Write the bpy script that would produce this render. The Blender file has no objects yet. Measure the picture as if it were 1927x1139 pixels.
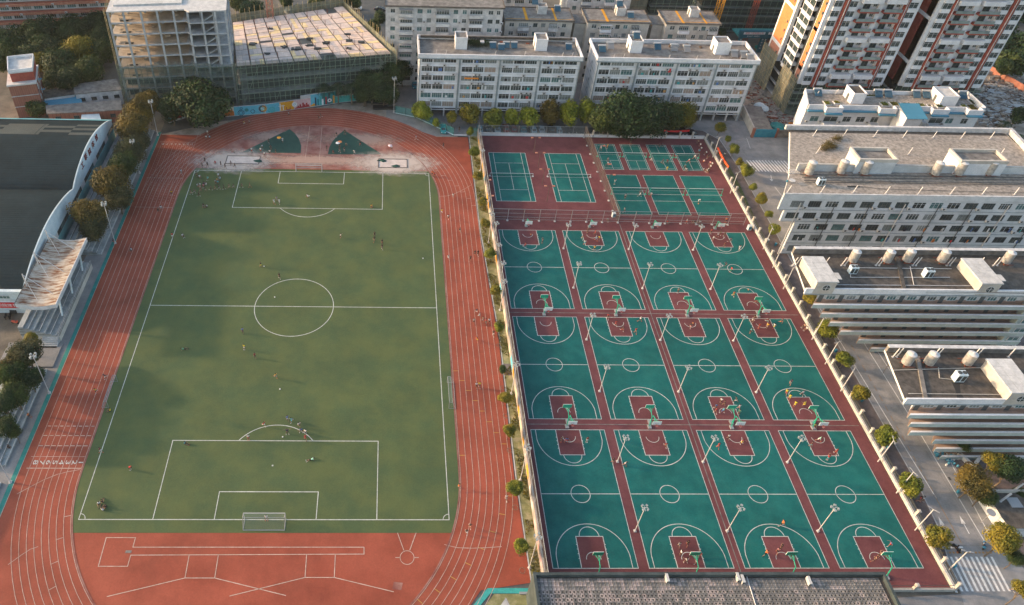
import bpy, math, random
from mathutils import Vector, Matrix
R=math.radians; random.seed(7)
S=bpy.context.scene; COL=S.collection
# ------------------------------------------------------------------ camera
CAMP=dict(f=1441.838,pitch=0.6993,yaw=0.0393,roll=0.0380,o=(-29.9088,-152.688,131.3004),px=768.4032,py=415.3924)
def _axes():
    pi,ya,ro=CAMP['pitch'],CAMP['yaw'],CAMP['roll']; c,s=math.cos,math.sin
    fw=Vector((s(ya)*c(pi),c(ya)*c(pi),-s(pi))); r=Vector((c(ya),-s(ya),0)); u=r.cross(fw)
    return fw,c(ro)*r+s(ro)*u,-s(ro)*r+c(ro)*u
FW,RT,UP=_axes(); EYE=Vector(CAMP['o'])
def at(px,py,z=0.0):
    "the place on the level z that a pixel of the 1927x1139 photograph shows"
    d=FW+(px-CAMP['px'])/CAMP['f']*RT-(py-CAMP['py'])/CAMP['f']*UP
    t=(z-EYE.z)/d.z; q=EYE+d*t
    return q.x,q.y
cd=bpy.data.cameras.new('camera'); cam=bpy.data.objects.new('camera',cd); COL.objects.link(cam)
cam.matrix_world=Matrix.Translation(EYE)@Matrix((RT,UP,-FW)).transposed().to_4x4()
cd.sensor_width=36; cd.lens=CAMP['f']/1927*36
cd.shift_x=(963.5-CAMP['px'])/1927; cd.shift_y=-(569.5-CAMP['py'])/1927
cd.clip_start=1; cd.clip_end=4000; S.camera=cam
# ------------------------------------------------------------------ light
SUN_EL=R(15.5); SUN_AZ=R(281)      # compass heading of the sun, clockwise from +Y
w=bpy.data.worlds.new('World'); S.world=w; w.use_nodes=True
nt=w.node_tree; bg=nt.nodes['Background']; sky=nt.nodes.new('ShaderNodeTexSky')
sky.sky_type='NISHITA'; sky.sun_disc=False; sky.sun_elevation=SUN_EL; sky.sun_rotation=SUN_AZ; sky.dust_density=3; sky.air_density=1.2
nt.links.new(sky.outputs[0],bg.inputs[0]); bg.inputs[1].default_value=0.15
sl=bpy.data.lights.new('sun','SUN'); sl.energy=2.15; sl.angle=R(2.0); sl.color=(1,.66,.40)
so=bpy.data.objects.new('sun',sl); COL.objects.link(so)
sd=Vector((math.sin(SUN_AZ)*math.cos(SUN_EL),math.cos(SUN_AZ)*math.cos(SUN_EL),math.sin(SUN_EL)))
so.rotation_euler=sd.to_track_quat('Z','Y').to_euler()
S.view_settings.view_transform='Standard'; S.view_settings.look='None'; S.view_settings.exposure=1.40; S.view_settings.gamma=1
S.view_settings.use_curve_mapping=False
S.render.engine='CYCLES'; S.cycles.max_bounces=6; S.cycles.transparent_max_bounces=16
# ------------------------------------------------------------------ materials
MATS={}
def mat(name,c,rough=.8,n=0,scale=1,c2=None,metal=0,alpha=None,kind='noise',obj=False,spec=.3,bump=0,detail=4,emit=0,c3=None,rot=0,wear=.15,rnd=False):
    if name in MATS: return MATS[name]
    m=bpy.data.materials.new(name); m.use_nodes=True; t=m.node_tree; N=t.nodes; Lk=t.links
    b=N['Principled BSDF']; b.inputs['Roughness'].default_value=rough; b.inputs['Metallic'].default_value=metal
    b.inputs['Specular IOR Level'].default_value=spec
    c=tuple(c)+(1,)
    b.inputs['Base Color'].default_value=c
    if c2 is not None:
        tc=N.new('ShaderNodeTexCoord'); mp=N.new('ShaderNodeMapping'); Lk.new(tc.outputs['Object'],mp.inputs[0])
        mp.inputs['Scale'].default_value=(scale,scale,scale) if not isinstance(scale,tuple) else scale
        mp.inputs['Rotation'].default_value=(0,0,rot)
        if kind=='noise':
            x=N.new('ShaderNodeTexNoise'); x.inputs['Scale'].default_value=1; x.inputs['Detail'].default_value=detail; x.inputs['Roughness'].default_value=.62; out=x.outputs['Fac']
        elif kind=='voronoi':
            x=N.new('ShaderNodeTexVoronoi'); x.inputs['Scale'].default_value=1; out=x.outputs['Distance']
        elif kind=='brick':
            x=N.new('ShaderNodeTexBrick'); x.inputs['Scale'].default_value=1; x.inputs['Color1'].default_value=(1,1,1,1); x.inputs['Color2'].default_value=(.55,.55,.55,1); x.inputs['Mortar'].default_value=(0,0,0,1)
            x.inputs['Mortar Size'].default_value=.03; out=x.outputs['Color']
        elif kind=='wave':
            x=N.new('ShaderNodeTexWave'); x.inputs['Scale'].default_value=1; x.inputs['Distortion'].default_value=1; out=x.outputs['Fac']
        Lk.new(mp.outputs[0],x.inputs['Vector'])
        r=N.new('ShaderNodeValToRGB'); e=r.color_ramp.elements
        lo,hi=(.38,.62) if n==0 else (.5-n/2,.5+n/2)
        if kind in('brick','voronoi'): lo,hi=(.05,.9)
        e[0].position=lo; e[1].position=hi; e[0].color=c; e[1].color=tuple(c2)+(1,)
        if c3: 
            q=e.new((lo+hi)/2); q.color=tuple(c3)+(1,)
        Lk.new(out,r.inputs[0]); col=r.outputs[0]
        # second, broad and fine weathering on top
        n2=N.new('ShaderNodeTexNoise'); n2.inputs['Scale'].default_value=.12; n2.inputs['Detail'].default_value=8; n2.inputs['Roughness'].default_value=.7
        Lk.new(tc.outputs['Object'],n2.inputs['Vector'])
        hs=N.new('ShaderNodeHueSaturation'); mr=N.new('ShaderNodeMapRange'); mr.inputs['From Min'].default_value=.3; mr.inputs['From Max'].default_value=.7
        mr.inputs['To Min'].default_value=1-wear; mr.inputs['To Max'].default_value=1+wear; Lk.new(n2.outputs['Fac'],mr.inputs[0]); Lk.new(mr.outputs[0],hs.inputs['Value']); Lk.new(col,hs.inputs['Color'])
        n3=N.new('ShaderNodeTexNoise'); n3.inputs['Scale'].default_value=3.1; n3.inputs['Detail'].default_value=6; n3.inputs['Roughness'].default_value=.75
        Lk.new(tc.outputs['Object'],n3.inputs['Vector']); m3=N.new('ShaderNodeMapRange'); m3.inputs['From Min'].default_value=.3; m3.inputs['From Max'].default_value=.7; m3.inputs['To Min'].default_value=.86; m3.inputs['To Max'].default_value=1.13
        Lk.new(n3.outputs['Fac'],m3.inputs[0]); h3=N.new('ShaderNodeHueSaturation'); Lk.new(m3.outputs[0],h3.inputs['Value']); Lk.new(hs.outputs[0],h3.inputs['Color'])
        fin=h3.outputs[0]
        if rnd:
            oi=N.new('ShaderNodeObjectInfo'); m4=N.new('ShaderNodeMapRange'); m4.inputs['To Min'].default_value=.91; m4.inputs['To Max'].default_value=1.09; h4=N.new('ShaderNodeHueSaturation'); Lk.new(oi.outputs['Random'],m4.inputs[0]); Lk.new(m4.outputs[0],h4.inputs['Value']); Lk.new(fin,h4.inputs['Color']); fin=h4.outputs[0]
            ad=N.new('ShaderNodeVectorMath'); Lk.new(tc.outputs['Object'],ad.inputs[0]); sc_=N.new('ShaderNodeVectorMath'); sc_.operation='SCALE'; sc_.inputs[3].default_value=40; cb=N.new('ShaderNodeCombineXYZ'); Lk.new(oi.outputs['Random'],cb.inputs[0]); Lk.new(oi.outputs['Random'],cb.inputs[1]); Lk.new(cb.outputs[0],sc_.inputs[0]); Lk.new(sc_.outputs[0],ad.inputs[1]); Lk.new(ad.outputs[0],n2.inputs['Vector'])
        Lk.new(fin,b.inputs['Base Color'])
        if bump:
            bp=N.new('ShaderNodeBump'); bp.inputs['Strength'].default_value=bump; bp.inputs['Distance'].default_value=.05
            Lk.new(out,bp.inputs['Height']); Lk.new(bp.outputs[0],b.inputs['Normal'])
    if obj:   # colour of the single object
        oi=N.new('ShaderNodeObjectInfo'); mx=N.new('ShaderNodeMixRGB'); mx.blend_type='MULTIPLY'; mx.inputs[0].default_value=1
        nn=N.new('ShaderNodeTexNoise'); nn.inputs['Scale'].default_value=3; r=N.new('ShaderNodeMapRange'); r.inputs['To Min'].default_value=.8; r.inputs['To Max'].default_value=1.1
        Lk.new(nn.outputs['Fac'],r.inputs[0]); Lk.new(oi.outputs['Color'],mx.inputs[1]); Lk.new(r.outputs[0],mx.inputs[2]); Lk.new(mx.outputs[0],b.inputs['Base Color'])
    if alpha is not None:
        tr=N.new('ShaderNodeBsdfTransparent'); mx=N.new('ShaderNodeMixShader'); mx.inputs[0].default_value=alpha
        o=N['Material Output']; Lk.new(tr.outputs[0],mx.inputs[1]); Lk.new(b.outputs[0],mx.inputs[2]); Lk.new(mx.outputs[0],o.inputs[0])
    MATS[name]=m; return m
def leafmat(name,dark,light,tint=None):
    m=bpy.data.materials.new(name); m.use_nodes=True; t=m.node_tree; N=t.nodes; Lk=t.links; b=N['Principled BSDF']
    tc=N.new('ShaderNodeTexCoord'); n=N.new('ShaderNodeTexNoise'); n.inputs['Scale'].default_value=1.1; n.inputs['Detail'].default_value=3
    oi=N.new('ShaderNodeObjectInfo'); ad=N.new('ShaderNodeVectorMath'); Lk.new(tc.outputs['Object'],ad.inputs[0]); Lk.new(oi.outputs['Random'],ad.inputs[1]); Lk.new(ad.outputs[0],n.inputs['Vector'])
    r=N.new('ShaderNodeValToRGB'); e=r.color_ramp.elements; e[0].position=.35; e[1].position=.68; e[0].color=dark+(1,); e[1].color=light+(1,)
    Lk.new(n.outputs['Fac'],r.inputs[0])
    ge=N.new('ShaderNodeNewGeometry'); mr=N.new('ShaderNodeMapRange'); mr.inputs['To Min'].default_value=.7; mr.inputs['To Max'].default_value=1.35
    Lk.new(ge.outputs['Random Per Island'],mr.inputs[0]); hs=N.new('ShaderNodeHueSaturation'); Lk.new(mr.outputs[0],hs.inputs['Value']); Lk.new(r.outputs[0],hs.inputs['Color'])
    Lk.new(hs.outputs[0],b.inputs['Base Color']); b.inputs['Roughness'].default_value=.6; b.inputs['Specular IOR Level'].default_value=.25
    tl=N.new('ShaderNodeBsdfTranslucent'); Lk.new(hs.outputs[0],tl.inputs[0]); mx=N.new('ShaderNodeMixShader'); mx.inputs[0].default_value=.25
    Lk.new(b.outputs[0],mx.inputs[1]); Lk.new(tl.outputs[0],mx.inputs[2]); Lk.new(mx.outputs[0],N['Material Output'].inputs[0])
    MATS[name]=m; return m
def dusty(name,c,rx,ry):
    "a thin spill of sand that thins out towards its rim"
    m=bpy.data.materials.new(name); m.use_nodes=True; t=m.node_tree; N=t.nodes; Lk=t.links; b=N['Principled BSDF']; b.inputs['Base Color'].default_value=(*c,1); b.inputs['Roughness'].default_value=.95
    tc=N.new('ShaderNodeTexCoord'); mp=N.new('ShaderNodeMapping'); mp.inputs['Scale'].default_value=(1/rx,1/ry,1); Lk.new(tc.outputs['Object'],mp.inputs[0]); ln=N.new('ShaderNodeVectorMath'); ln.operation='LENGTH'; Lk.new(mp.outputs[0],ln.inputs[0])
    n=N.new('ShaderNodeTexNoise'); n.inputs['Scale'].default_value=.5; n.inputs['Detail'].default_value=10; n.inputs['Roughness'].default_value=.7; Lk.new(tc.outputs['Object'],n.inputs['Vector'])
    a=N.new('ShaderNodeMath'); a.operation='MULTIPLY_ADD'; a.inputs[1].default_value=1.1; Lk.new(n.outputs['Fac'],a.inputs[0]); Lk.new(ln.outputs['Value'],a.inputs[2])
    mr=N.new('ShaderNodeMapRange'); mr.inputs['From Min'].default_value=.95; mr.inputs['From Max'].default_value=1.5; mr.inputs['To Min'].default_value=.82; mr.inputs['To Max'].default_value=0; Lk.new(a.outputs[0],mr.inputs[0])
    tr=N.new('ShaderNodeBsdfTransparent'); mx=N.new('ShaderNodeMixShader'); Lk.new(mr.outputs[0],mx.inputs[0]); Lk.new(tr.outputs[0],mx.inputs[1]); Lk.new(b.outputs[0],mx.inputs[2]); Lk.new(mx.outputs[0],N['Material Output'].inputs[0]); MATS[name]=m
def M(k): return MATS[k]
mat('earth',(.10,.09,.075),c2=(.17,.15,.12),scale=.15)
mat('asphalt',(.060,.068,.072),c2=(.095,.10,.10),scale=.4,detail=8)
mat('road_concrete',(.20,.205,.21),c2=(.28,.275,.275),scale=.35,detail=8)
mat('yard_concrete',(.17,.175,.18),c2=(.24,.235,.23),scale=.3,detail=8)
mat('brown_paving',(.105,.085,.085),c2=(.17,.138,.13),scale=.5,detail=8)
mat('turf',(.055,.088,.036),c2=(.080,.104,.036),scale=.16,detail=12,wear=.12)
mat('turf_dark',(.016,.06,.05),c2=(.022,.075,.06),scale=.5,detail=8)
mat('track_red',(.235,.052,.029),c2=(.295,.071,.041),scale=.14,detail=10,wear=.2)
mat('track_worn',(.20,.065,.052),c2=(.32,.17,.14),scale=.3,detail=10)
mat('court_red',(.120,.042,.046),c2=(.145,.052,.055),scale=.3,detail=8,spec=.12,wear=.22,rnd=True)
mat('court_green',(.007,.098,.094),c2=(.013,.118,.108),scale=.35,detail=8,spec=.12,wear=.2,rnd=True)
mat('track_green',(.01,.15,.12),c2=(.02,.19,.15),scale=.5)
mat('line_white',(.42,.44,.41),c2=(.58,.59,.55),scale=1.5)
mat('line_track',(.38,.27,.22),c2=(.52,.40,.34),scale=1.0)
mat('line_yellow',(.5,.30,.06),c2=(.42,.26,.08),scale=1)
mat('line_road',(.58,.58,.57),c2=(.72,.72,.70),scale=1.2)
mat('road_orange',(.36,.20,.07),c2=(.30,.2,.1),scale=1)
mat('sand',(.50,.42,.38),c2=(.62,.54,.49),scale=.6,detail=8)
mat('dirt',(.20,.17,.14),c2=(.33,.29,.25),scale=.35,detail=10)
mat('planting',(.16,.16,.07),c2=(.30,.27,.16),c3=(.20,.20,.09),scale=.55,detail=8)
mat('grass',(.05,.075,.025),c2=(.12,.13,.05),scale=.7,detail=8)
mat('white_wall',(.60,.61,.63),c2=(.70,.70,.71),scale=.5,detail=8)
mat('white_grimy',(.40,.40,.40),c2=(.62,.61,.60),scale=.6,detail=8,n=.3)
mat('cream_wall',(.40,.37,.33),c2=(.50,.47,.42),scale=.4)
mat('grey_wall',(.47,.49,.50),c2=(.57,.58,.59),scale=.4,detail=8)
mat('green_grey_wall',(.34,.40,.38),c2=(.44,.50,.47),scale=.4,detail=8)
mat('grey_trim',(.22,.26,.27),c2=(.30,.34,.35),scale=.5)
mat('roof_grey',(.10,.094,.086),c2=(.26,.24,.22),scale=.7,detail=10,n=.4)
mat('roof_pale',(.17,.152,.13),c2=(.42,.37,.32),scale=1.1,detail=10,n=.35)
mat('roof_dark',(.045,.040,.035),c2=(.12,.105,.09),scale=.9,detail=10,n=.35)
mat('roof_tile_a',(.13,.128,.122),c2=(.22,.21,.20),scale=1.5,detail=8)
mat('roof_tile_b',(.28,.24,.225),c2=(.42,.36,.335),scale=1.5,detail=8)
mat('roof_tile_c',(.17,.165,.155),c2=(.29,.27,.25),scale=1.5,detail=8)
mat('white_slab',(.44,.44,.43),c2=(.56,.55,.53),scale=.8)
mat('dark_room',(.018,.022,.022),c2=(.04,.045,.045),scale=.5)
mat('corridor',(.32,.22,.17),c2=(.40,.29,.23),scale=.5)
mat('glass_dark',(.025,.04,.042),rough=.25,c2=(.06,.08,.08),scale=.8,spec=.5)
mat('glass_teal',(.04,.11,.115),rough=.25,c2=(.10,.19,.19),scale=.7,spec=.5)
mat('curtain',(.10,.12,.12),rough=.5,c2=(.27,.29,.28),kind='wave',scale=(5,1,1))
mat('curtain_warm',(.26,.2,.16),rough=.6,c2=(.38,.30,.25),kind='wave',scale=(4,1,1))
mat('frame_white',(.55,.57,.58)); mat('frame_dark',(.10,.11,.11)); mat('metal_white',(.50,.49,.48),rough=.4)
mat('metal_grey',(.30,.31,.32),rough=.5,metal=.3); mat('metal_dark',(.055,.06,.06),rough=.5)
mat('steel',(.34,.33,.31),rough=.45,metal=.35,c2=(.50,.48,.45),scale=1.2)
mat('rust',(.20,.06,.035)); mat('rust_streak',(.17,.07,.035),c2=(.46,.43,.38),scale=(.30,1.7,1),n=.22,detail=10,c3=(.36,.30,.24))
mat('brick_red',(.22,.09,.065),c2=(.30,.13,.09),kind='brick',scale=(1.6,1.6,3.2),bump=.3)
mat('tower_orange',(.58,.17,.06),c2=(.64,.21,.08),scale=1); mat('tower_red',(.26,.055,.04),c2=(.34,.08,.055),scale=1)
mat('brick_orange',(.33,.13,.085),c2=(.44,.20,.14),scale=1.2)
mat('blue_roof',(.05,.20,.30),c2=(.08,.26,.36),kind='wave',scale=(3,3,3)); mat('blue_sheet',(.02,.18,.27),c2=(.04,.22,.3),scale=1)
mat('bamboo',(.30,.25,.13),c2=(.42,.36,.22),scale=2); mat('bamboo_green',(.16,.22,.17),c2=(.24,.29,.22),scale=2)
mat('net_green',(.050,.095,.085),c2=(.10,.145,.125),scale=.25,alpha=.46,n=.4); mat('net_pale',(.14,.16,.125),c2=(.26,.25,.18),scale=(1,1,.4),alpha=.8)
mat('mesh_fence',(.16,.18,.18),alpha=.20); mat('mesh_fence_dark',(.10,.10,.10),alpha=.22); mat('mesh_green',(.04,.30,.28),alpha=.42); mat('net_white',(.4,.45,.43),alpha=.12); mat('net_sport',(.03,.20,.17),alpha=.35)
mat('raw_concrete',(.32,.33,.34),c2=(.47,.48,.48),scale=.6,detail=8); mat('raw_floor',(.32,.26,.20),c2=(.55,.47,.38),scale=.35,detail=10,n=.4)
mat('form_a',(.58,.46,.40),c2=(.68,.55,.47),scale=.6); mat('form_b',(.68,.51,.27),c2=(.75,.60,.35),scale=.6); mat('form_c',(.46,.39,.36),c2=(.56,.48,.44),scale=.6)  # pinkish timber sheets, base colours raised to stand in for sunlight on the deck
mat('gym_roof',(.014,.028,.035),c2=(.028,.046,.054),kind='wave',scale=(0,2.2,0),spec=.08,wear=.25); mat('gym_roof_band',(.075,.088,.082),c2=(.10,.115,.105),kind='wave',scale=(0,2.2,0))
mat('gym_white',(.50,.60,.65),c2=(.60,.68,.71),scale=.6); mat('gym_teal',(.10,.32,.35),c2=(.16,.38,.41),scale=.3)
mat('banner_red',(.55,.03,.035)); mat('sign_red',(.20,.04,.035)); mat('orange_red',(.75,.10,.03)); mat('orange',(.75,.25,.03)); mat('gate_blue',(.015,.11,.15)); mat('sign_white',(.75,.75,.75))
mat('hoop_green',(.015,.33,.22),rough=.5); mat('board_white',(.75,.75,.73),rough=.4); mat('rim_red',(.6,.06,.04))
mat('bleacher',(.15,.17,.175),c2=(.25,.265,.265),scale=.5,detail=8); mat('bleacher_pale',(.24,.265,.27),c2=(.34,.36,.355),scale=.7,detail=8); mat('green_kerb',(.02,.17,.15),c2=(.03,.22,.19),scale=.6)
mat('rubble',(.20,.19,.175),c2=(.38,.34,.30),scale=1,detail=8); mat('solar_blue',(.05,.13,.19),rough=.3); mat('soil',(.09,.06,.04)); mat('tarp',(.03,.20,.19),c2=(.06,.28,.26),scale=1.5)
mat('bark',(.11,.085,.06),c2=(.2,.16,.12),scale=4); mat('tank_black',(.03,.03,.03))
mat('skin',(.26,.155,.11)); mat('faded_wall',(.26,.225,.20),c2=(.36,.31,.28),scale=.8); mat('fence_brown',(.11,.08,.065)); mat('parapet_dark',(.035,.05,.052),c2=(.06,.078,.08),scale=.6); mat('hair',(.015,.012,.012)); mat('cloth',(.5,.5,.5),obj=True,rough=.9); mat('car_paint',(.5,.5,.5),obj=True,rough=.25,spec=.5); mat('rubber',(.015,.015,.015)); mat('ball',(.5,.22,.08)); mat('ball_white',(.7,.7,.7))
mat('pale_glass',(.16,.21,.21),rough=.3,c2=(.24,.29,.28),scale=.6); mat('lamp_glass',(.6,.6,.62),rough=.2)
for k,c in dict(cyan=(.10,.42,.55),deep=(.01,.06,.10),cream=(.60,.56,.42),pink=(.60,.30,.28),crimson=(.36,.035,.04),amber=(.70,.32,.02),burnt=(.45,.12,.02),aqua=(.05,.38,.36),teal=(.01,.20,.22),snow=(.75,.75,.75),rose=(.62,.42,.42)).items(): mat('paint_'+k,tuple(v*.9 for v in c),c2=tuple(v*.75 for v in c),scale=2)
leafmat('leaf_round',(.085,.115,.014),(.22,.22,.025)); leafmat('leaf_yellow',(.10,.11,.014),(.26,.20,.022)); leafmat('leaf_dark',(.012,.036,.014),(.04,.075,.022))
leafmat('leaf_lime',(.13,.16,.016),(.32,.33,.03)); leafmat('leaf_mid',(.022,.05,.014),(.075,.10,.022)); leafmat('leaf_olive',(.03,.045,.022),(.10,.095,.035)); leafmat('leaf_gold',(.060,.056,.016),(.18,.125,.02)); leafmat('leaf_palm',(.015,.04,.02),(.045,.08,.035)); leafmat('leaf_deep',(.010,.034,.014),(.03,.062,.02))
# ------------------------------------------------------------------ mesh helpers
class MB:
    def __init__(s): s.v=[]; s.f=[]; s.m=[]
    def quad(s,a,b,c,d,mi=0):
        n=len(s.v); s.v+= [a,b,c,d]; s.f.append((n,n+1,n+2,n+3)); s.m.append(mi); return s
    def poly(s,pts,mi=0):
        n=len(s.v); s.v+=list(pts); s.f.append(tuple(range(n,n+len(pts)))); s.m.append(mi); return s
    def box(s,x0,y0,z0,x1,y1,z1,mi=0):
        n=len(s.v); s.v+=[(x0,y0,z0),(x1,y0,z0),(x1,y1,z0),(x0,y1,z0),(x0,y0,z1),(x1,y0,z1),(x1,y1,z1),(x0,y1,z1)]
        s.f+=[(n,n+3,n+2,n+1),(n+4,n+5,n+6,n+7),(n,n+1,n+5,n+4),(n+1,n+2,n+6,n+5),(n+2,n+3,n+7,n+6),(n+3,n,n+4,n+7)]; s.m+=[mi]*6; return s
    def prism(s,pts,z0,z1,mi=0,mt=None):
        k=len(pts); n=len(s.v); a=sum(pts[i][0]*pts[(i+1)%k][1]-pts[(i+1)%k][0]*pts[i][1] for i in range(k))
        if a<0: pts=pts[::-1]
        s.v+=[(p[0],p[1],z0) for p in pts]+[(p[0],p[1],z1) for p in pts]
        s.f.append(tuple(range(n+k-1,n-1,-1))); s.m.append(mi); s.f.append(tuple(range(n+k,n+2*k))); s.m.append(mi if mt is None else mt)
        for i in range(k):
            j=(i+1)%k; s.f.append((n+i,n+j,n+k+j,n+k+i)); s.m.append(mi)
        return s
    def hprism(s,prof,a0,a1,axis='x',mi=0):
        "profile of (u,z) swept along x (u=y) or along y (u=x)"
        k=len(prof); n=len(s.v)
        P=(lambda a,u,z:(a,u,z)) if axis=='x' else (lambda a,u,z:(u,a,z))
        s.v+=[P(a0,*q) for q in prof]+[P(a1,*q) for q in prof]
        s.f.append(tuple(range(n,n+k))); s.f.append(tuple(range(n+2*k-1,n+k-1,-1))); s.m+=[mi,mi]
        for i in range(k):
            j=(i+1)%k; s.f.append((n+i,n+k+i,n+k+j,n+j)); s.m.append(mi)
        return s
    def tube(s,a,b,r,r2=None,n=8,mi=0,cap=True):
        a=Vector(a); b=Vector(b); r2=r if r2 is None else r2; d=(b-a).normalized(); u=d.orthogonal().normalized(); w_=d.cross(u); k=len(s.v)
        for p,q in((a,r),(b,r2)):
            for i in range(n):
                t=2*math.pi*i/n; s.v.append(tuple(p+(u*math.cos(t)+w_*math.sin(t))*q))
        for i in range(n):
            j=(i+1)%n; s.f.append((k+i,k+j,k+n+j,k+n+i)); s.m.append(mi)
        if cap: s.f.append(tuple(range(k+n-1,k-1,-1))); s.f.append(tuple(range(k+n,k+2*n))); s.m+=[mi,mi]
        return s
    def ball(s,c,r,n=8,rings=5,mi=0,sz=1):
        k=len(s.v); 
        for i in range(rings+1):
            ph=math.pi*i/rings
            for j in range(n):
                t=2*math.pi*j/n; s.v.append((c[0]+r*math.sin(ph)*math.cos(t),c[1]+r*math.sin(ph)*math.sin(t),c[2]+r*math.cos(ph)*sz))
        for i in range(rings):
            for j in range(n):
                a=k+i*n+j; b=k+i*n+(j+1)%n; s.f.append((a,a+n,b+n,b)); s.m.append(mi)
        return s
    def mesh(s,name,mats):
        me=bpy.data.meshes.new(name); me.from_pydata(s.v,[],s.f)
        if not isinstance(mats,(list,tuple)): mats=[mats]
        for m in mats: me.materials.append(M(m))
        if len(mats)>1: me.polygons.foreach_set('material_index',s.m)
        me.update(); return me
    def build(s,name,mats,parent=None,loc=None,rz=0,**k): return ob(name,s.mesh(name,mats),parent,loc,rz,**k)
def ob(name,me,parent=None,loc=None,rz=0,label=None,cat=None,group=None,kind=None):
    o=bpy.data.objects.new(name,me); COL.objects.link(o)
    if parent: o.parent=parent
    if loc: o.location=loc if len(loc)==3 else (loc[0],loc[1],0)
    if rz: o.rotation_euler.z=rz
    if label: o['label']=label
    if cat: o['category']=cat
    if group: o['group']=group
    if kind: o['kind']=kind
    return o
def thing(name,label,cat,loc=(0,0,0),rz=0,group=None): return ob(name,None,None,loc if len(loc)==3 else (loc[0],loc[1],0),rz,label,cat,group)
def kids(o,_c={}):
    return [c for c in o.children]
def clone(o,loc,rz=None,label=None,sc=None,parent=None):
    c=o.copy(); COL.objects.link(c)
    if parent: c.parent=parent
    if loc is not None: c.location=loc if len(loc)==3 else (loc[0],loc[1],0)
    if rz is not None: c.rotation_euler.z=rz
    if sc: c.scale=(sc,sc,sc) if not isinstance(sc,tuple) else sc
    if label: c['label']=label
    for ch in kids(o): clone(ch,None,None,None,None,c)
    return c
def struct(name,mb,m,**k): return mb.build(name,m,kind='structure',**k)
def sheet(name,pts,z,m,parent=None,kind='structure'):
    mb=MB(); a=sum(pts[i][0]*pts[(i+1)%len(pts)][1]-pts[(i+1)%len(pts)][0]*pts[i][1] for i in range(len(pts)))
    if a<0: pts=pts[::-1]
    mb.poly([(x,y,z) for x,y in pts]); return mb.build(name,m,parent,kind=kind) if not parent else mb.build(name,m,parent)
def line(mb,pts,wd,z,closed=False,mi=0):
    P=[Vector((p[0],p[1])) for p in pts]; n=len(P)
    L=[];Rr=[]
    for i in range(n):
        if closed: a=P[i-1]; b=P[(i+1)%n]
        else: a=P[max(i-1,0)]; b=P[min(i+1,n-1)]
        d1=(P[i]-a); d2=(b-P[i])
        d1=d1.normalized() if d1.length>1e-6 else d2.normalized(); d2=d2.normalized() if d2.length>1e-6 else d1
        t=(d1+d2); t=t.normalized() if t.length>1e-6 else d1
        nn=Vector((-t.y,t.x)); k=1/max(.3,abs(nn.dot(Vector((-d1.y,d1.x)))))
        L.append(P[i]+nn*wd/2*k); Rr.append(P[i]-nn*wd/2*k)
    for i in range(n if closed else n-1):
        j=(i+1)%n; mb.quad((Rr[i].x,Rr[i].y,z),(Rr[j].x,Rr[j].y,z),(L[j].x,L[j].y,z),(L[i].x,L[i].y,z),mi)
def arc(cx,cy,r,a0,a1,n=32): return [(cx+r*math.cos(R(a0+(a1-a0)*i/n)),cy+r*math.sin(R(a0+(a1-a0)*i/n))) for i in range(n+1)]
def rect(x0,y0,x1,y1): return [(x0,y0),(x1,y0),(x1,y1),(x0,y1)]
def text_mesh(body,size,m,extrude=0.0):
    c=bpy.data.curves.new('lettering','FONT'); c.body=body; c.size=size; c.align_x='CENTER'; c.align_y='CENTER'; c.extrude=extrude; c.resolution_u=2
    o=bpy.data.objects.new('lettering',c); COL.objects.link(o); bpy.context.view_layer.update()
    me=bpy.data.meshes.new_from_object(o.evaluated_get(bpy.context.evaluated_depsgraph_get())); bpy.data.objects.remove(o)
    me.materials.clear(); me.materials.append(M(m)); return me
# ================================================================== THE GROUND
sheet('ground',rect(-700,-400,800,900),-.06,'earth')
sheet('asphalt_yard',rect(-98.4,-140,-2.2,70),-.045,'asphalt')
sheet('track_side_strip',rect(-104,-120,-98.6,44),-.03,'yard_concrete')
sheet('dormitory_yard',rect(-30,43.9,96,90),-.03,'yard_concrete')
sheet('track_end_ground',[(-98,42.5),(-80,50.5),(-68,53),(-57,57.2),(-44,62.3),(-28,62),(-20,54),(-8,44),(-8,20),(-98,20)],-.035,'dirt')
CX,CY0,CY1=-50.9,-71.7,12.7
def stadium(r,n=48,xl=0): return arc(CX,CY1,r,0,180,n)+arc(CX,CY0,r,180,360,n)
# red rubber: the loop plus the straight chutes and the two D areas
sheet('running_track',[(-4.2,-92.6),at(905,1111),at(878,1150),at(840,1200),(-62,-125),(-98.4,-100),(-98.4,42.3),(-84.2,42.3)]+arc(CX,CY1,46.2,140,46,30)+[(-14.4,43.4),(-6.4,43.4),(-4.9,43.4),(-5.2,0),(-4.0,-38),(-4.6,-72)],.0,'track_red')
mb=MB(); mb.poly([(x,y,.008) for x,y in [(CX+dx,dy) for dx,dy in [(a-CX,b) for a,b in arc(CX,CY1,35.6,21.5,158.5,40)]]]); struct('worn_track_end',mb,'track_worn')
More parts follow.
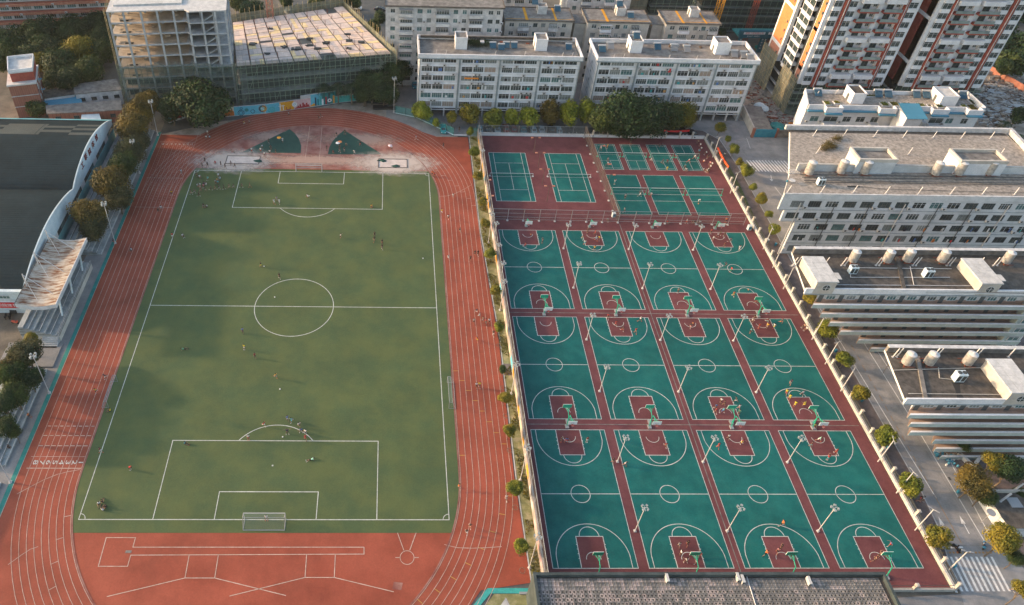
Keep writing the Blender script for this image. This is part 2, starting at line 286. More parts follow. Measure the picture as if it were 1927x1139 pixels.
# turf
a=math.degrees(math.asin(12/35.6)); tt=math.degrees(math.asin(12.8/35.6))
turf=arc(CX,CY1,35.6,tt,0,12)+arc(CX,CY0,35.6,0,-a,12)+arc(CX,CY0,35.6,180+a,180,12)+arc(CX,CY1,35.6,180,180-tt,12)
sheet('football_turf',turf,.016,'turf')
for k,(tri,c) in enumerate([([(-72.6,33.4),(-55.1,33.6)]+[(-55.3,37.5),(-56.4,41.2),(-58.0,44.2),(-59.7,46.3)],1),([(-47.1,33.2),(-31.0,33.5),(-42.9,46.2),(-44.6,43.5),(-46.0,40.4),(-46.9,36.8)],1)]):
    sheet('throwing_sector_turf',tri,.020,'turf_dark')
rng=random.Random(3)
def blot(cx,cy,rx,ry,n=40,j=.13): return [(cx+rx*math.cos(2*math.pi*i/n)*(1+rng.uniform(-j,j)),cy+ry*math.sin(2*math.pi*i/n)*(1+rng.uniform(-j,j))) for i in range(n)]
for k,(x,y,rx,ry) in enumerate([(-74.0,29.3,15,7.2),(-27.5,29.3,16,7.0),(-50,30.3,24,3.2),(-62,42,14,4.0),(-38,41,15,4.5),(-27.5,26.4,8,2.6),(-73,26.0,7,1.8)]):
    dusty('sand_dust_%d'%k,(.56,.48,.42) if k<2 or k>4 else (.40,.27,.22),rx,ry)
    mb=MB(); mb.poly([(a-x,b-y,0) for a,b in arc(x,y,1,0,360,28)[:0]] or [(rx*1.15*math.cos(6.2832*i/28),ry*1.15*math.sin(6.2832*i/28),0) for i in range(28)]); mb.build('spilled_sand','sand_dust_%d'%k,None,(x,y,(.012+.0012*k) if k in(2,3,4) else .024+.002*k),kind='structure')
for x0,x1,y0,y1 in [(-76.3,-66.6,27.7,31.7),(-32.2,-23.7,26.9,31.3)]:
    mb=MB(); 
    for b in [(x0,y0,x1,y0+.16),(x0,y1-.16,x1,y1),(x0,y0+.16,x0+.16,y1-.16),(x1-.16,y0+.16,x1,y1-.16)]: mb.box(b[0],b[1],0,b[2],b[3],.14)
    struct('sand_pit_edging',mb,'roof_dark')
    sheet('sand_pit',rect(x0+.16,y0+.16,x1-.16,y1-.16),.035,'sand')
# track lines
mb=MB(); Z=.03
for k in range(9):
    r=36+1.22*k
    line(mb,stadium(r),.085,Z,closed=True)
for k in range(9): line(mb,[(CX-36-1.22*k,CY1),(CX-36-1.22*k,37.9 if k else 44)],.07,Z+.003)
line(mb,[(-97.4,38.3),(-86.9,38.3)],.12,Z); line(mb,[(-97.6,42.2),(-86,42.2)],.1,Z)
for y in (-70.9,-68.4): line(mb,[(-97.2,y),(-87,y)],.16 if y<-70 else .08,Z)
for j,y in enumerate((-66.0,-63.7,-61.5)):
    for k in range(8): line(mb,[(-87.1-1.22*k-.12,y),(-88.1-1.22*k+.0+.12*j,y)],.16,Z)
for y,x0 in ((20.5,-97),(7.5,-97)): line(mb,[(x0,y),(-87,y)],.09,Z)
# evolving start lines and stagger marks
line(mb,[at(*q) for q in [(150,884),(128,888),(108,893),(83,903),(58,916),(32,930)]],.09,Z)
line(mb,[at(*q) for q in [(836,1025),(848,1028),(860,1031),(888,1032),(916,1031),(944,1029)]],.09,Z)
line(mb,[at(*q) for q in [(15,1063),(29,1053),(43,1043),(57,1034),(72,1029)]],.09,Z)
line(mb,[at(*q) for q in [(826,370),(842,369),(852,366),(864,361),(876,355),(886,349)]],.09,Z)
for k in range(8):
    for a0 in (203-7.2*0+6.2*k,):
        a_=R(a0-9); r=36+1.22*k; line(mb,[(CX+r*math.cos(a_),CY0+r*math.sin(a_)),(CX+(r+1.22)*math.cos(a_),CY0+(r+1.22)*math.sin(a_))],.1,Z)
    a_=R(24-3.9*k); r=36+1.22*k; line(mb,[(CX+r*math.cos(a_),CY1+r*math.sin(a_)),(CX+(r+1.22)*math.cos(a_),CY1+(r+1.22)*math.sin(a_))],.1,Z)
for i in range(26):
    for k in range(8):
        line(mb,[(-87.5-1.22*k,9+i*1.15+k*.2),(-87.5-1.22*k,9.22+i*1.15+k*.2)],.11,Z)
struct('track_markings',mb,'line_track')
mb=MB()
for i in range(11):
    a_=R(-6-5.0*i); k=7-i%8; r=36+1.22*k; line(mb,[(CX+r*math.cos(a_),CY0+r*math.sin(a_)),(CX+(r+1.22)*math.cos(a_),CY0+(r+1.22)*math.sin(a_))],.1,Z)
for i in range(9): line(mb,[(-14.9+1.22*(i%8),-47-2.6*i),(-13.7+1.22*(i%8),-47-2.6*i)],.1,Z)
struct('hurdle_marks',mb,'line_yellow')
mb=MB(); line(mb,stadium(35.75),.22,.05,closed=True); struct('inner_kerb_line',mb,'track_worn')
for k in range(8):
    me=text_mesh(str(k+1),1.55,'line_white'); o=ob('lane_number',me,None,(-87.45-1.22*k,-69.65,Z+.012),R(-90),kind='structure'); o.scale=(1.45,.78,1)
for k,ch in enumerate('12345678'):
    me=text_mesh(ch,1.25,'line_white'); o=ob('lane_number',me,None,(-87.6-1.22*k,37.2,Z+.012),R(180),kind='structure'); o.scale=(1,.9,1)
# markings of the south D
def P_(*q): return [at(a,b) for a,b in q]
mb=MB()
for q,cl in [(P_((200,1012),(255,1012),(250,1030),(685,1030),(685,1043),(246,1045),(240,1066),(185,1066)),True),(P_((356,1045),(348,1088),(404,1088),(411,1044)),False),(P_((577,1044),(574,1087),(629,1087),(631,1044)),False),
    (P_((348,1088),(201,1123)),False),(P_((404,1088),(538,1121)),False),(P_((574,1087),(432,1122)),False),(P_((629,1087),(741,1114)),False),(P_((748,1003),(760,1036)),False),(P_((783,1003),(771,1036)),False),(P_((744,1049.5),(752,1049.5)),False),(P_((780,1049.5),(788,1049.5)),False)]:
    line(mb,q,.13,.02,closed=cl)
c=at(766,1049.5); line(mb,arc(c[0],c[1],1.22,0,360,28),.1,.02)
line(mb,P_((583,238),(574,301)),.11,.03); line(mb,P_((606,238),(601,301)),.11,.03)
for y in (301,304.5,308): line(mb,P_((475,y),(700,y+1)),.10,.03)
struct('athletics_markings',mb,'line_track')
sheet('take_off_board',P_((237,1036),(248,1036),(247,1041),(235,1041)),.02,'roof_grey'); sheet('rubber_patch',P_((741,1095),(758,1097),(755,1111),(738,1109)),.015,'track_worn')
# football markings
mb=MB(); fx,fy,fw_,fl=-84.25,-81.19,66.66,105.56; W_=.14; Z=.032; mx=fx+fw_/2; my=fy+fl/2
line(mb,rect(fx,fy,fx+fw_,fy+fl),W_,Z,closed=True); line(mb,[(fx,my),(fx+fw_,my)],W_,Z); line(mb,arc(mx,my,9.15,0,360,72),W_,Z)
for s,y0 in ((1,fy),(-1,fy+fl)):
    for hw,d in ((20.16,16.5),(9.16,5.5)): line(mb,[(mx-hw,y0),(mx-hw,y0+s*d),(mx+hw,y0+s*d),(mx+hw,y0)],W_,Z)
    aa=math.degrees(math.acos(5.5/9.15)); base=90 if s==1 else 270
    line(mb,arc(mx,y0+s*11,9.15,base-aa,base+aa,30),W_,Z)
    line(mb,[(mx-.15,y0+s*11),(mx+.15,y0+s*11)],.3,Z)
    for sx,x0 in ((1,fx),(-1,fx+fw_)):
        a0={(1,1):0,(-1,1):90,(-1,-1):180,(1,-1):270}[(sx,s)]; line(mb,arc(x0,y0,1.1,a0,a0+90,8),W_*.8,Z)
struct('football_markings',mb,'line_white')
# ------------------------------------------------------------------ ball courts
CR=[(-1.5,-93.6),(68.6,-93.6),(68.6,44.4),(-1.5,44.4)]
sheet('court_apron',CR,.0,'court_red')
gx,gy,CL,CW=1.937,2.604,28.31,15.0
def key(mb,x0,y0,s):
    pass
for r in range(3):
    for c_ in range(4):
        x0=c_*(CW+gx); y1=-r*(CL+gy); y0=y1-CL
        sheet('basketball_court',rect(x0,y0,x0+CW,y1),.012,'court_green')
        mb=MB(); Z=.036
        for s,yb in ((-1,y1),(1,y0)):
            sheet('court_key',rect(x0+CW/2-2.45,min(yb,yb+s*5.8),x0+CW/2+2.45,max(yb,yb+s*5.8)),.022,'court_red')
            xc=x0+CW/2
            line(mb,[(xc-2.45,yb),(xc-2.45,yb+s*5.8),(xc+2.45,yb+s*5.8),(xc+2.45,yb)],.12,Z)
            b=90 if s==1 else 270
            line(mb,arc(xc,yb+s*5.8,1.8,b-90,b+90,18),.12,Z)
            hb=yb+s*1.575; rr=6.6; dx=6.55; a0=math.degrees(math.acos(dx/rr))
            pts=arc(xc,hb,rr,(a0 if s==1 else 180+a0),(180-a0 if s==1 else 360-a0),36)
            if s==1: pts=[(xc+dx,yb)]+pts+[(xc-dx,yb)]
            else: pts=[(xc-dx,yb)]+pts+[(xc+dx,yb)]
            line(mb,pts,.12,Z)
            line(mb,arc(xc,hb,1.3,(0 if s==1 else 180),(180 if s==1 else 360),16),.10,Z)
            for sx in (-1,1):
                for d in (1.75,2.6,3.45,4.3): mb.box(xc+sx*2.45+(0 if sx>0 else -.22),yb+s*d-.06,Z,xc+sx*2.45+(.22 if sx>0 else 0),yb+s*d+.06,Z+.005)
        line(mb,rect(x0,y0,x0+CW,y1),.11,Z,closed=True)
        line(mb,[(x0,(y0+y1)/2),(x0+CW,(y0+y1)/2)],.13,Z); line(mb,arc(x0+CW/2,(y0+y1)/2,1.8,0,360,32),.12,Z)
        struct('court_markings',mb,'line_white')
mb=MB()
for y in (-29.6,-60.5): line(mb,[(-.8,y),(68.2,y)],.16,.014)
line(mb,[(32.9,3.2),(32.9,-93)],.16,.016); line(mb,[(32.9,-.5),(32.9,-93)],.05,.02)
struct('drain_channel',mb,'roof_grey')
# tennis
mb=MB()
for x0 in (.7,17.4):
    x1=x0+10.97; y0,y1=12.2,35.4
    sheet('tennis_court',rect(x0,y0,x1,y1),.012,'court_green'); line(mb,rect(x0,y0,x1,y1),.13,.034,closed=True)
    for x in (x0+1.37,x1-1.37): line(mb,[(x,y0),(x,y1)],.11,.034)
    ym=(y0+y1)/2
    for s in (-6.4,6.4): line(mb,[(x0+1.37,ym+s),(x1-1.37,ym+s)],.11,.034)
    line(mb,[((x0+x1)/2,ym-6.4),((x0+x1)/2,ym+6.4)],.11,.034)
for x0 in (33.7,41.5,49.6,57.4):
    x1=x0+6.1; y0,y1=27.7,40.8; ym=(y0+y1)/2
    sheet('badminton_court',rect(x0,y0,x1,y1),.012,'court_green'); line(mb,rect(x0,y0,x1,y1),.10,.034,closed=True)
    for x in (x0+.46,x1-.46): line(mb,[(x,y0),(x,y1)],.08,.034)
    for y in (y0+.76,y1-.76,ym-1.98,ym+1.98): line(mb,[(x0,y),(x1,y)],.08,.034)
    for a,b in ((y0,ym-1.98),(ym+1.98,y1)): line(mb,[((x0+x1)/2,a),((x0+x1)/2,b)],.08,.034)
for x0 in (33.9,44.7,55.5):
    x1=x0+8.9; y0,y1=7.1,25.1; ym=(y0+y1)/2
    sheet('volleyball_court',rect(x0,y0,x1,y1),.012,'court_green'); line(mb,rect(x0,y0,x1,y1),.10,.034,closed=True)
    for y in (ym-3,ym,ym+3): line(mb,[(x0,y),(x1,y)],.09,.034)
struct('small_court_markings',mb,'line_white')
# ------------------------------------------------------------------ strips, roads
sheet('planting_strip',[(-4.1,-106),(-4.3,-72),(-3.7,-38),(-4.9,0),(-4.5,44),(-1.9,44),(-2.0,-38),(-2.3,-106)],.0,'planting')
mb=MB()
for a,b in zip([(-4.5,44),(-4.9,0),(-3.7,-38),(-4.3,-72)],[(-4.9,0),(-3.7,-38),(-4.3,-72),(-4.1,-94)]): line(mb,[a,b],.22,.06)
struct('strip_kerb',mb,'raw_concrete')
for y in (12.5,-46.5): sheet('strip_paving',[(-4.2,y-1.6),(-2.1,y-1.6),(-2.1,y+1.6),(-4.2,y+1.6)],.012,'brown_paving')
sheet('lower_planting',P_((905,1150),(930,1118),(996,1118),(1000,1150)),.01,'planting')
mb=MB(); line(mb,P_((880,1160),(920,1112),(996,1112)),.9,.02); struct('blue_channel_edge',mb,'paint_aqua')
sheet('stone_slab',P_((938,1145),(952,1125),(962,1145)),.05,'raw_concrete')
mb=MB(); mb.box(-6.4,-94.6,0,-4.2,-94.2,.2); struct('drain_cover',mb,'metal_grey')
sheet('east_lawn',[(69.2,-3),(70.3,-3),(71.9,20),(72,34),(70.8,42),(68.9,44)],.006,'grass')
sheet('sidewalk',[(69.2,-94),(70.0,-94),(71.2,-88),(72.6,-82),(73.3,-75),(73.5,-37),(74.2,0),(74.4,30),(73.6,44),(70,49),(66,50.5),(66,45.0),(69.0,45)],-.002,'brown_paving')
sheet('road',[(60,-130),(70.0,-94.6),(71.2,-88),(72.6,-82),(73.3,-75),(73.5,-37),(74.2,0),(74.4,30),(73.6,44),(70,49),(60,51),(60,54.8),(100,55.5),(104,30),(96,18),(90,0),(84.5,-37),(83,-72),(84,-92),(96,-130)],.004,'road_concrete')
sheet('east_plaza',[(82,-37.2),(82,-92),(130,-140),(160,-60),(140,20),(100,20)],.0,'brown_paving')
sheet('lower_yard',[(45,-96),(70,-94.6),(90,-100),(110,-140),(40,-140)],.002,'yard_concrete')
mb=MB(); 
for q in [((1534,566),(1700,838)),((1700,838),(1762,938))]: line(mb,P_(*q),.16,.02)
line(mb,P_((1622,640),(1716,790)),.15,.02); line(mb,P_((1716,790),(1852,1018)),.15,.02); line(mb,P_((1637,640),(1700,735),(1770,835)),.15,.02); line(mb,P_((1770,835),(1866,1015)),.14,.02)
line(mb,P_((1768,1031),(1812,1030)),.30,.02)
for i in range(10):
    x=71.2+i*.93; line(mb,[(x-.25,-88.1),(x-.75 if i else x-.75,-94.2)],.42,.02)
line(mb,[(69.9,-92.5),(69.3,-94.4)],.42,.02)
for i in range(13): line(mb,[(78.3+i*.95,33.5),(79.2+i*.95,27.8)],.38,.02)
line(mb,P_((1468,350),(1532,362)),.12,.02); line(mb,P_((1458,352),(1483,384)),.12,.02); line(mb,P_((1405,260),(1412,280)),.1,.02)
struct('road_markings',mb,'line_road')
mb=MB()
for cx_,cy_ in [(1772,985),(1812,983)]:
    a=at(cx_,cy_); b=at(cx_+12,cy_+22); h=at(cx_-3,cy_-7); line(mb,[a,b],.16,.02); mb.poly([(a[0]-.45,a[1]-.3,.02),(a[0]+.35,a[1]-.3,.02),(h[0],h[1]+.6,.02)])
a=at(1820,338); 
a=at(1452,338); line(mb,[a,(a[0]+.6,a[1]+2.2)],.15,.02); mb.poly([(a[0]-.5,a[1]+.2,.02),(a[0]+.5,a[1]+.1,.02),(a[0]-.3,a[1]-1,.02)])
struct('road_arrows',mb,'line_road')
mb=MB()
for i in range(15):
    p0=at(1602+148*i/14.0,650+265*i/14.0); p1=at(1602+148*(i+.55)/14.0,650+265*(i+.55)/14.0); line(mb,[p0,p1],.12,.02)
line(mb,P_((1757,930),(1809,1022)),.12,.02)
for i in range(14): line(mb,[(70.6+i*.68,-87.35),(71.0+i*.68,-87.35)],.35,.03)
struct('orange_road_line',mb,'road_orange')
mb=MB()
for i in range(26):
    y=44-5.2*i; line(mb,[(76.3 if y>-75 else 74,y),(83.0 if y<0 else 86+y*.2,y)],.05,.012)
for x in (79.1,): line(mb,[(x,44),(x,-86)],.05,.012)
for i in range(9): line(mb,[(60+i*4.6,-96),(60+i*4.6,-120)],.05,.012)
struct('road_joints',mb,'roof_grey')
mb=MB(); 
pts=[(70.1,-94),(71.3,-88),(72.7,-82),(73.4,-75),(73.6,-37),(74.3,0),(74.5,30),(73.7,44),(70,49)]
for a,b in zip(pts,pts[1:]): 
    line(mb,[a,b],.2,.1); line(mb,[(a[0]+.1,a[1]),(b[0]+.1,b[1])],.05,.05)
struct('sidewalk_kerb',mb,'raw_concrete')
sheet('drain_grate',P_((1783,898),(1787,898),(1791,904),(1787,904)),.02,'metal_dark')
# west side: green kerb line, bleachers
mb=MB()
for a,b in zip([(-98.9,-110),(-98.7,-40)],[(-98.7,-40),(-98.5,43.5)]): 
    mb.quad((a[0]-.45,a[1],.02),(a[0]+.45,a[1],.02),(b[0]+.45,b[1],.02),(b[0]-.45,b[1],.02))
struct('green_edge_strip',mb,'green_kerb')
mb=MB(); line(mb,[(-98.42,-110),(-98.2,-40),(-98.05,43)],.1,.035); struct('edge_line',mb,'line_track')
# north streets seen between the buildings
sheet('north_street',[(-75,170),(-62,106),(-20,106),(14,118),(14,135),(-20,128),(-40,180)],.0,'asphalt')
sheet('debris_ground',[(84,52),(84,110),(200,110),(220,60),(200,36),(96,22),(88,50)],-.02,'dirt')
sheet('avenue_far',[(190,30),(215,60),(215,200),(240,200),(245,20)],.0,'asphalt')
mb=MB()
for x0,x1 in ((-19.5,29.5),):
    for i in range(22): line(mb,[(x0+22.5+i*0+i*2.4,47.2),(x0+22.5+i*2.4,44.9)],.1,.02)
struct('parking_bay_lines',mb,'line_road')
sheet('parking_strip',rect(-1.6,44.8,66,50),-.012,'asphalt')
# ================================================================== BUILDINGS
_mc={}
def shared(key,fn):
    if key not in _mc: _mc[key]=fn()
    return _mc[key]
def win(parent,loc,w,h,rz=0,pane='glass_dark',bars=2,fr='frame_white',hbar=True,name='window'):
    w=round(w,1); h=round(h,1)
    def f():
        mb=MB(); t=.07
        mb.box(-w/2,-.06,-h/2,w/2,.06,-h/2+t).box(-w/2,-.06,h/2-t,w/2,.06,h/2).box(-w/2,-.06,-h/2+t,-w/2+t,.06,h/2-t).box(w/2-t,-.06,-h/2+t,w/2,.06,h/2-t)
        for i in range(bars):
            x=-w/2+w*(i+1)/(bars+1); mb.box(x-.035,-.045,-h/2+t,x+.035,.045,h/2-t)
        if hbar: mb.box(-w/2+t,-.03,h*.18,w/2-t,.03,h*.18+.05)
        return mb.mesh('window',fr)
    def g():
        mb=MB(); mb.box(-w/2+.05,-.012,-h/2+.05,w/2-.05,.012,h/2-.05); return mb.mesh('pane',pane)
    o=ob(name,shared(('w',w,h,bars,fr,hbar),f),parent,loc,rz)
    ob('pane',shared(('p',w,h,pane),g),o); return o
def ac(parent,loc,rz=0,s=1):
    def f():
        mb=MB(); mb.box(-.42,-.36,0,.42,0,.6); 
        n=14; k=len(mb.v); mb.v.append((-.1,-.375,.3))
        for i in range(n): mb.v.append((-.1+.22*math.cos(2*math.pi*i/n),-.375,.3+.22*math.sin(2*math.pi*i/n)))
        for i in range(n): mb.f.append((k,k+1+i,k+1+(i+1)%n)); mb.m.append(1)
        mb.box(-.35,-.3,-.12,-.3,0,0,1).box(.3,-.3,-.12,.35,0,0,1)
        return mb.mesh('air_conditioner',['metal_white','metal_dark'])
    o=ob('air_conditioner',shared('ac',f),parent,loc,rz); o.scale=(s,s,s); return o
def wallgrid(mb,x0,x1,z0,z1,cols,rows,y=0,t=.3,mi=0):
    "a wall with real openings: cols and rows are the opened spans"
    zs=[z0]; 
    for a,b in sorted(rows): 
        if a>zs[-1]+1e-3: mb.box(x0,y,zs[-1],x1,y+t,a,mi)
        xs=x0
        for c,d in sorted(cols):
            if c>xs+1e-3: mb.box(xs,y,a,c,y+t,b,mi)
            xs=d
        if xs<x1-1e-3: mb.box(xs,y,a,x1,y+t,b,mi)
        zs.append(b)
    if zs[-1]<z1-1e-3: mb.box(x0,y,zs[-1],x1,y+t,z1,mi)
def parapet(mb,x0,y0,x1,y1,z0,z1,t=.25,mi=0):
    mb.box(x0,y0,z0,x1,y0+t,z1,mi).box(x0,y1-t,z0,x1,y1,z1,mi).box(x0,y0+t,z0,x0+t,y1-t,z1,mi).box(x1-t,y0+t,z0,x1,y1-t,z1,mi)
def tank(loc,label,r=1.2,h=3.7,lean=0):
    r*=.88; h*=.9
    t=thing('water_tank',label,'water tank',loc,0,'steel water tanks on the flat roofs')
    mb=MB(); mb.tube((0,0,.55),(0,0,.55+h),r,n=24)
    for k in range(1,6): mb.tube((0,0,.5+h*k/6),(0,0,.58+h*k/6),r*1.025,n=24)
    mb.build('tank_body','steel',t)
    mb=MB(); mb.tube((0,0,.55+h),(0,0,.75+h),r*1.0,r*.35,n=24).tube((0,0,.75+h),(0,0,.92+h),.25,n=10); mb.build('tank_lid','white_grimy',t)
    mb=MB()
    for a in (45,135,225,315): mb.box(r*.7*math.cos(R(a))-.1,r*.7*math.sin(R(a))-.1,0,r*.7*math.cos(R(a))+.1,r*.7*math.sin(R(a))+.1,.5)
    mb.box(-r*1.3,-r*1.2,.45,r*1.3,-r*1.1,.55).box(-r*1.3,r*1.1,.45,r*1.3,r*1.2,.55).box(-r*1.3,-r*.1,.45,r*1.3,r*.1,.55); mb.build('stand','rust',t)
    return t
def heater(loc,label,rz=0,s=1,white=False):
    t=thing('solar_water_heater',label,'solar heater',loc,rz,'solar water heaters on the roofs')
    mb=MB(); mb.quad((-.9,-.9,.35),(.9,-.9,.35),(.9,.55,1.35),(-.9,.55,1.35)).quad((-.9,.6,1.3),(.9,.6,1.3),(.9,-.85,.28),(-.9,-.85,.28))
    for i in range(9): mb.tube((-.8+i*.2,-.88,.42),(-.8+i*.2,.5,1.38),.05,n=5)
    mb.build('collector','solar_blue' if not white else 'metal_grey',t)
    mb=MB(); mb.tube((-1.0,.7,1.5),(1.0,.7,1.5),.24,n=12); mb.build('drum','metal_white',t)
    mb=MB(); 
    for x in (-.8,.8): mb.tube((x,-.85,0),(x,-.85,.4),.04,n=5).tube((x,.7,0),(x,.7,1.3),.04,n=5).tube((x,-.85,.05),(x,.7,.05),.04,n=5)
    mb.build('frame','metal_grey',t); t.scale=(s,s,s); return t
def stairbox(parent,x0,y0,x1,y1,z0,h,m='white_wall',roof='roof_grey',door=True):
    mb=MB(); mb.box(x0,y0,z0,x1,y1,z0+h,0); o=mb.build('stair_house',m,parent)
    mb=MB(); mb.box(x0+.25,y0+.25,z0+h,x1-.25,y1-.25,z0+h+.05,0); mb.build('stair_roof',roof,o)
    mb=MB(); parapet(mb,x0-.06,y0-.06,x1+.06,y1+.06,z0+h,z0+h+.35,.22); mb.build('parapet',m,o)
    if door:
        mb=MB(); mb.box(x0-.05,(y0+y1)/2-.5,z0,x0+.02,(y0+y1)/2+.5,z0+2.1); mb.build('door','frame_dark',o)
    return o
# ---------------------------------------------------------------- dormitories
def dorm(name_lab,X0,seed,side_lit):
    L=48.9; D=11.8; H=22.0; rn=random.Random(seed)
    t=thing('dormitory_block',name_lab,'building',(X0,55.2,0))
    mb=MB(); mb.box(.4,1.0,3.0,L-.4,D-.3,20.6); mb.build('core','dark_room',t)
    bw=L/4; cols=[]
    gaps=[]
    for b in range(4):
        x0=b*bw
        w=[(x0+.75,x0+4.0),(x0+4.25,x0+7.4),(x0+7.65,x0+11.2)]
        cols+=w
    rows=[(4.5+3.06*k-.86,4.5+3.06*k+.95) for k in range(6)]
    mb=MB(); wallgrid(mb,0,L,3.0,20.4,cols,rows,0,.3)
    mb.box(0,.3,3.0,.3,D,20.4).box(L-.3,.3,3.0,L,D,20.4).box(.3,D-.3,3.0,L-.3,D,20.4)
    mb.build('wall','white_wall',t)
    mb=MB()
    for k in range(7):
        z=4.5+3.06*k-.82-1.15
        if k<7: mb.box(.0,-.18,z-.12+.0,L,-.003,z+.10)
    for k in range(6):
        z=4.5+3.06*k-.86; mb.box(.2,-.12,z-.14,L-.2,-.003,z-.04)
    mb.build('ledge','white_wall',t)
    mb=MB()
    for b in range(5):
        x=b*bw; mb=MB(); mb.box(max(x-.28,.0),-.36,0,min(x+.28,L),-.284,20.4).box(max(x-.1,.0),-.42,0,min(x+.1,L),-.364,20.6); mb.build('pilaster','grey_trim',t)
    # ground floor: columns and dark bays
    mb=MB()
    for i in range(13):
        x=min(i*L/12,L-.5); mb.box(x,0,0,x+.45,.5,3.0)
    mb.box(0,D-.4,0,L,D,3.0).box(0,.5,0,.3,D-.4,3.0).box(L-.3,.5,0,L,D-.4,3.0)
    mb.build('ground_floor_piers','white_grimy',t)
    mb=MB(); mb.box(.5,3,0,L-.5,3.2,3.0); mb.build('garage_back_wall','dark_room',t)
    # roof
    mb=MB(); mb.box(.2,.2,20.4,L-.2,D-.2,20.75); mb.build('roof_slab','roof_grey',t)
    mb=MB(); parapet(mb,-.5,-.55,L+.5,D+.3,20.75,22.0,.35); mb.build('parapet','white_wall',t)
    mb=MB(); mb.box(-.6,-.7,20.42,L+.6,.18,20.7); mb.build('cornice','grey_trim',t)
    P=['glass_dark','glass_dark','glass_dark','curtain','curtain','glass_teal','curtain_warm']
    for k,(a,b) in enumerate(rows):
        for i,(c,d) in enumerate(cols):
            if rn.random()<.12: pane='dark_room'
            else: pane=rn.choice(P)
            win(t,((c+d)/2,.07+rn.uniform(-.02,.02),(a+b)/2),d-c,b-a,0,pane,bars=rn.choice((2,3,3,4)))
    for k in range(6):
        for b in range(4):
            for q in range(rn.choice((1,2,3,3))):
                x=b*bw+rn.choice((1.2,2.6,4.2,5.2,6.3,7.7,9.4,10.6))
                ac(t,(x,-.29,4.5+3.06*k-.82-.95),0,1.15)
    # laundry and cloth hung in a few openings
    for q in range(26):
        i=rn.randrange(12); k=rn.randrange(6); c,d=cols[i]; x=rn.uniform(c+.4,d-.8); z=rows[k][0]
        mb=MB(); mb.box(x,-.06,z+.25,x+rn.uniform(.35,.8),-.02,z+rn.uniform(.9,1.3)); o=mb.build('laundry','cloth',t); o.color=rn.choice([(.5,.06,.06,1),(.1,.2,.45,1),(.7,.7,.7,1),(.06,.35,.35,1),(.03,.03,.04,1),(.55,.3,.1,1)])
    for i in range(6):
        z=3.2+3.06*i
        win(t,(-.02,6.0,z+1.6),.9,1.0,R(-90),'glass_dark',bars=1)
        mb=MB(); mb.box(-.06,.2,z+.2,-.003,D-.2,z+.32); mb.build('band','grey_trim',t)
    return t
d1=dorm('long white six storey dormitory block behind the row of round trees and parked cars',-20.2,1,False)
d2=dorm('long white six storey dormitory block behind the biggest dark green tree beside the badminton courts',34.0,2,True)
mb=MB(); mb.box(14.0,-.27,14.0,18.3,-.9,14.2); mb.build('awning','orange',d1)
mb=MB(); mb.box(22.0,-.46,17.3,22.8,-.38,18.6); o=mb.build('hanging_cloth','banner_red',d2)
for a,b in ((11.0,14.6),(35.6,39.2)): stairbox(d1,a,5.2,b,9.6,20.75,3.6)
for a,b in ((10.6,14.3),(37.2,41.6)): stairbox(d2,a,5.0,b,9.5,20.75,3.7)
# low block of rear roof structures
mb=MB(); mb.box(.5,10.8,21.6,48,11.4,22.3); mb.build('rear_beam','roof_dark',d1)
for x,y in ((22.7,6.6),(25.2,5.6),(26.9,7.0),(29.3,6.9),(46.2,6.7)): heater((-20.2+x,55.2+y,20.75),'blue solar heater on the left dormitory roof, %s'%{22.7:'leftmost of the cluster',25.2:'second and nearest of the cluster',26.9:'third of the cluster',29.3:'fourth and rightmost of the cluster',46.2:'alone near the right end'}[x],0,1.05)
for x,y,wh,lb in ((2.2,5.6,False,'small one in the left corner'),(5.2,7.6,True,'pale one behind the left corner'),(20.0,7.8,False,'dark pair of panels by the rear parapet'),(25.0,7.2,True,'pale one left of the pipe stand'),(28.8,6.6,True,'one beside white pipes at mid roof'),(42.8,4.0,True,'large pale one right of the second stair house'),(45.6,3.4,True,'second large pale one near the right end'),(46.9,1.6,True,'nearest to the front parapet at the right end'),(12.5,7.4,False,'on top of the left stair house')):
    heater((34+x,55.2+y,20.75 if x!=12.5 else 24.5),'solar heater on the right dormitory roof, '+lb,0,1.15,wh)
def pipes(parent,pts,h=1.3,lean=.25,r=.07):
    for i,(x,y,z) in enumerate(pts):
        mb=MB(); mb.tube((x,y,z),(x+lean,y+.1,z+h),r,n=6); mb.build('vent_pipe','metal_white',parent)
pipes(d1,[(x,2.2,20.75) for x in (5,8,23,32,43.5,46.5)]); pipes(d2,[(x,1.8,20.75) for x in (5,8,22,30.5,37.5,44,47)])
rnp=random.Random(11)
for i in range(12):
    x=rnp.uniform(18,34) if i<5 else rnp.uniform(24,38); par=d1 if i<5 else d2
    mb=MB(); mb.box(x,8.6+rnp.uniform(0,1.4),20.75,x+rnp.uniform(.5,1.4),9.2+rnp.uniform(.6,1.4),20.75+rnp.uniform(.3,.9)); mb.build('planter_box',rnp.choice(['soil','white_grimy','rust']),par)
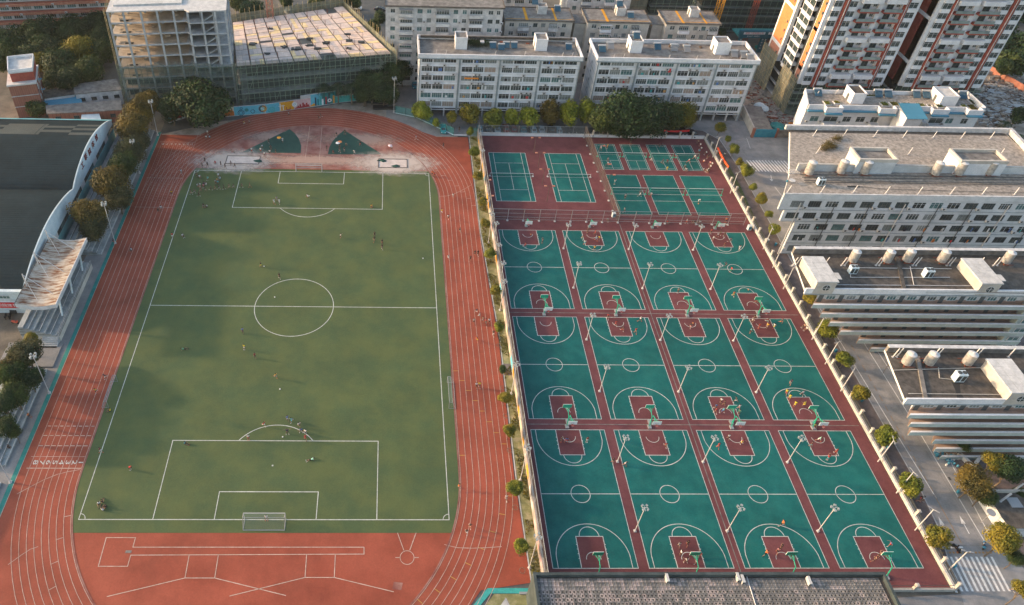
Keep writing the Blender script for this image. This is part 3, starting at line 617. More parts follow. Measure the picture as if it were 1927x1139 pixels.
# ---------------------------------------------------------------- old apartment blocks behind
def flat_block(label,x0,y0,w,d,h,floors,cols,seed,wallm='white_grimy',roof='roof_grey',yz=None,ext=True,balc=True,z_hidden=0):
    rn=random.Random(seed); t=thing('apartment_block',label,'building',(x0,y0,0))
    fh=(h-1)/floors; n=len(cols); cs=[]; 
    for c in cols: cs.append((c[0],c[1]))
    rows=[(1+fh*k+.9-.9+.9,1+fh*k+2.3) for k in range(floors) if 1+fh*k+2.3<h-.3]
    mb=MB(); wallgrid(mb,0,w,0,h,[(a,b) for a,b in cs],rows,0,.3); mb.box(0,.3,0,.3,d,h).box(w-.3,.3,0,w,d,h).box(.3,d-.3,0,w-.3,d,h); mb.build('wall',wallm,t)
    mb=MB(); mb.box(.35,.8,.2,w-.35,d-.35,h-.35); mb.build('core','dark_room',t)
    mb=MB(); mb.box(-.5,-.5,h,w+.5,d+.4,h+.3); mb.build('roof_slab',roof,t)
    mb=MB(); parapet(mb,-.5,-.5,w+.5,d+.4,h+.3,h+.55,.2); mb.build('parapet','roof_dark',t)
    for k,(a,b) in enumerate(rows):
        if b<z_hidden: continue
        for i,(c,dd) in enumerate(cs):
            if dd-c>2.3 and balc:
                mb=MB(); mb.box(c-.2,-1.0,a-1.0,dd+.2,-.003,a-.85).box(c-.2,-1.0,a-.85,dd+.2,-.88,a+.05).box(c-.2,-.88,a-.85,c-.08,-.003,a+.05).box(dd+.08,-.88,a-.85,dd+.2,-.003,a+.05)
                mb.build('balcony',rn.choice(['white_wall','white_grimy','grey_wall']),t)
                if rn.random()<.45: 
                    mb=MB(); mb.box(c-.3,-1.3,b+.1,dd+.3,-.003,b+.18); mb.build('awning',rn.choice(['white_grimy','tarp','metal_grey']),t)
                win(t,((c+dd)/2,-.5 if rn.random()<.4 else .15,(a+b)/2),dd-c,b-a,0,rn.choice(['glass_dark','curtain','glass_dark','glass_teal']),bars=4,fr='frame_white')
            else: win(t,((c+dd)/2,.12,(a+b)/2),dd-c,b-a,0,rn.choice(['glass_dark','glass_dark','glass_teal','curtain']),bars=1,fr='frame_dark' if rn.random()<.5 else 'frame_white')
            if rn.random()<.2: ac(t,(dd+.7,-.01,a),0,1)
    return t
B=flat_block('large grimy white apartment block with many enclosed balconies, left of all the rear blocks',-30.6,74.0,37,16,28,9,[(1.5,3.0),(4.6,8.4),(10,11.6),(13,14.4),(16.0,20.0),(21.4,22.8),(24.2,25.6),(26.6,30.6),(32.4,34.0),(35,36.2)],5,z_hidden=8)
for i,(lb,x,w,sd) in enumerate([('low cream apartment block with brown flat roof, first right of the large grimy block',8.2,22.0,21),('cream apartment block with stained brown roof behind the left half of the right dormitory',35.2,20.2,22),('cream apartment block with brown roof and small brick hut beside the yellow crane',61.0,17.5,23)]):
    b=flat_block(lb,x,78.4,w,9.3,22,7,[(1.4,3.0),(4.4,7.6),(9.2,10.6),(11.8,13.2),(14.4,17.0)]+([(18.6,20)] if w>20.5 else []),sd,wallm='cream_wall',roof='roof_grey',z_hidden=9)
    mb=MB(); mb.box(w*.30,-.35,22.31,w*.34,9.4,22.36).box(.2,.8,22.32,w-.2,1.0,22.37)
    if i!=1: mb.box(w*.74,-.35,22.31,w*.77,9.4,22.36)
    mb.build('roof_seam','paint_amber',b)
    stairbox(b,w*.5,4.6,w*.5+3.0,7.6,22.3,2.3,'white_grimy','roof_grey')
    # a lower stepped wing on the left end
    mb=MB(); mb.box(-3.6,2.5,0,-.02,9.0,20.4); o=mb.build('wing','cream_wall',b); mb=MB(); mb.box(-3.9,2.2,20.4,-.02,9.2,20.65); mb.build('wing_roof','roof_grey',o)
    for k in range(3): win(b,(-3.62,5.2,12.5+2.9*k),1.0,1.3,R(-90),'glass_dark',bars=1,fr='frame_dark')
heater((8.2+10,78.4+6.4,24.9),'solar heater standing on the hut of the low cream block, leftmost of the rear roofs',0,1.1); heater((8.2+18,78.4+7.2,22.3),'solar heater at the rear right of the low cream block roof',0,1.1)
heater((35.2+11,78.4+6.4,24.9),'solar heater on the hut of the middle cream block',0,1.1); heater((35.2+14.5,78.4+3.4,22.3),'blue solar heater standing by itself in the middle of the middle cream block roof',0,1.1)
flat_block('white apartment block with tall narrow windows behind the first cream block',9.5,98.0,14,10,24,8,[(1.5,3.0),(4.4,7.6),(9.2,10.6)],31,z_hidden=8)
flat_block('white apartment block behind and between the two cream blocks, reaching the top of the photo',32.0,97.5,22,11,26,8,[(2,3.4),(5,8),(10,11.4),(13,16),(18,19.5)],32,z_hidden=8)
# ---------------------------------------------------------------- dark netted building sites far behind
def netted(label,pts,h,m='net_green',seed=1,cat='construction site'):
    t=thing('netted_building',label,cat,(0,0,0)); k=len(pts); 
    cx_=sum(p[0] for p in pts)/k; cy_=sum(p[1] for p in pts)/k
    inn=[(cx_+(x-cx_)*.93,cy_+(y-cy_)*.93) for x,y in pts]
    mb=MB()
    for i in range(int(h/3.2)+1): mb.prism(inn,i*3.2,i*3.2+.3)
    mb.build('floor_slabs','raw_concrete',t)
    mb=MB(); mb.prism([(cx_+(x-cx_)*.85,cy_+(y-cy_)*.85) for x,y in pts],0,h-.5); mb.build('core','dark_room',t)
    for i in range(k):
        a=pts[i]; b=pts[(i+1)%k]; mb=MB(); mb.quad((a[0],a[1],0),(b[0],b[1],0),(b[0],b[1],h),(a[0],a[1],h)); mb.build('safety_net',m,t)
        Lh=math.dist(a,b); n=max(2,int(Lh/2.4))
        for j in range(n+1):
            f=j/n; x=a[0]+(b[0]-a[0])*f; y=a[1]+(b[1]-a[1])*f; mb=MB(); mb.tube((x,y,0),(x,y,h+1.2),.06,n=4,cap=False); mb.build('scaffold_pole','bamboo_green',t)
        for j in range(1,int(h/2.2)):
            mb=MB(); mb.tube((a[0],a[1],j*2.2),(b[0],b[1],j*2.2),.05,n=4,cap=False); mb.build('scaffold_rail','bamboo_green',t)
    return t
netted('dark green netted tower shell beyond the cream blocks, left of the yellow crane',[(63,104),(80,104),(80,122),(63,122)],22)
netted('widest dark green netted tower shell beyond the blue site gate',[(86,118),(124,118),(124,146),(86,146)],34)
netted('narrow netted block with yellowish mesh behind the white rear block',[(55.5,102),(61.5,102),(61.5,114),(55.5,114)],24,'net_pale')
# ---------------------------------------------------------------- cranes
def mast(label,x,y,h,m,w=1.9,name='tower_crane'):
    t=thing(name,label,'crane',(x,y,0)); 
    for sx in (-1,1):
        for sy in (-1,1): mb=MB(); mb.tube((sx*w/2,sy*w/2,0),(sx*w/2,sy*w/2,h),.13,n=4); mb.build('leg',m,t)
    mb=MB(); st=2.2
    for k in range(int(h/st)):
        z=k*st; c=[(-w/2,-w/2),(w/2,-w/2),(w/2,w/2),(-w/2,w/2)]
        for i in range(4):
            a=c[i]; b=c[(i+1)%4]
            mb.tube((a[0],a[1],z),(b[0],b[1],z),.06,n=4).tube((a[0],a[1],z),(b[0],b[1],z+st),.06,n=4)
    mb.build('lattice',m,t); return t
x,y=at(1290,40,22); mast('yellow lattice crane mast rising behind the cream blocks',88.0,103.0,60,'paint_amber')
x,y=at(1405,62,3); mast('dark lattice hoist mast in front of the green netted shell',x,y,45,'tower_red',1.5)
x,y=at(509,33,15); mast('orange lattice crane mast at the rear edge of the timber roof deck',x,y,48,'brick_orange')
# ---------------------------------------------------------------- blue site gate
t=thing('site_gate','dark blue construction site gate with white sign boards and green roof','gate',at(1385,98,0),R(2))
mb=MB()
for x in (0,8.2,9.4,17.5): mb.box(x-.5,-.5,0,x+.5,.5,6.0)
mb.build('pillar','gate_blue',t)
mb=MB(); mb.box(-1,-.7,6.0,18.5,.7,8.6); mb.build('beam','gate_blue',t)
mb=MB(); mb.box(-1,.7,6.0,18.5,6.4,6.3); mb.build('gate_roof','tarp',t)
for x in (4.2,13.4): 
    mb=MB(); mb.box(x-4,-.76,7.4,x+4,-.705,8.3); o=mb.build('sign_board','sign_white',t)
    ob('sign_lettering',text_mesh('建筑工程有限公司',.85,'banner_red'),o,(x,-.775,7.85)).rotation_euler=(R(90),0,0)
    ob('slogan',text_mesh('安全生产 文明施工',.6,'sign_white'),t,(x,-.715,6.65)).rotation_euler=(R(90),0,0)
for x in (0,8.2,9.4,17.5):
    for k in range(4): ob('pillar_letter',text_mesh('安质文明'[k],.6,'sign_white'),t,(x,-.515,5.2-1.15*k)).rotation_euler=(R(90),0,0)
t=thing('site_hoarding','orange red printed hoarding board right of the blue site gate','hoarding',at(1428,80,0),R(3)); mb=MB(); mb.box(0,0,0,7,.15,3.2); mb.build('board','brick_orange',t); mb=MB(); mb.ball((3.5,-.02,1.6),.6,n=12,sz=1); mb.build('emblem','metal_dark',t)
# ---------------------------------------------------------------- twin towers
def tower(label,X,W,seed,lay,leftface):
    t=thing('residential_tower',label,'building',(X,60.0,0)); rn=random.Random(seed); FH=3.12; N=14; Z0=11.2; H=Z0+FH*N; D=24
    mb=MB(); mb.box(.9,1.3,2,W-.3,D-.5,H-1); mb.build('core','dark_room',t)
    # front skin: piers between the columns of openings
    mb=MB(); xs=0
    opn=sorted([(a*W,b*W) for a,b,k in lay]); 
    for a,b in opn+[(W,W)]:
        if a>xs+.02: mb.box(xs,0,Z0,a,.8,H)
        xs=b
    mb.box(W-.35,.8,Z0,W,D,H).box(0.0,.8,Z0,.35,3.6,H)
    mb.build('wall','white_wall',t)
    for a,b,kind in lay:
        x0,x1=a*W,b*W
        for k in range(N):
            z=Z0+FH*k
            if kind=='w':   # window with a white sill band
                mb=MB(); mb.box(x0,-.55 ,z,x1,.8,z+1.2); mb.build('bay_sill','white_wall',t)
                win(t,((x0+x1)/2,-.30,z+1.2+(FH-1.2)/2),x1-x0,FH-1.2,0,'glass_dark',bars=1,fr='frame_white')
            elif kind=='r': pass
            elif kind=='b':
                white=(k%4==1); m='white_wall' if white else 'tower_red'
                mb=MB()
                if white: mb.box(x0-.2,-1.5,z-.25,x1+.2,.8,z+1.1)
                else: mb.box(x0-.1,-1.35,z-.18,x1+.1,.8,z+.22)
                mb.build('balcony_slab',m,t)
                if not white:
                    mb=MB(); mb.box(x0,-1.32,z+.22,x1,-1.27,z+1.2); mb.build('balustrade','pale_glass',t)
                wd=x1-x0
                mb=MB(); mb.box(x0,.62,z+.2,x1,.68,z+2.95); mb.build('back_wall','white_wall',t)
                win(t,(x0+wd*.45,.52,z+1.4),wd*.34,2.4,0,'glass_dark',bars=1,fr='frame_dark',name='balcony_door')
                win(t,(x0+wd*.87,.52,z+1.8),wd*.2,1.4,0,'glass_dark',bars=1,fr='frame_white')
        if kind=='r':
            mb=MB(); mb.box(x0,-.75,Z0-.6,x1,.8,H); mb.build('pilaster','tower_red',t)
            mb=MB(); mb.tube(((x0+x1)/2,-.85,Z0-.6),((x0+x1)/2,-.85,H),.12,n=6); mb.build('downpipe','white_grimy',t)
    mb=MB(); mb.box(0,0,H,W,D,H+.4); mb.build('roof_slab','roof_grey',t)
    # left face
    if leftface:
        segs=[(.0,3.4,0.0),(15.0,23.5,-.9)]
        for y0,y1,xo in segs:
            mb=MB(); mb.box(xo,y0+(.8 if y0<1 else 0),Z0+.02,xo+1.2,y1,H-.02); mb.build('wall','white_wall',t)
        mb=MB(); mb.box(1.2,3.4,Z0,1.4,15,H); mb.build('recess_wall','white_wall',t)
        # orange panels with white frame bands every four floors
        for y0,y1,xo in [(4.3-3.2,3.25,-.0),(16.0,22.6,-.9)]:
            z=Z0+.6
            for j,(hh,mm) in enumerate([(3.6,'brick_orange'),(12.0,'tower_orange'),(12.0,'tower_orange'),(12,'tower_orange')]):
                mb=MB(); mb.box(xo-.06,y0,z,xo-.004,y1,z+hh); o=mb.build('orange_panel',mm,t)
                for q in range(max(1,int(hh/3.1))): win(o,(xo-.08,y0+(y1-y0)*.16,z+1.6+3.1*q),.7,.9,R(-90),'glass_dark',bars=0,fr='frame_dark')
                z+=hh+1.2
        for k in range(N):
            z=Z0+FH*k
            mb=MB(); mb.box(-.5,6.2,z-.1,1.3,12.6,z+1.0).box(-.5,6.2,z+1.0,-.35,6.35,z+2.9).box(-.5,12.4,z+1.0,-.35,12.6,z+2.9).box(-.5,9.3,z+1.0,-.4,9.45,z+2.9); mb.build('bay_sill','white_wall',t)
            mb=MB(); mb.box(-.3,6.4,z+1.0,-.2,12.4,z+2.95); mb.build('bay_glass','glass_dark',t)
            mb=MB(); mb.box(.3,12.7,z-.1,1.25,14.9,z+.2); mb.build('recess_ledge','white_wall',t)
    else:
        mb=MB(); mb.box(0,.8,Z0,.35,D,H); mb.build('side_wall','tower_red',t)
        for q in range(9): win(t,(-.02,8.0,Z0+2+4.2*q),.9,1.0,R(-90),'glass_dark',bars=0,fr='frame_dark')
        for zz in (Z0+7.5,Z0+22): mb=MB(); mb.box(-.07,.8,zz,-.003,D,zz+1.1); mb.build('white_band','white_wall',t)
    # raw lower storeys
    for zf in (0,3.6,7.4):
        mb=MB(); mb.box(.2,.2,zf,W-.2,D-.2,zf+.35); mb.build('floor_slab','raw_concrete',t)
    return t
TA=tower('unfinished white tower with red stripes and sunlit orange side panels, left of the two towers',100.6,27.4,41,[(.045,.135,'w'),(.155,.20,'r'),(.215,.30,'w'),(.335,.545,'b'),(.60,.80,'b'),(.815,.855,'r'),(.87,.965,'w')],True)
TB=tower('unfinished white tower with red stripes at the upper right corner, right of the two towers',133.4,26.8,42,[(.045,.145,'w'),(.155,.185,'r'),(.20,.41,'b'),(.47,.70,'b'),(.715,.80,'w'),(.815,.86,'r'),(.88,.975,'w')],False)
def scaffold(label,a,b,z0,h,m,pole='bamboo',step=1.9):
    t=thing('scaffold_screen',label,'scaffolding',(a[0],a[1],z0)); dx,dy=b[0]-a[0],b[1]-a[1]; L=math.hypot(dx,dy); t.rotation_euler.z=math.atan2(dy,dx)
    mb=MB(); n=int(L/step)
    for i in range(n+1):
        x=L*i/n; mb=MB(); mb.tube((x,0,0),(x+.05,0,h+.8),.06,n=5); mb.build('scaffold_pole',pole,t)
    for j in range(int(h/step)+1):
        z=.4+j*step; 
        if z<h: mb=MB(); mb.tube((-.3,-.08,z),(L+.3,-.08,z),.05,n=5); mb.build('scaffold_rail',pole,t)
    mb=MB(); 
    nx=max(2,int(L/2)); nz=max(2,int(h/2)); rn=random.Random(int(L*7)); V=[[(L*i/nx,.15+rn.uniform(-.12,.12),h*j/nz) for i in range(nx+1)] for j in range(nz+1)]
    for j in range(nz):
        for i in range(nx): mb.quad(V[j][i],V[j][i+1],V[j+1][i+1],V[j+1][i])
    mb.build('safety_net',m,t)
    mb=MB(); mb.tube((0,-.15,.2),(min(L,h),-.15,min(L,h)),.05,n=5).tube((L,-.15,.2),(L-min(L,h),-.15,min(L,h)),.05,n=5); mb.build('brace',pole,t)
    return t
scaffold('sunlit straw coloured netting at the rear foot of the left tower',(98.4,84),(99.0,74.5),0,13.5,'net_pale')
scaffold('straw coloured netting at the front corner foot of the left tower',(99.6,70.0),(99.8,60.0),0,13.0,'net_pale')
scaffold('dark green netting along the front foot of the left tower',(100,59.5),(129,59.5),0,11,'net_green','bamboo_green')
scaffold('dark green netting along the front foot of the right tower',(132.6,59.5),(160.5,59.5),0,11,'net_green','bamboo_green')
# ---------------------------------------------------------------- construction block with open floors
ang=math.atan2(60.7-56.4,-77.3+111.2)
CTt=thing('concrete_frame_building','unfinished concrete frame tower with open floors above green netting at the upper left','building',(-111.2,56.4,0),ang)
L=34.0; D=13.0; FH=3.62; NF=9; cx_s=[0,4.3,9.2,13.8,18.4,22.6,26.6,30.4,33.4]
for k in range(NF+1):
    z=k*FH
    prof=[(0,0),(21.8,0),(23.4,-1.6),(L,-1.6),(L,D),(0,D)]
    mb=MB(); mb.prism(prof,z-.35,z); mb.build('floor_slab','raw_concrete' if k<NF else 'white_slab',CTt)
    if k<NF:
        mb=MB(); mb.poly([(.2,.5,z+.01),(21,.5,z+.01),(21,D-.5,z+.01),(.2,D-.5,z+.01)]); mb.build('floor_rubble','raw_floor',CTt)
rn=random.Random(4)
for k in range(NF):
    z=k*FH
    for i,x in enumerate(cx_s):
        for y in (0.05 if x<22 else -1.5,6.2,D-.6):
            if y>5 and k<3: continue
            mb=MB(); mb.box(x,y,z,x+.55,y+.55,z+FH-.35); mb.build('column','raw_concrete',CTt)
    if k>2:
        mb=MB(); mb.box(.3,D-.35,z,L-.3,D-.1,z+FH-.4); mb.build('rear_wall','raw_floor' if k%2 else 'raw_concrete',CTt)
        mb=MB(); mb.box(22.3,.4,z,22.5,6,z+FH-.4).box(29.9,-.8,z,30.05,6,z+FH-.4).box(25.9,1.4,z,26.0,6.0,z+FH-.4); mb.build('partition','raw_concrete',CTt)
        # stair flight in the bay
        mb=MB(); n=9
        for q in range(n): mb.box(26.9+q*.33,-.9,z+q*.2,27.25+q*.33,.6,z+q*.2+.24)
        for q in range(n): mb.box(29.55-q*.33,.8,z+1.8+q*.18,29.9-q*.33,2.2,z+2.0+q*.18)
        mb.build('stair','raw_concrete',CTt)
        mb=MB()
        for q in range(5):
            x=rn.uniform(1,20); y=rn.uniform(1,5); mb.box(x,y,z+.02,x+rn.uniform(.3,1.6),y+rn.uniform(.2,.8),z+rn.uniform(.1,.7))
        mb.build('building_rubble','raw_floor',CTt,kind='stuff')
        mb=MB(); mb.box(3.0,.9,z+.04,5.4,1.9,z+.09); mb.build('floor_opening','dark_room',CTt)
mb=MB(); mb.box(1.5,3.5,NF*FH,21,D-.2,NF*FH+.5); mb.build('upper_slab','white_slab',CTt)
mb=MB(); mb.box(.2,.2,-.0,L-.2,D-.2,.02); mb.build('core','dark_room',CTt)
mb=MB(); mb.box(.9,2.5,.3,L-.9,D-.8,3*FH); mb.build('lower_core','dark_room',CTt)
rn=random.Random(9)
for (a,b,hh,lb) in [((-.6,-.6),(L+.3,-2.2),16.0,'front'),((-.6,D),(-.6,-.6),17.5,'side')]:
    dx,dy=b[0]-a[0],b[1]-a[1]; Ls=math.hypot(dx,dy); n=int(Ls/1.7)
    for i in range(n+1):
        x=a[0]+dx*i/n; y=a[1]+dy*i/n; mb=MB(); mb.tube((x,y,0),(x+rn.uniform(-.15,.15),y,hh+rn.uniform(-.6,.9) if lb=='front' else NF*FH+.8),.06,n=5); mb.build('scaffold_pole','bamboo_green' if lb=='front' else 'bamboo',CTt)
    for j in range(1,9):
        mb=MB(); mb.tube((a[0],a[1]-.1,j*1.8),(b[0],b[1]-.1,j*1.8+rn.uniform(-.1,.1)),.05,n=5); mb.build('scaffold_rail','bamboo_green',CTt)
    mb=MB(); nx=int(Ls/2); nz=8
    V=[[(a[0]+dx*i/nx+rn.uniform(-.1,.1),a[1]+dy*i/nx-.2+rn.uniform(-.2,.2),(hh+ (rn.uniform(-.9,.5) if j==nz else 0))*j/nz) for i in range(nx+1)] for j in range(nz+1)]
    for j in range(nz):
        for i in range(nx): mb.quad(V[j][i],V[j][i+1],V[j+1][i+1],V[j+1][i])
    mb.build('safety_net','net_green',CTt)
# ---------------------------------------------------------------- podium with formwork deck
FL,FR,RR_,RL=(-76.0,57.6),(-28.4,67.6),(-45.8,101.9),(-82.0,87.5)
PT=thing('podium_building','netted concrete podium with a patchwork timber formwork roof deck','building',(FL[0],FL[1],0))
def rel(p): return (p[0]-FL[0],p[1]-FL[1])
def bil(u,v):
    a=[FL[i]+(FR[i]-FL[i])*u for i in (0,1)]; b=[RL[i]+(RR_[i]-RL[i])*u for i in (0,1)]
    return (a[0]+(b[0]-a[0])*v-FL[0],a[1]+(b[1]-a[1])*v-FL[1])
for z in (.0,4.8,9.6): mb=MB(); mb.prism([bil(.01,.01),bil(.99,.01),bil(.99,.99),bil(.01,.99)],z,z+.4); mb.build('floor_slab','raw_concrete',PT)
mb=MB(); mb.prism([bil(0,0),bil(1,0),bil(1,1),bil(0,1)],14.3,14.9); mb.build('deck_slab','metal_dark',PT)
mb=MB(); mb.prism([bil(.06,.08),bil(.94,.08),bil(.94,.94),bil(.06,.94)],.4,14.2); mb.build('core','dark_room',PT)
NU,NV=11,9; rn=random.Random(15)
holes={(6,6),(3,5),(7,1),(8,7),(4,5)}
for i in range(NU):
    for j in range(NV):
        if (i,j) in [(9,8),(5,3),(6,0)]:continue
        u0,u1,v0,v1=i/NU+.004,(i+1)/NU-.004,j/NV+.004,(j+1)/NV-.004
        # each bay is a few sheets
        ns=rn.choice((2,3,3)); hor=rn.random()<.5
        for q in range(ns):
            a,b=q/ns,(q+1)/ns-.012
            if hor: A=(u0+(u1-u0)*a,u0+(u1-u0)*b,v0,v1)
            else: A=(u0,u1,v0+(v1-v0)*a,v0+(v1-v0)*b)
            if A and (i,j) in ((2,4),(4,5)) and q==0: continue
            h=rn.uniform(0,.05)
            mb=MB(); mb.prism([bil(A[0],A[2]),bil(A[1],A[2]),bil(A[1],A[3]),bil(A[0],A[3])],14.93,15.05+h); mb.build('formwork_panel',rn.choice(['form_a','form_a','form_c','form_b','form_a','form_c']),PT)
for i in range(1,NU):
    for j in range(1,NV):
        if rn.random()<.65:
            x,y=bil(i/NU,j/NV); mb=MB()
            for q in range(5): mb.tube((x+rn.uniform(-.2,.2),y+rn.uniform(-.2,.2),14.9),(x+rn.uniform(-.4,.4),y+rn.uniform(-.3,.3),16.6+rn.uniform(0,.6)),.025,n=4)
            mb.build('rebar_starter','rust',PT)
HN=['left one, half way back','left front one near the netted tower','small one left of the biggest','biggest flat one','right of the biggest, low','in front of the middle opening','beside the middle opening','behind the middle group','right front small one','right of centre, pair','right front near the edge','small one right of the front opening','far left at the back','at the front parapet']
for u,v,s in [(.12,.42,1.),(.2,.2,.9),(.33,.30,1),(.40,.24,1.5),(.5,.28,1),(.55,.2,1.2),(.62,.3,1.1),(.53,.42,.9),(.75,.15,.8),(.82,.42,1),(.86,.25,.9),(.79,.3,.8),(.28,.72,.6),(.6,.06,.9)]:
    mb=MB(); x,y=bil(u,v)
    for q in range(7): a=rn.uniform(0,3); mb.box(x+rn.uniform(-1,1)*s,y+rn.uniform(-.7,.7)*s,15.1,x+rn.uniform(-1,1)*s+.8,y+rn.uniform(-.7,.7)*s+.4,15.1+rn.uniform(.15,.5))
    o=thing('material_heap','dark heap of fixings on the formwork deck, %s'%HN.pop(0),'heap',(FL[0],FL[1],0),0,'dark heaps on the formwork deck'); mb.build('heap','metal_dark',o)
for a,b,hh,lb in [(bil(-.01,-.008),bil(1.02,-.008),16.2,'f'),(bil(1.02,-.025),bil(1.02,1.02),16.4,'r'),(bil(1.02,1.02),bil(-.01,1.02),17.5,'b')]:
    dx,dy=b[0]-a[0],b[1]-a[1]; Ls=math.hypot(dx,dy); n=int(Ls/1.6)
    for i in range(n+1):
        x=a[0]+dx*i/n; y=a[1]+dy*i/n; mb=MB(); mb.tube((x,y,0),(x+rn.uniform(-.2,.2),y,hh+rn.uniform(-.3,.8)+(2.5*rn.random() if lb!='f' else 0)),.065,n=5); mb.build('scaffold_pole','bamboo_green' if lb=='f' else 'bamboo',PT)
    for j in range(1,9 if lb=='f' else 10):
        mb=MB(); mb.tube((a[0],a[1]-.12,j*1.8),(b[0],b[1]-.12,j*1.8),.055,n=5); mb.build('scaffold_rail','bamboo_green',PT)
    if lb=='f':
        for i in range(5): x0=a[0]+dx*(i*.2+.02); x1=a[0]+dx*(i*.2+.15); y0=a[1]+dy*(i*.2+.02); y1=a[1]+dy*(i*.2+.15); mb=MB(); mb.tube((x0,y0-.25,1),(x1,y1-.25,15.5),.05,n=5); mb.build('brace','bamboo_green',PT)
    mb=MB(); nx=int(Ls/2); nz=6; V=[[(a[0]+dx*i/nx,a[1]+dy*i/nx+.25+rn.uniform(-.12,.12),hh*j/nz) for i in range(nx+1)] for j in range(nz+1)]
    for j in range(nz):
        for i in range(nx): mb.quad(V[j][i],V[j][i+1],V[j+1][i+1],V[j+1][i])
    mb.build('safety_net','net_green' if lb=='f' else 'net_pale',PT)
# ---------------------------------------------------------------- mural wall
t=thing('mural_wall','low perimeter wall with a bright mural of gears, bulbs and a city under the scaffolding','mural wall',(0,0,0))
mp=[(-81.6,52.45),(-68.1,54.9),(-58.4,57.9),(-45.1,62.2),(-37.5,64.0)]
segs=list(zip(mp,mp[1:])); tot=sum(math.dist(a,b) for a,b in segs)
def onwall(s,z,off=0.0):
    s=s*tot
    for a,b in segs:
        l=math.dist(a,b)
        if s<=l+1e-6 or (a,b)==segs[-1]:
            f=s/l; nx,ny=(b[1]-a[1])/l,-(b[0]-a[0])/l
            return (a[0]+(b[0]-a[0])*f+nx*off,a[1]+(b[1]-a[1])*f+ny*off,z)
        s-=l
hts=lambda s: 3.4 if s<.55 else (4.6 if s<.80 else 2.6)
mb=MB()
for i in range(60):
    s0,s1=i/60,(i+1)/60; h=hts((s0+s1)/2)
    a,b,c,d=onwall(s0,0,0),onwall(s1,0,0),onwall(s1,0,-.3),onwall(s0,0,-.3)
    mb.prism([a[:2],b[:2],c[:2],d[:2]],0,h)
mb.build('wall','raw_concrete',t)
def paint(s0,s1,z0,z1,m,name='mural_panel',off=.02,n=6):
    mb=MB()
    for i in range(n):
        a=s0+(s1-s0)*i/n; b=s0+(s1-s0)*(i+1)/n; mb.quad(onwall(a,z0,off),onwall(b,z0,off),onwall(b,z1,off),onwall(a,z1,off))
    return mb.build(name,m,t)
def pdisc(s,z,r,m,off=.03,n=20,teeth=0,hole=0,name='mural_shape'):
    mb=MB(); N=n if not teeth else teeth*4
    def rad(i): return r if not teeth else (r if (i//2)%2 else r*.8)
    P=[onwall(s+rad(i)*math.cos(2*math.pi*i/N)/tot,z+rad(i)*math.sin(2*math.pi*i/N),off) for i in range(N)]
    if hole:
        Q=[onwall(s+r*hole*math.cos(2*math.pi*i/N)/tot,z+r*hole*math.sin(2*math.pi*i/N),off) for i in range(N)]
        for i in range(N): j=(i+1)%N; mb.quad(P[i],P[j],Q[j],Q[i])
    else: mb.poly(P)
    mb.build(name,m,t)
def ppoly(pts,m,off=.03): mb=MB(); mb.poly([onwall(s,z,off) for s,z in pts]); mb.build('mural_shape',m,t)
paint(0,.09,.2,3.3,'paint_cream'); paint(.09,.40,.2,3.3,'paint_cyan',n=10); paint(.40,.50,.2,3.3,'paint_amber'); paint(.445,.475,.2,3.3,'paint_crimson',off=.026); paint(.50,.66,.2,3.4,'paint_rose'); paint(.62,.70,.2,4.5,'paint_cyan',off=.024); paint(.70,.80,.2,4.5,'paint_teal'); paint(.80,1,.2,2.5,'paint_aqua')
for s,z,r in ((.03,1.1,1.0),(.065,1.3,1.1)): pdisc(s,z,r,'paint_burnt'); ppoly([(s-r/tot,.2),(s+r/tot,.2),(s+r/tot,z),(s-r/tot,z)],'paint_burnt',.032)
for s,z,r,m,te,ho in ((.135,1.0,1.15,'paint_deep',12,.7),(.135,1.0,.6,'paint_deep',0,.75),(.14,2.5,.5,'paint_deep',8,.6),(.175,1.9,.7,'paint_teal',8,.0),(.215,1.2,.8,'paint_deep',9,.65),(.285,1.9,1.4,'paint_amber',14,0),(.282,1.9,1.2,'paint_deep',0,0),(.282,1.9,.7,'paint_aqua',0,0),(.345,1.0,1.2,'paint_aqua',12,.65),(.345,1.0,.55,'paint_aqua',8,.5)): pdisc(s,z,r,m,.03+.004*te/10+(.01 if r<.8 else 0)+(.012 if m=='paint_deep' and not te and r>1 else 0)+(.024 if m=='paint_aqua' and not te else 0),24,te,ho)
mb=MB(); P2=[(-.45,.45),(.45,.45),(.45,.25),(-.2,.25),(-.2,.1),(.45,.1),(.45,-.45),(-.45,-.45),(-.45,-.25),(.2,-.25),(.2,-.1),(-.45,-.1)]
for a in ((-.45,.27,.45,.45),(-.45,-.02,-.25,.27),(-.25,-.05,.45,.12),(.25,-.3,.45,-.05),(-.45,-.45,.45,-.28)):
    mb.quad(*[onwall(.282+x/tot,1.9+z,.07) for x,z in ((a[0],a[1]),(a[2],a[1]),(a[2],a[3]),(a[0],a[3]))])
mb.build('mural_emblem','paint_snow',t)
for s in (.405,.425): ppoly([(s-.003,.4),(s+.003,.4),(s+.003,2.9-(.6 if s>.41 else 0)),(s-.003,2.9-(.6 if s>.41 else 0))],'paint_snow',.04); ppoly([(s-.012,1.9),(s+.012,1.9),(s+.012,2.1),(s-.012,2.1)],'paint_snow',.044)
pdisc(.46,2.2,1.05,'paint_amber',.045); ppoly([(.45,.5),(.47,.5),(.47,1.5),(.45,1.5)],'paint_amber',.047); pdisc(.505,1.9,.85,'paint_snow',.048); pdisc(.505,1.9,.35,'paint_cyan',.055,hole=.6)
for i,s in enumerate((.53,.545,.565,.575,.59,.60)): ppoly([(s-.006,.25),(s+.006,.25),(s+.006,1.2+.9*((i*37)%5)/4),(s-.006,1.2+.9*((i*37)%5)/4)],'paint_crimson',.04)
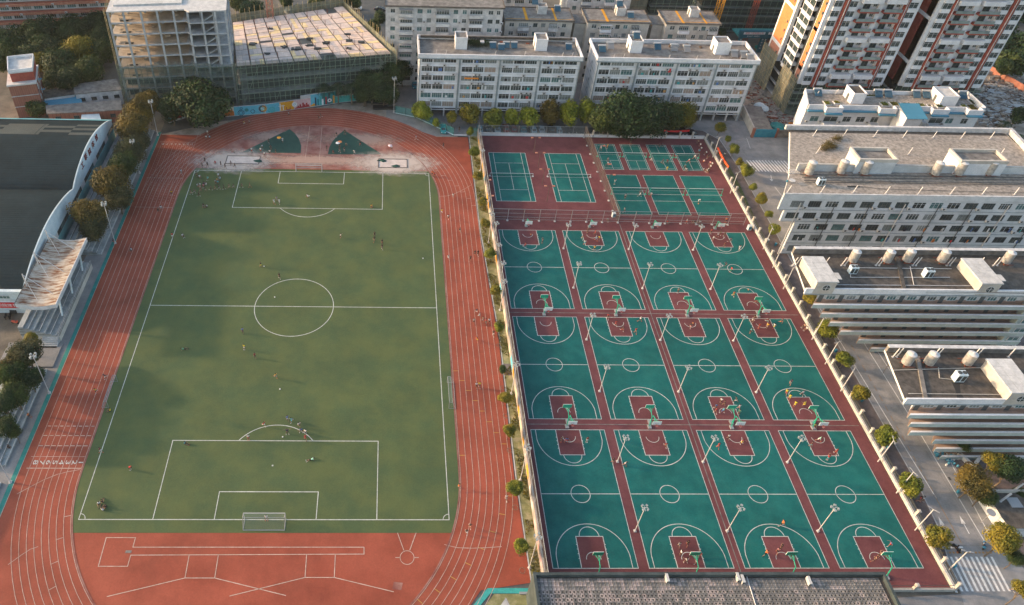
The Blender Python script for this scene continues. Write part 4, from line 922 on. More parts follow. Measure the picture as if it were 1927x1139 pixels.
ppoly([(.50,.22),(.62,.22),(.60,.9),(.52,.8)],'paint_crimson',.037); ppoly([(.61,.25),(.67,.25),(.64,1.3)],'paint_amber',.04)
for s,h,m in ((.655,3.3,'paint_deep'),(.672,2.6,'paint_teal'),(.69,3.6,'paint_aqua'),(.705,2.4,'paint_snow'),(.73,3.0,'paint_crimson'),(.752,4.2,'paint_deep'),(.785,3.1,'paint_amber')): ppoly([(s-.006,.25),(s+.006,.25),(s+.006,h),(s-.006,h)],m,.042)
pdisc(.755,1.5,.7,'paint_snow',.05); pdisc(.755,1.5,.3,'paint_deep',.056); pdisc(.96,1.2,.8,'paint_crimson',.04,n=12)
# painted wall piece left of the big tree
x0,y0=at(318,232); x1,y1=at(350,222)
t2=thing('painted_wall_end','short wall end with red, yellow and blue painted stripes under the big round tree','wall',(x0,y0,0),math.atan2(y1-y0,x1-x0)); Lw=math.hypot(x1-x0,y1-y0)+1
mb=MB(); mb.box(0,0,0,Lw,.25,3.0); mb.build('wall','raw_concrete',t2)
for k,(m,q) in enumerate([('paint_cyan',[(0,.2),(2.2,2.8),(0,2.8)]),('paint_crimson',[(0,.2),(3.2,2.8),(2.2,2.8)]),('paint_amber',[(0,.2),(Lw*.8,2.6),(3.2,2.8)]),('paint_crimson',[(0,.2),(Lw-.1,1.2),(Lw*.8,2.6)])]): mb=MB(); mb.poly([(x,-.02-.003*k,z) for x,z in q]); mb.build('painted_stripe',m,t2)
# ---------------------------------------------------------------- gymnasium
G_=thing('gymnasium','gymnasium with two dark barrel roofs and a pale blue gable wall with red characters','gymnasium',(-110,0,0))
def archz(y):
    if y>=4.2: 
        u=(y-4.2)/(38.0-4.2); return 8.3-.9*u+4.1*math.sin(math.pi*min(1,u))**.8
    u=(4.2-y)/(4.2+31.2); return 8.3-.9*u+3.5*math.sin(math.pi*min(1,u))**.8
def prof(y0,y1,n=22): return [(y0+(y1-y0)*i/n,archz(y0+(y1-y0)*i/n)) for i in range(n+1)]
XL=-62
for (a,b,nm) in ((-31.2,4.2,'south'),(4.2,38.0,'north')):
    P=prof(a,b); mb=MB()
    for i in range(22):
        (ya,za),(yb,zb)=P[i],P[i+1]; mid=(i>=13 and i<=17 and nm=='north')
        cuts=[XL,-26,-15,-7,-.25] if mid else [XL,-.25]
        for q,(c,d) in enumerate(zip(cuts,cuts[1:])):
            mi=0
            if mid: mi=1 if (q+i)%2==0 or (i in (14,16)) and q<3 else 0
            mb.quad((c,ya,za-.15),(d,ya,za-.15),(d,yb,zb-.15),(c,yb,zb-.15),mi)
    mb.build('barrel_roof',['gym_roof','gym_roof_band'],G_)
    mb=MB()
    for i in range(44):
        y=a+(b-a)*(i+.5)/44; z=archz(y)-.15; mb.box(XL,y-.03,z-.03,-.3,y+.03,z+.035)
    for x in (-52,-40,-28,-16):
        for i in range(22):
            (ya,za),(yb,zb)=P[i],P[i+1]; mb.quad((x,ya,za-.1),(x+.14,ya,za-.1),(x+.14,yb,zb-.1),(x,yb,zb-.1))
    mb.build('standing_seams','gym_roof',G_,kind='stuff')
    mb=MB()
    for i in range(22): 
        (ya,za),(yb,zb)=P[i],P[i+1]; mb.quad((-.25,ya,6.2),(-.25,yb,6.2),(-.25,yb,zb),(-.25,ya,za)); mb.quad((0,ya,6.2),(0,yb,6.2),(0,yb,zb+.15),(0,ya,za+.15)); mb.quad((-.25,ya,za+.15),(0,ya,za+.15),(0,yb,zb+.15),(-.25,yb,zb+.15)); 
        mb.quad((-.3,ya,za-.2),(-.3,yb,zb-.2),(-.3,yb,zb+.15),(-.3,ya,za+.15))
    mb.build('gable_wall','gym_white',G_)
mb=MB(); mb.box(-.4,-31.2,0,0,38.0,4.6); mb.build('lower_wall','gym_teal',G_)  # teal puts the bluish shade on the lower wall into its colour
mb=MB(); mb.box(-.55,-31.2,4.6,-.3,38.0,6.2); mb.build('window_backing','dark_room',G_)
for i in range(26):
    y=-31.2+69.2*(i+.5)/26
    if i%4==3: mb=MB(); mb.box(-.3,y-1.3,4.6,-.02,y+1.3,6.2); mb.build('pier','grey_wall',G_)
    else: win(G_,(-.18,y,5.4),2.6,1.6,R(90),'glass_dark' if i%3 else 'glass_teal',bars=2,fr='frame_dark')
mb=MB(); mb.box(XL,-31.2,0,-.4,-30.9,7.0).box(XL,-31.7,6.7,0,-30.8,7.4); mb.build('south_wall','gym_white',G_)
mb=MB(); mb.box(XL,37.7,0,-.4,38,7.2); mb.build('north_wall','gym_white',G_)
mb=MB(); mb.box(XL,37.9,7.1,0,38.4,7.5); mb.build('eaves_gutter','gym_teal',G_)
for x in (-6,-20): win(G_,(x,-31.22,5.2),4.6,1.0,0,'glass_teal',bars=5)
mb=MB(); mb.box(XL,-31.26,4.2,-.4,-31.21,4.32).box(XL,-31.26,1.7,-.4,-31.21,1.8); mb.build('wall_band','grey_trim',G_)
mb=MB(); mb.box(-8.2,-31.45,1.9,-1.4,-31.25,3.5); o=mb.build('banner','banner_red',G_); ob('banner_lettering',text_mesh('工职院体育馆',1.15,'sign_white'),o,(-4.9,-31.47,2.7)).rotation_euler=(R(90),0,0)
mb=MB(); mb.box(-9,-31.5,0,-8.6,-31.2,1.2).box(-5,-31.5,0,-3.6,-31.25,1.0); mb.build('vent','metal_dark',G_)
for i,ch in enumerate('工职院体育'):
    pass
for ch,(px,py) in zip('工联院体馆',[(156,312),(162,296),(169,286),(175.5,273),(182,260)]):
    best=min(((abs(at(px,py,z/10)[0]+109.9),z/10) for z in range(40,140))); z=best[1]; y=at(px,py,z)[1]
    o=ob('wall_letter',text_mesh(ch,2.0,'sign_red',.06),G_,(.08,y,z)); o.rotation_euler=(R(90),0,R(90)); o.scale=(1.0,1,1)
# ---------------------------------------------------------------- rusty canopy over the stand
C_=thing('stand_canopy','curved white sheet canopy streaked with rust over the spectator stand','canopy',(-109,-27,0))
W0=8.6; nn=12
def cz(u): return 9.6-.9*u-1.5*math.sin(math.pi*u*1.0)*(.4) +.9*u*u
mb=MB()
for i in range(nn):
    u0,u1=i/nn,(i+1)/nn; mb.quad((W0*u0,-10.5,cz(u0)),(W0*u1,-10.5,cz(u1)),(W0*u1,11.0,cz(u1)),(W0*u0,11.0,cz(u0)))
mb.build('canopy_sheet','rust_streak',C_)
mb=MB()
for i in range(44):
    y=-10.5+21.5*i/43
    for j in range(6):
        u0,u1=j/6,(j+1)/6; mb.quad((W0*u0,y,cz(u0)+.05),(W0*u1,y,cz(u1)+.05),(W0*u1,y+.12,cz(u1)+.05),(W0*u0,y+.12,cz(u0)+.05))
mb.build('sheet_ribs','rust_streak',C_,kind='stuff')
mb=MB()
for i in range(nn):
    u0,u1=i/nn,(i+1)/nn; mb.quad((W0*u0,-10.5,cz(u0)-1.0),(W0*u1,-10.5,cz(u1)-1.0),(W0*u1,-10.5,cz(u1)+.1),(W0*u0,-10.5,cz(u0)+.1)); mb.quad((W0*u0,11.0,cz(u0)-1.0),(W0*u1,11.0,cz(u1)-1.0),(W0*u1,11.0,cz(u1)+.1),(W0*u0,11.0,cz(u0)+.1))
mb.box(W0,-10.5,cz(1)-1.0,W0+.15,11,cz(1)+.1); mb.build('fascia','grey_wall',C_)
mb=MB(); mb.box(-.1,-10.5,cz(0)-.9,0,11,cz(0)+.1); mb.build('wall_gutter','metal_dark',C_)
for y in (-7,0,7.5):
    mb=MB(); mb.tube((W0-.8,y,cz(.9)-.9),(W0-.2-1.2,y-.2,2.6),.22,n=8); mb.build('strut','gym_white',C_)
    mb=MB(); mb.tube((.6,y+2,13.0),(W0*.8,y,cz(.8)),.07,n=5).tube((.6,y+2,13.0),(W0*.45,y-1.5,cz(.45)),.05,n=5).tube((.6,y+2,cz(0)),(.6,y+2,13.2),.12,n=6); mb.build('stay_rod','metal_white',C_)
# ---------------------------------------------------------------- concrete stands
def stand(label,y0,y1,x_in,x_out,steps,h0=.0):
    t=thing('spectator_steps',label,'bleachers',(0,0,0)); w=(x_in-x_out)/steps
    for k in range(steps):
        mb=MB(); mb.box(x_out+0,y0,h0,x_in-w*k,y1,h0+.42*(k+1)) if k==0 else mb.box(x_out,y0,h0+.42*k,x_in-w*k,y1,h0+.42*(k+1)); mb.build('step',('bleacher' if k%2 else 'bleacher_pale'),t)
        mb=MB(); mb.box(x_in-w*k-.12,y0+.02,h0+.42*(k+1),x_in-w*k-.01,y1-.02,h0+.42*(k+1)+.012); mb.build('nosing','white_grimy',t)
    return t
stand('long grey concrete steps under the row of trees beside the north half of the gymnasium',-11.5,44,-100.2,-108.9,8)
sf=stand('raised grey spectator stand under the rusty canopy',-39.5,-16.2,-101.6,-109.2,7,1.5)
mb=MB(); mb.box(-109.2,-39.5,0,-101.0,-16.2,1.5); mb.build('retaining_wall','cream_wall',sf)
mb=MB(); mb.box(-101.1,-39.5,1.5,-101.0,-16.2,2.5); mb.build('railing','mesh_fence',sf)
mb=MB()
for z in (1.95,2.5): mb.tube((-101.05,-39.5,z),(-101.05,-16.2,z),.05,n=5)
for i in range(13): y=-39.5+i*1.94; mb.tube((-101.05,y,1.5),(-101.05,y,2.5),.04,n=5)
mb.build('handrail','metal_white',sf)
for k in range(6): mb=MB(); mb.box(-104.6,-41.6+.35*k-.0,0,-101.2,-39.5-.0,1.5-.25*(5-k)) if False else mb.box(-104.6,-41.6+.35*k,.25*k,-101.2,-39.52,.25*(k+1)); mb.build('stair_step','raw_concrete',sf)
stand('grey concrete steps behind a tall lamp post, before dark trees at the left edge',-70.5,-47.5,-101.2,-108.0,7)
stand('lower left concrete steps cut by the photo edge',-96,-74,-100.6,-107.5,7)
mb=MB(); mb.box(-112,-46.8,.0,-100.3,-40.2,.25); t=thing('stand_landing','plain concrete landing between two stands','landing',(0,0,0)); mb.build('slab','yard_concrete',t)
# ---------------------------------------------------------------- brick house and old roofs at left
t=thing('brick_tower_house','tall red brick house with a white roof top and blue shutters','house',(0,0,0))
bx=[(-143.0,49.9),(-135.6,51.9),(-138.6,62.0),(-146.3,59.8)]
def sc(p,s): cxm=sum(q[0] for q in p)/4; cym=sum(q[1] for q in p)/4; return [(cxm+(a-cxm)*s,cym+(b-cym)*s) for a,b in p]
mb=MB(); mb.prism(bx,0,11.2); mb.build('wall','brick_red',t)
for z in (3.8,7.4): mb=MB(); mb.prism(sc(bx,1.01),z,z+.25); mb.build('concrete_band','raw_concrete',t)
mb=MB(); mb.prism(sc(bx,1.08),11.2,11.7); mb.build('roof_slab','white_slab',t)
b2=[(-142.2,51.5),(-136.0,53.2),(-138.6,61.5),(-145.4,59.5)]
mb=MB(); mb.prism(b2,11.7,14.6); mb.build('roof_room','banner_red' if False else 'tower_red',t)
mb=MB(); mb.prism(sc(b2,1.06),14.6,15.0); mb.build('roof','white_slab',t)
mb=MB(); c=sc(b2,1.06)
for i in range(4): a=c[i]; b=c[(i+1)%4]; l=math.dist(a,b); ux,uy=(b[0]-a[0])/l,(b[1]-a[1])/l; mb.prism([a,b,(b[0]-uy*.2,b[1]+ux*.2),(a[0]-uy*.2,a[1]+ux*.2)],15.0,15.9)
mb.build('parapet','white_wall',t)
e0,e1=Vector(bx[1]),Vector(bx[2]); d=(e1-e0).normalized()
for k,z in enumerate((2.2,5.6,9.2)):
    for q in (2.2,6.0):
        p=e0+d*q; w_=win(t,(p.x+.06,p.y-.02,z),1.3,1.5,math.atan2(d.y,d.x),'glass_teal',bars=1)
    p=e0+d*4; mb=MB(); mb.box(0,0,0,1.2,.7,.1); o=mb.build('shutter','blue_roof',t,(p.x+.1,p.y,z+1)); o.rotation_euler.z=math.atan2(d.y,d.x)-R(90)
def oldhouse(label,pts,h,wallm,roofm,n=3,name='old_house'):
    t=thing(name,label,'house',(pts[0][0],pts[0][1],0)); r=[(x-pts[0][0],y-pts[0][1]) for x,y in pts]
    mb=MB(); mb.prism(r,0,h); mb.build('wall',wallm,t); mb=MB(); mb.prism(sc(r,1.03),h,h+.25); mb.build('roof',roofm,t)
    a,b=Vector(r[0]),Vector(r[1]); d=(b-a); l=d.length; d.normalize()
    for i in range(n):
        p=a+d*(l*(i+.5)/n); win(t,(p.x+d.y*.04,p.y-d.x*.04,h*.6),1.6,1.2,math.atan2(d.y,d.x),'glass_dark',bars=2,fr='frame_dark')
    return t
h1=oldhouse('low brick house with stained grey flat roof behind the gymnasium',[at(90,215,4),at(228,208,4),at(226,190,4),at(88,200,4)],4,'brick_red','roof_grey',4)
h2=oldhouse('low whitewashed house with wet flat roof further behind the gymnasium',[at(142,178,5),at(228,170,5),at(218,150,5),at(139,160,5)],5,'white_grimy','roof_grey',4)
h3=oldhouse('dark roofed shed between the brick tower and the whitewashed house',[at(84,186,4.5),at(140,178,4.5),at(138,163,4.5),at(82,172,4.5)],4.5,'white_grimy','roof_dark',3)
t=thing('lean_to_roof','bright blue corrugated lean-to roof behind the gymnasium','roof',(0,0,0)); mb=MB(); q=[at(84,200,3),at(155,193,3),at(150,178,3.8),at(82,190,3.8)]; mb.quad((*q[0],3),(*q[1],3),(*q[2],3.9),(*q[3],3.9)); mb.build('sheet','blue_roof',t)
mb=MB(); 
for p in q[:2]: mb.tube((p[0],p[1],0),(p[0],p[1],3),.1,n=5)
mb.build('post','metal_grey',t)
t=oldhouse('pale blue flat roofed shed against the back of the gymnasium',[at(153,228,3),at(190,226,3),at(185,211,3),at(155,213,3)],3,'gym_teal','gym_white',1)
# far long balcony building, upper left
t=thing('gallery_building','long dim building with rows of balconies and air conditioners at the upper left corner','building',(-200,98,0),R(9)); L2=90
for k in range(8):
    z=2+3.3*k; mb=MB(); mb.box(0,-1.6,z,L2,0,z+1.1); mb.build('gallery_parapet','corridor' if k%1 else 'brick_orange',t)
    mb=MB(); mb.box(0,-1.7,z+1.1,L2,0-1.3,z+1.22); mb.build('gallery_rail','tower_red',t)
    for i in range(24):
        win(t,(1.9+i*3.75,.2,z+2.2),2.9,1.7,0,('glass_teal','glass_dark','curtain')[(i*7+k*3)%3],bars=3)
        if (i*5+k)%4==0: ac(t,(3.7+i*3.75,-1.72,z+.2),0,1)
mb=MB(); mb.box(0,.3,0,L2,12,28); mb.build('wall','grey_wall',t)
mb=MB(); mb.box(-1,-2,28,L2+1,13,28.5); mb.build('roof','roof_grey',t)
OD=['first','second','third','fourth','fifth','sixth','seventh','eighth','ninth','tenth','eleventh','twelfth','thirteenth','last']
# ---------------------------------------------------------------- low apartments with roof gardens
t=LA=thing('garden_roof_apartments','low white apartment block with vegetable beds on its roof in front of the two towers','building',(92.6,37.6,6.0)); L=52.4; D=9; H=9.8
def pxX(px,py,z): return at(px,py,z)[0]-91.5
mb=MB(); mb.prism([(.6,.8),(L-.6,.8),(L-.6,D-.3),(3.6,D-.3)],.2,H-.6); mb.build('core','dark_room',t)
wc=[(1.5,4.6),(6.5,10.8),(12.8,15.2),(16.8,19.0),(20.4,22.8),(27.4,30.2),(34.2,37.4),(38.6,42.6)][:0]
cols=[(2.2,4.7),(6.3,10.4),(12.0,14.4),(16.0,18.6),(20.4,22.6),(27.6,30.2),(33.4,36.4),(38.0,42.2),(43.0,45.2),(47.6,49.6)]
rows=[(1.4+3.1*k,2.9+3.1*k) for k in range(5)]; rows=[(H-2.5-1.8-3.3*k,H-2.5-3.3*k) for k in range(2)]
mb=MB(); wallgrid(mb,0,L,0,H,cols,sorted(rows),0,.3); mb.prism([(0,.3),(.3,.3),(3.3,D),(3,D)],0,H).box(L-.3,.3,0,L,D,H).box(3.3,D-.3,0,L-.3,D,H); mb.build('wall','white_wall',t)
mb=MB(); mb.box(9,1,-6,L-1,D-.5,-.02); mb.build('ground_storey','white_grimy',t)
rn=random.Random(77)
for a,b in rows:
    for i,(c,d) in enumerate(cols):
        if i in (1,7,4):
            mb=MB(); mb.box(c-.2,-1.4,a-1.1,d+.2,-.003,a-.95).box(c-.2,-1.4,a-.95,d+.2,-1.28,a+.1).box(c-.2,-1.28,a-.95,c-.08,-.003,a+.1).box(d+.08,-1.28,a-.95,d+.2,-.003,a+.1); mb.build('balcony','white_wall',t)
        win(t,((c+d)/2,.02,(a+b)/2),d-c,b-a,0,rn.choice(['glass_dark','glass_teal','glass_dark']),bars=1)
        if rn.random()<.5: ac(t,(c-.8,-.01,a-.2))
mb=MB()
xs=0
for (a,b,o) in [(0,4.5,0),(4.5,9.5,1.6),(9.5,20.4,0),(20.4,25.4,1.6),(25.4,36,0),(36,41,1.6),(41,46.5,0),(46.5,51,1.6),(51,L,0)]:
    mb.box(a,-.5-o,H,b,-.2-o,H+1.6)
    if o: mb.box(a,-.2-o,H,a+.3,-.2,H+1.6).box(b-.3,-.2-o,H,b,-.2,H+1.6)
mb.prism([(-.3,-.2),(0,-.2),(3,D),(2.7,D)],H,H+1.6).box(L,-.2,H,L+.3,D,H+1.6).box(3,D-.25,H,L,D,H+1.2); mb.build('parapet','white_wall',t)
mb=MB()
for (a,b,o) in [(0,4.5,0),(4.5,9.5,1.6),(9.5,20.4,0),(20.4,25.4,1.6),(25.4,36,0),(36,41,1.6),(41,46.5,0),(46.5,51,1.6),(51,L,0)]: mb.box(a,-1.2-o,H-.45,b,-.5-o+.25,H-.05)
mb.build('blue_eaves','blue_roof',t)
mb=MB(); mb.prism([(-.1,-.15),(L+.1,-.15),(L+.1,D),(3,D)],H-.6,H+.05); 
for a,b in ((4.5,9.5),(20.4,25.4),(36,41),(46.5,51)): mb.box(a+.3,-1.7,H-.6,b-.3,-.15,H+.05)
mb.build('roof_slab','roof_pale',t)
stairbox(t,14.2,3,18.0,8.0,H+.05,3.2,'white_wall','roof_dark'); stairbox(t,40.6,2.6,45.6,8.2,H+.05,3.0,'white_wall','white_slab')
for i,(x,y,w_,d_) in enumerate([(6.2,1.6,1.8,2.3),(9.3,2.4,1.8,1.6),(19.0,6.8,5,1.2),(23.2,1.5,2.2,2.4),(26.2,1.6,2.4,2.5),(29.4,1.4,2.6,2.2),(33.9,1.5,2.2,2.0),(37.0,1.4,1.4,1.6),(39.6,1.2,2.0,1.8),(47.2,1.6,1.6,1.6),(49.0,.2,2.6,3.2),(51.3,3.2,2.4,3.0),(52.6,-.0,.8,2.2)]):
    mb=MB(); parapet(mb,x,y,x+w_,y+d_,H+.05,H+.45,.12); b_=mb.build('garden_bed','white_grimy',t)
    mb=MB(); rr=random.Random(i)
    for q in range(160 if i!=7 else 8):
        px,py=x+.15+rr.random()*(w_-.3),y+.15+rr.random()*(d_-.3); s=.13; z=H+.3+rr.random()*.25; a=rr.random()*6
        mb.quad((px-s*math.cos(a),py-s*math.sin(a),z),(px+s*math.sin(a),py-s*math.cos(a),z+.08),(px+s*math.cos(a),py+s*math.sin(a),z+.1),(px-s*math.sin(a),py+s*math.cos(a),z))
    mb.build('vegetables',['leaf_round','leaf_yellow','leaf_mid'][i%3],b_,kind='stuff')
    mb=MB(); mb.box(x+.12,y+.12,H+.1,x+w_-.12,y+d_-.12,H+.3); mb.build('soil','soil',b_)
for i,x in enumerate((7.2,25.6,28.6,37.2,40.2,51.5)): heater((91.5+x,37.6+7.4,H+6.05),'solar heater at the rear edge of the garden roof, %s from the left'%OD[i],0,1.25)
pipes(t,[(5.6,7,H),(12,8.2,H),(27.6,8.2,H),(36,8.2,H),(50.5,8.2,H)],1.8,.5,.12)
# blue roofed stair tower in front
x,y=at(1637,245,3); t=thing('stair_tower','narrow white stair tower with a bright blue sheet roof before the garden apartments','stair tower',(x-2.4,31.5,0))
mb=MB(); mb.box(0,0,0,4.8,5.2,17.2); mb.build('wall','white_wall',t); mb=MB(); mb.quad((-.4,-.9,17.2),(5.6,-.9,17.2),(5.6,5.4,18.6),(-.4,5.4,18.6)).quad((-.4,5.4,18.5),(5.6,5.4,18.5),(5.6,-.9,17.1),(-.4,-.9,17.1)); 
for i in range(13): mb.box(-.4+i*.48,-.9,17.2,-.34+i*.48,-.85,17.3)
mb.build('blue_sheet_roof','blue_roof',t)
for k in range(14): mb=MB(); mb.box(4.9,-1.6+.0,14.6-.35*k,6.2,-1.2,14.7-.35*k) if False else mb.box(4.85,-.4+.28*k*0,15.6-.45*k,6.3,.9,15.72-.45*k); mb.build('stair_tread','raw_concrete',t)
# ---------------------------------------------------------------- teaching block one (water tanks, five rows of windows)
A=thing('teaching_block','broad pale grey teaching block with six roof tanks and five rows of windows','building',(0,-8.7,0))
ZT=20.1
Zr=[17.0,13.35,9.75,6.15,2.55]
xr=139.0
cp=4.33
x_first=[68.8,68.8,73.1,73.1,73.1]; 
def xl1(k): return [66.2,67.9,71.9,71.9,71.9][k]
rn=random.Random(5)
for k,zc in enumerate(Zr):
    z0,z1=(zc-1.85,zc+1.8) if k else (zc-1.85,ZT-.0)
    x0=xl1(k); cols=[]; x=x_first[k]
    while x+3.1<134.5-(0 if k else 0): cols.append((x,x+3.1)); x+=cp
    mb=MB(); wallgrid(mb,x0,135.2,z0,z1,cols,[(zc-.95,zc+.95)],0,.3); 
    mb.box(x0,.3,z0+.0,x0+.0+.01,.5,z1); mb.build('wall','grey_wall',A)
    mb=MB(); mb.prism([(x0+.1,.31),(134.8,.31),(134.8,18),(x0+.1+18*.70,18)],z0+.01,z1-.01 if k else ZT-1.2); mb.build('storey','grey_wall',A)
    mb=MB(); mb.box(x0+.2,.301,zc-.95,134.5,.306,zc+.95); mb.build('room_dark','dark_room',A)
    mb=MB(); mb.box(x0,-.10,z0-.02,135.2,-.003,z0+.12); mb.build('string_course','grey_trim',A)
    for i,(a,b) in enumerate(cols):
        w_=win(A,((a+b)/2,.05,zc),3.1,1.9,0,rn.choice(['glass_dark','glass_dark','glass_dark','glass_teal','curtain','dark_room','dark_room']),bars=rn.choice((2,3,4)),fr=rn.choice(['frame_white','frame_dark','frame_dark']))
        if rn.random()<.4: ac(A,(b+.6,-.01,zc-1.2),0,1.25)
        if k>1 and rn.random()<.6:
            for q in range(2):
                xx=a+rn.uniform(.2,2.6); mb=MB(); mb.box(xx,-.25,zc-.9,xx+rn.uniform(.2,.5),-.18,zc+rn.uniform(-.2,.5)); o=mb.build('laundry','cloth',A); o.color=rn.choice([(.5,.05,.05,1),(.08,.14,.3,1),(.6,.6,.6,1),(.06,.3,.3,1),(.02,.02,.03,1),(.03,.03,.04,1),(.6,.2,.05,1)])
for i in range(8):
    x=71.3+i*2*cp; mb=MB(); mb.tube((x-.25 if i%1 else x-.25,-.18,.7),(x-.25,-.18,ZT-2.6),.09 if i%3 else .13,n=6); mb.build('downpipe','metal_white' if i%3==0 else 'metal_dark',A)
mb=MB(); mb.box(66.0,-.35,ZT-1.35,135.6,-.003,ZT+.0); mb.build('fascia','grey_wall',A)
roofp=[(66.0,0),(135.6,0),(138,14.5),(138.4,28.4),(79.0,28.4),(70.6,8.0)]
mb=MB(); mb.prism(roofp,ZT-1.2,ZT-.05,0,1); mb.build('roof_slab',['grey_wall','roof_pale'],A)
mb=MB(); mb.box(66,-.35,ZT,135.6,.0,ZT+.25); mb.box(77.5,28.2,ZT-.05,140,28.9,ZT+1.3).prism([(137.6,14.5),(138.5,14.5),(140,28.4),(139,28.4)],ZT-.05,ZT+1.3); mb.build('parapet','white_grimy',A)
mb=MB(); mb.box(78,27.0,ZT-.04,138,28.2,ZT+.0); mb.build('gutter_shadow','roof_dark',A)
# upper roof step: low wall running across
mb=MB(); mb.box(72.8,9.4,ZT-.05,138.2,9.75,ZT+2.0); mb.build('cross_wall','grey_wall',A)
mb=MB(); mb.box(72.8,9.3,ZT+2.0,138.2,9.9,ZT+2.15); mb.build('cross_wall_cap','cream_wall',A)
for x0,x1 in ((87.0,96.6),(112.6,124.6)):
    o=None; mb=MB(); mb.box(x0,8.6,ZT,x1,13.8,ZT+3.6); o=mb.build('stair_house','grey_wall' if x0<100 else 'white_wall',A)
    mb=MB(); parapet(mb,x0-.1,8.5,x1+.1,13.9,ZT+3.6,ZT+4.5,.45); mb.build('parapet','cream_wall',o); mb=MB(); mb.box(x0+.4,9,ZT+3.61,x1-.4,13.4,ZT+3.66); mb.build('stair_roof','roof_grey',o)
    if x0<100: mb=MB(); mb.box(x1-.02,9.2,ZT+.3,x1+.05,9.8,ZT+3.6); mb.build('ladder','metal_grey',o)
mb=MB(); mb.box(83,3.0,ZT,86,3.2,ZT+.25)
for y in (4.4,5.1,6.4,7.5): mb.tube((73,y,ZT+.25),(134,y+.2,ZT+.25),.1,n=5)
mb.tube((92,2.2,ZT+.15),(137,1.2,ZT+.15),.06,n=5).tube((84,3.4,ZT+.15),(92,2.2,ZT+.15),.06,n=5)
mb.build('pipework','metal_dark',A)
for i,(px,py) in enumerate([(1520,327),(1580,325),(1624,326),(1757,328),(1801,328),(1857,327)]):
    x,y=at(px,py+2,ZT); tank((x,y,ZT),['leftmost steel tank on the teaching block roof, beside white racks','second steel tank in front of the pale box stair house','third steel tank at the right corner of the pale box stair house','fourth steel tank in front of the second stair house','fifth steel tank right of the second stair house','last steel tank at the right end of the teaching block roof'][i])
def condenser(loc,label,s=1,n=2):
    t=thing('roof_condenser',label,'air conditioner',loc,0,'grey twin fan condensers on the roofs'); mb=MB(); mb.box(-.8,-.55,.2,.8,.55,2.0); mb.build('casing','gym_white',t)
    for q in range(n):
        mb=MB(); mb.tube((-.4+.8*q,0,2.0),(-.4+.8*q,0,2.12),.34,n=12); mb.build('fan','metal_dark',t)
    mb=MB(); mb.box(-.7,-.57,.4,-.1,-.551,1.7).box(.1,-.57,.4,.7,-.551,1.7); mb.build('grille','metal_dark',t)
    mb=MB(); mb.box(-.8,-.5,0,-.6,.5,.2).box(.6,-.5,0,.8,.5,.2); mb.build('foot','metal_dark',t); t.scale=(s,s,s); return t
condenser((*at(1542,348,ZT),ZT),'twin fan condenser beside the leftmost tank of the teaching block roof')
t=thing('round_table','small round white table with a blue stool on the teaching block roof','table',(*at(1489,344,ZT),ZT)); mb=MB(); mb.tube((0,0,.7),(0,0,.78),.75,n=20); mb.build('table_top','white_slab',t); mb=MB(); mb.tube((0,0,0),(0,0,.7),.08,n=6).tube((0,0,0),(0,0,.05),.35,n=10); mb.build('leg','metal_grey',t)
mb=MB(); mb.tube((0,0,0),(0,0,.45),.22,.18,n=10); o=mb.build('stool','blue_sheet',None,(*at(1481,342,ZT),ZT)); o['label']='blue plastic stool beside the round white table on the roof'; o['category']='stool'
for i in range(5):
    x,y=at(1484+i*4.3,325-(i%2)*4,ZT); t=thing('white_rack','white slatted rack near the leftmost roof tank, %s'%['leftmost','second','middle','fourth','nearest to the tank'][i],'rack',(x,y,ZT),0,'white racks by the leftmost tank'); mb=MB(); parapet(mb,-.45,-.45,.45,.45,0,.12,.1); mb.box(-.05,-.35,.0,.05,.35,.1); mb.build('frame','metal_white',t)
def roofpost(x,y,z,label,h=2.3,lean=.9,r=.1):
    t=thing('lightning_post',label,'post',(x,y,z),0,'white lightning posts on the roofs'); mb=MB(); mb.tube((0,0,0),(lean,.5,h),r,n=6); mb.build('rod','metal_white',t); mb=MB(); mb.box(-.2,-.2,0,.2,.2,.12); mb.build('foot','raw_concrete',t)
for row,(pts,lb) in enumerate([([(1530,256),(1587,256),(1644,258),(1699,259),(1755,260),(1808,261),(1863,261)],'rear parapet'),([(1536,289),(1651,291),(1709,291),(1824,292),(1881,293)],'middle wall'),([(1540,322),(1599,322),(1658,323),(1717,324),(1776,324),(1834,325),(1893,326)],'tank row'),([(1481,363),(1544,363),(1605,363),(1666,365),(1727,366),(1788,366),(1848,366),(1908,367)],'front edge')]):
    for i,(px,py) in enumerate(pts):
        x,y=at(px,py,ZT); roofpost(x,y,ZT,'slanting white post by the %s of the teaching block roof, %s from the left'%(lb,['first','second','third','fourth','fifth','sixth','seventh','eighth'][i]),1.9,.7)
mb=MB(); rr=random.Random(2)
for q in range(900):
    px,py=rr.choice([(1558,272),(1565,277),(1552,280),(1575,262)]); x,y=at(px+rr.gauss(0,5),py+rr.gauss(0,3),ZT); z=ZT+rr.random()*.8; a=rr.random()*6; s=.16; mb.quad((x-s,y,z),(x,y-s,z+.1),(x+s,y,z+.05),(x,y+s,z))
o=mb.build('roof_weeds','leaf_gold',None,kind='stuff'); o['label']='weeds growing on the left rear part of the teaching block roof'; o['category']='weeds'
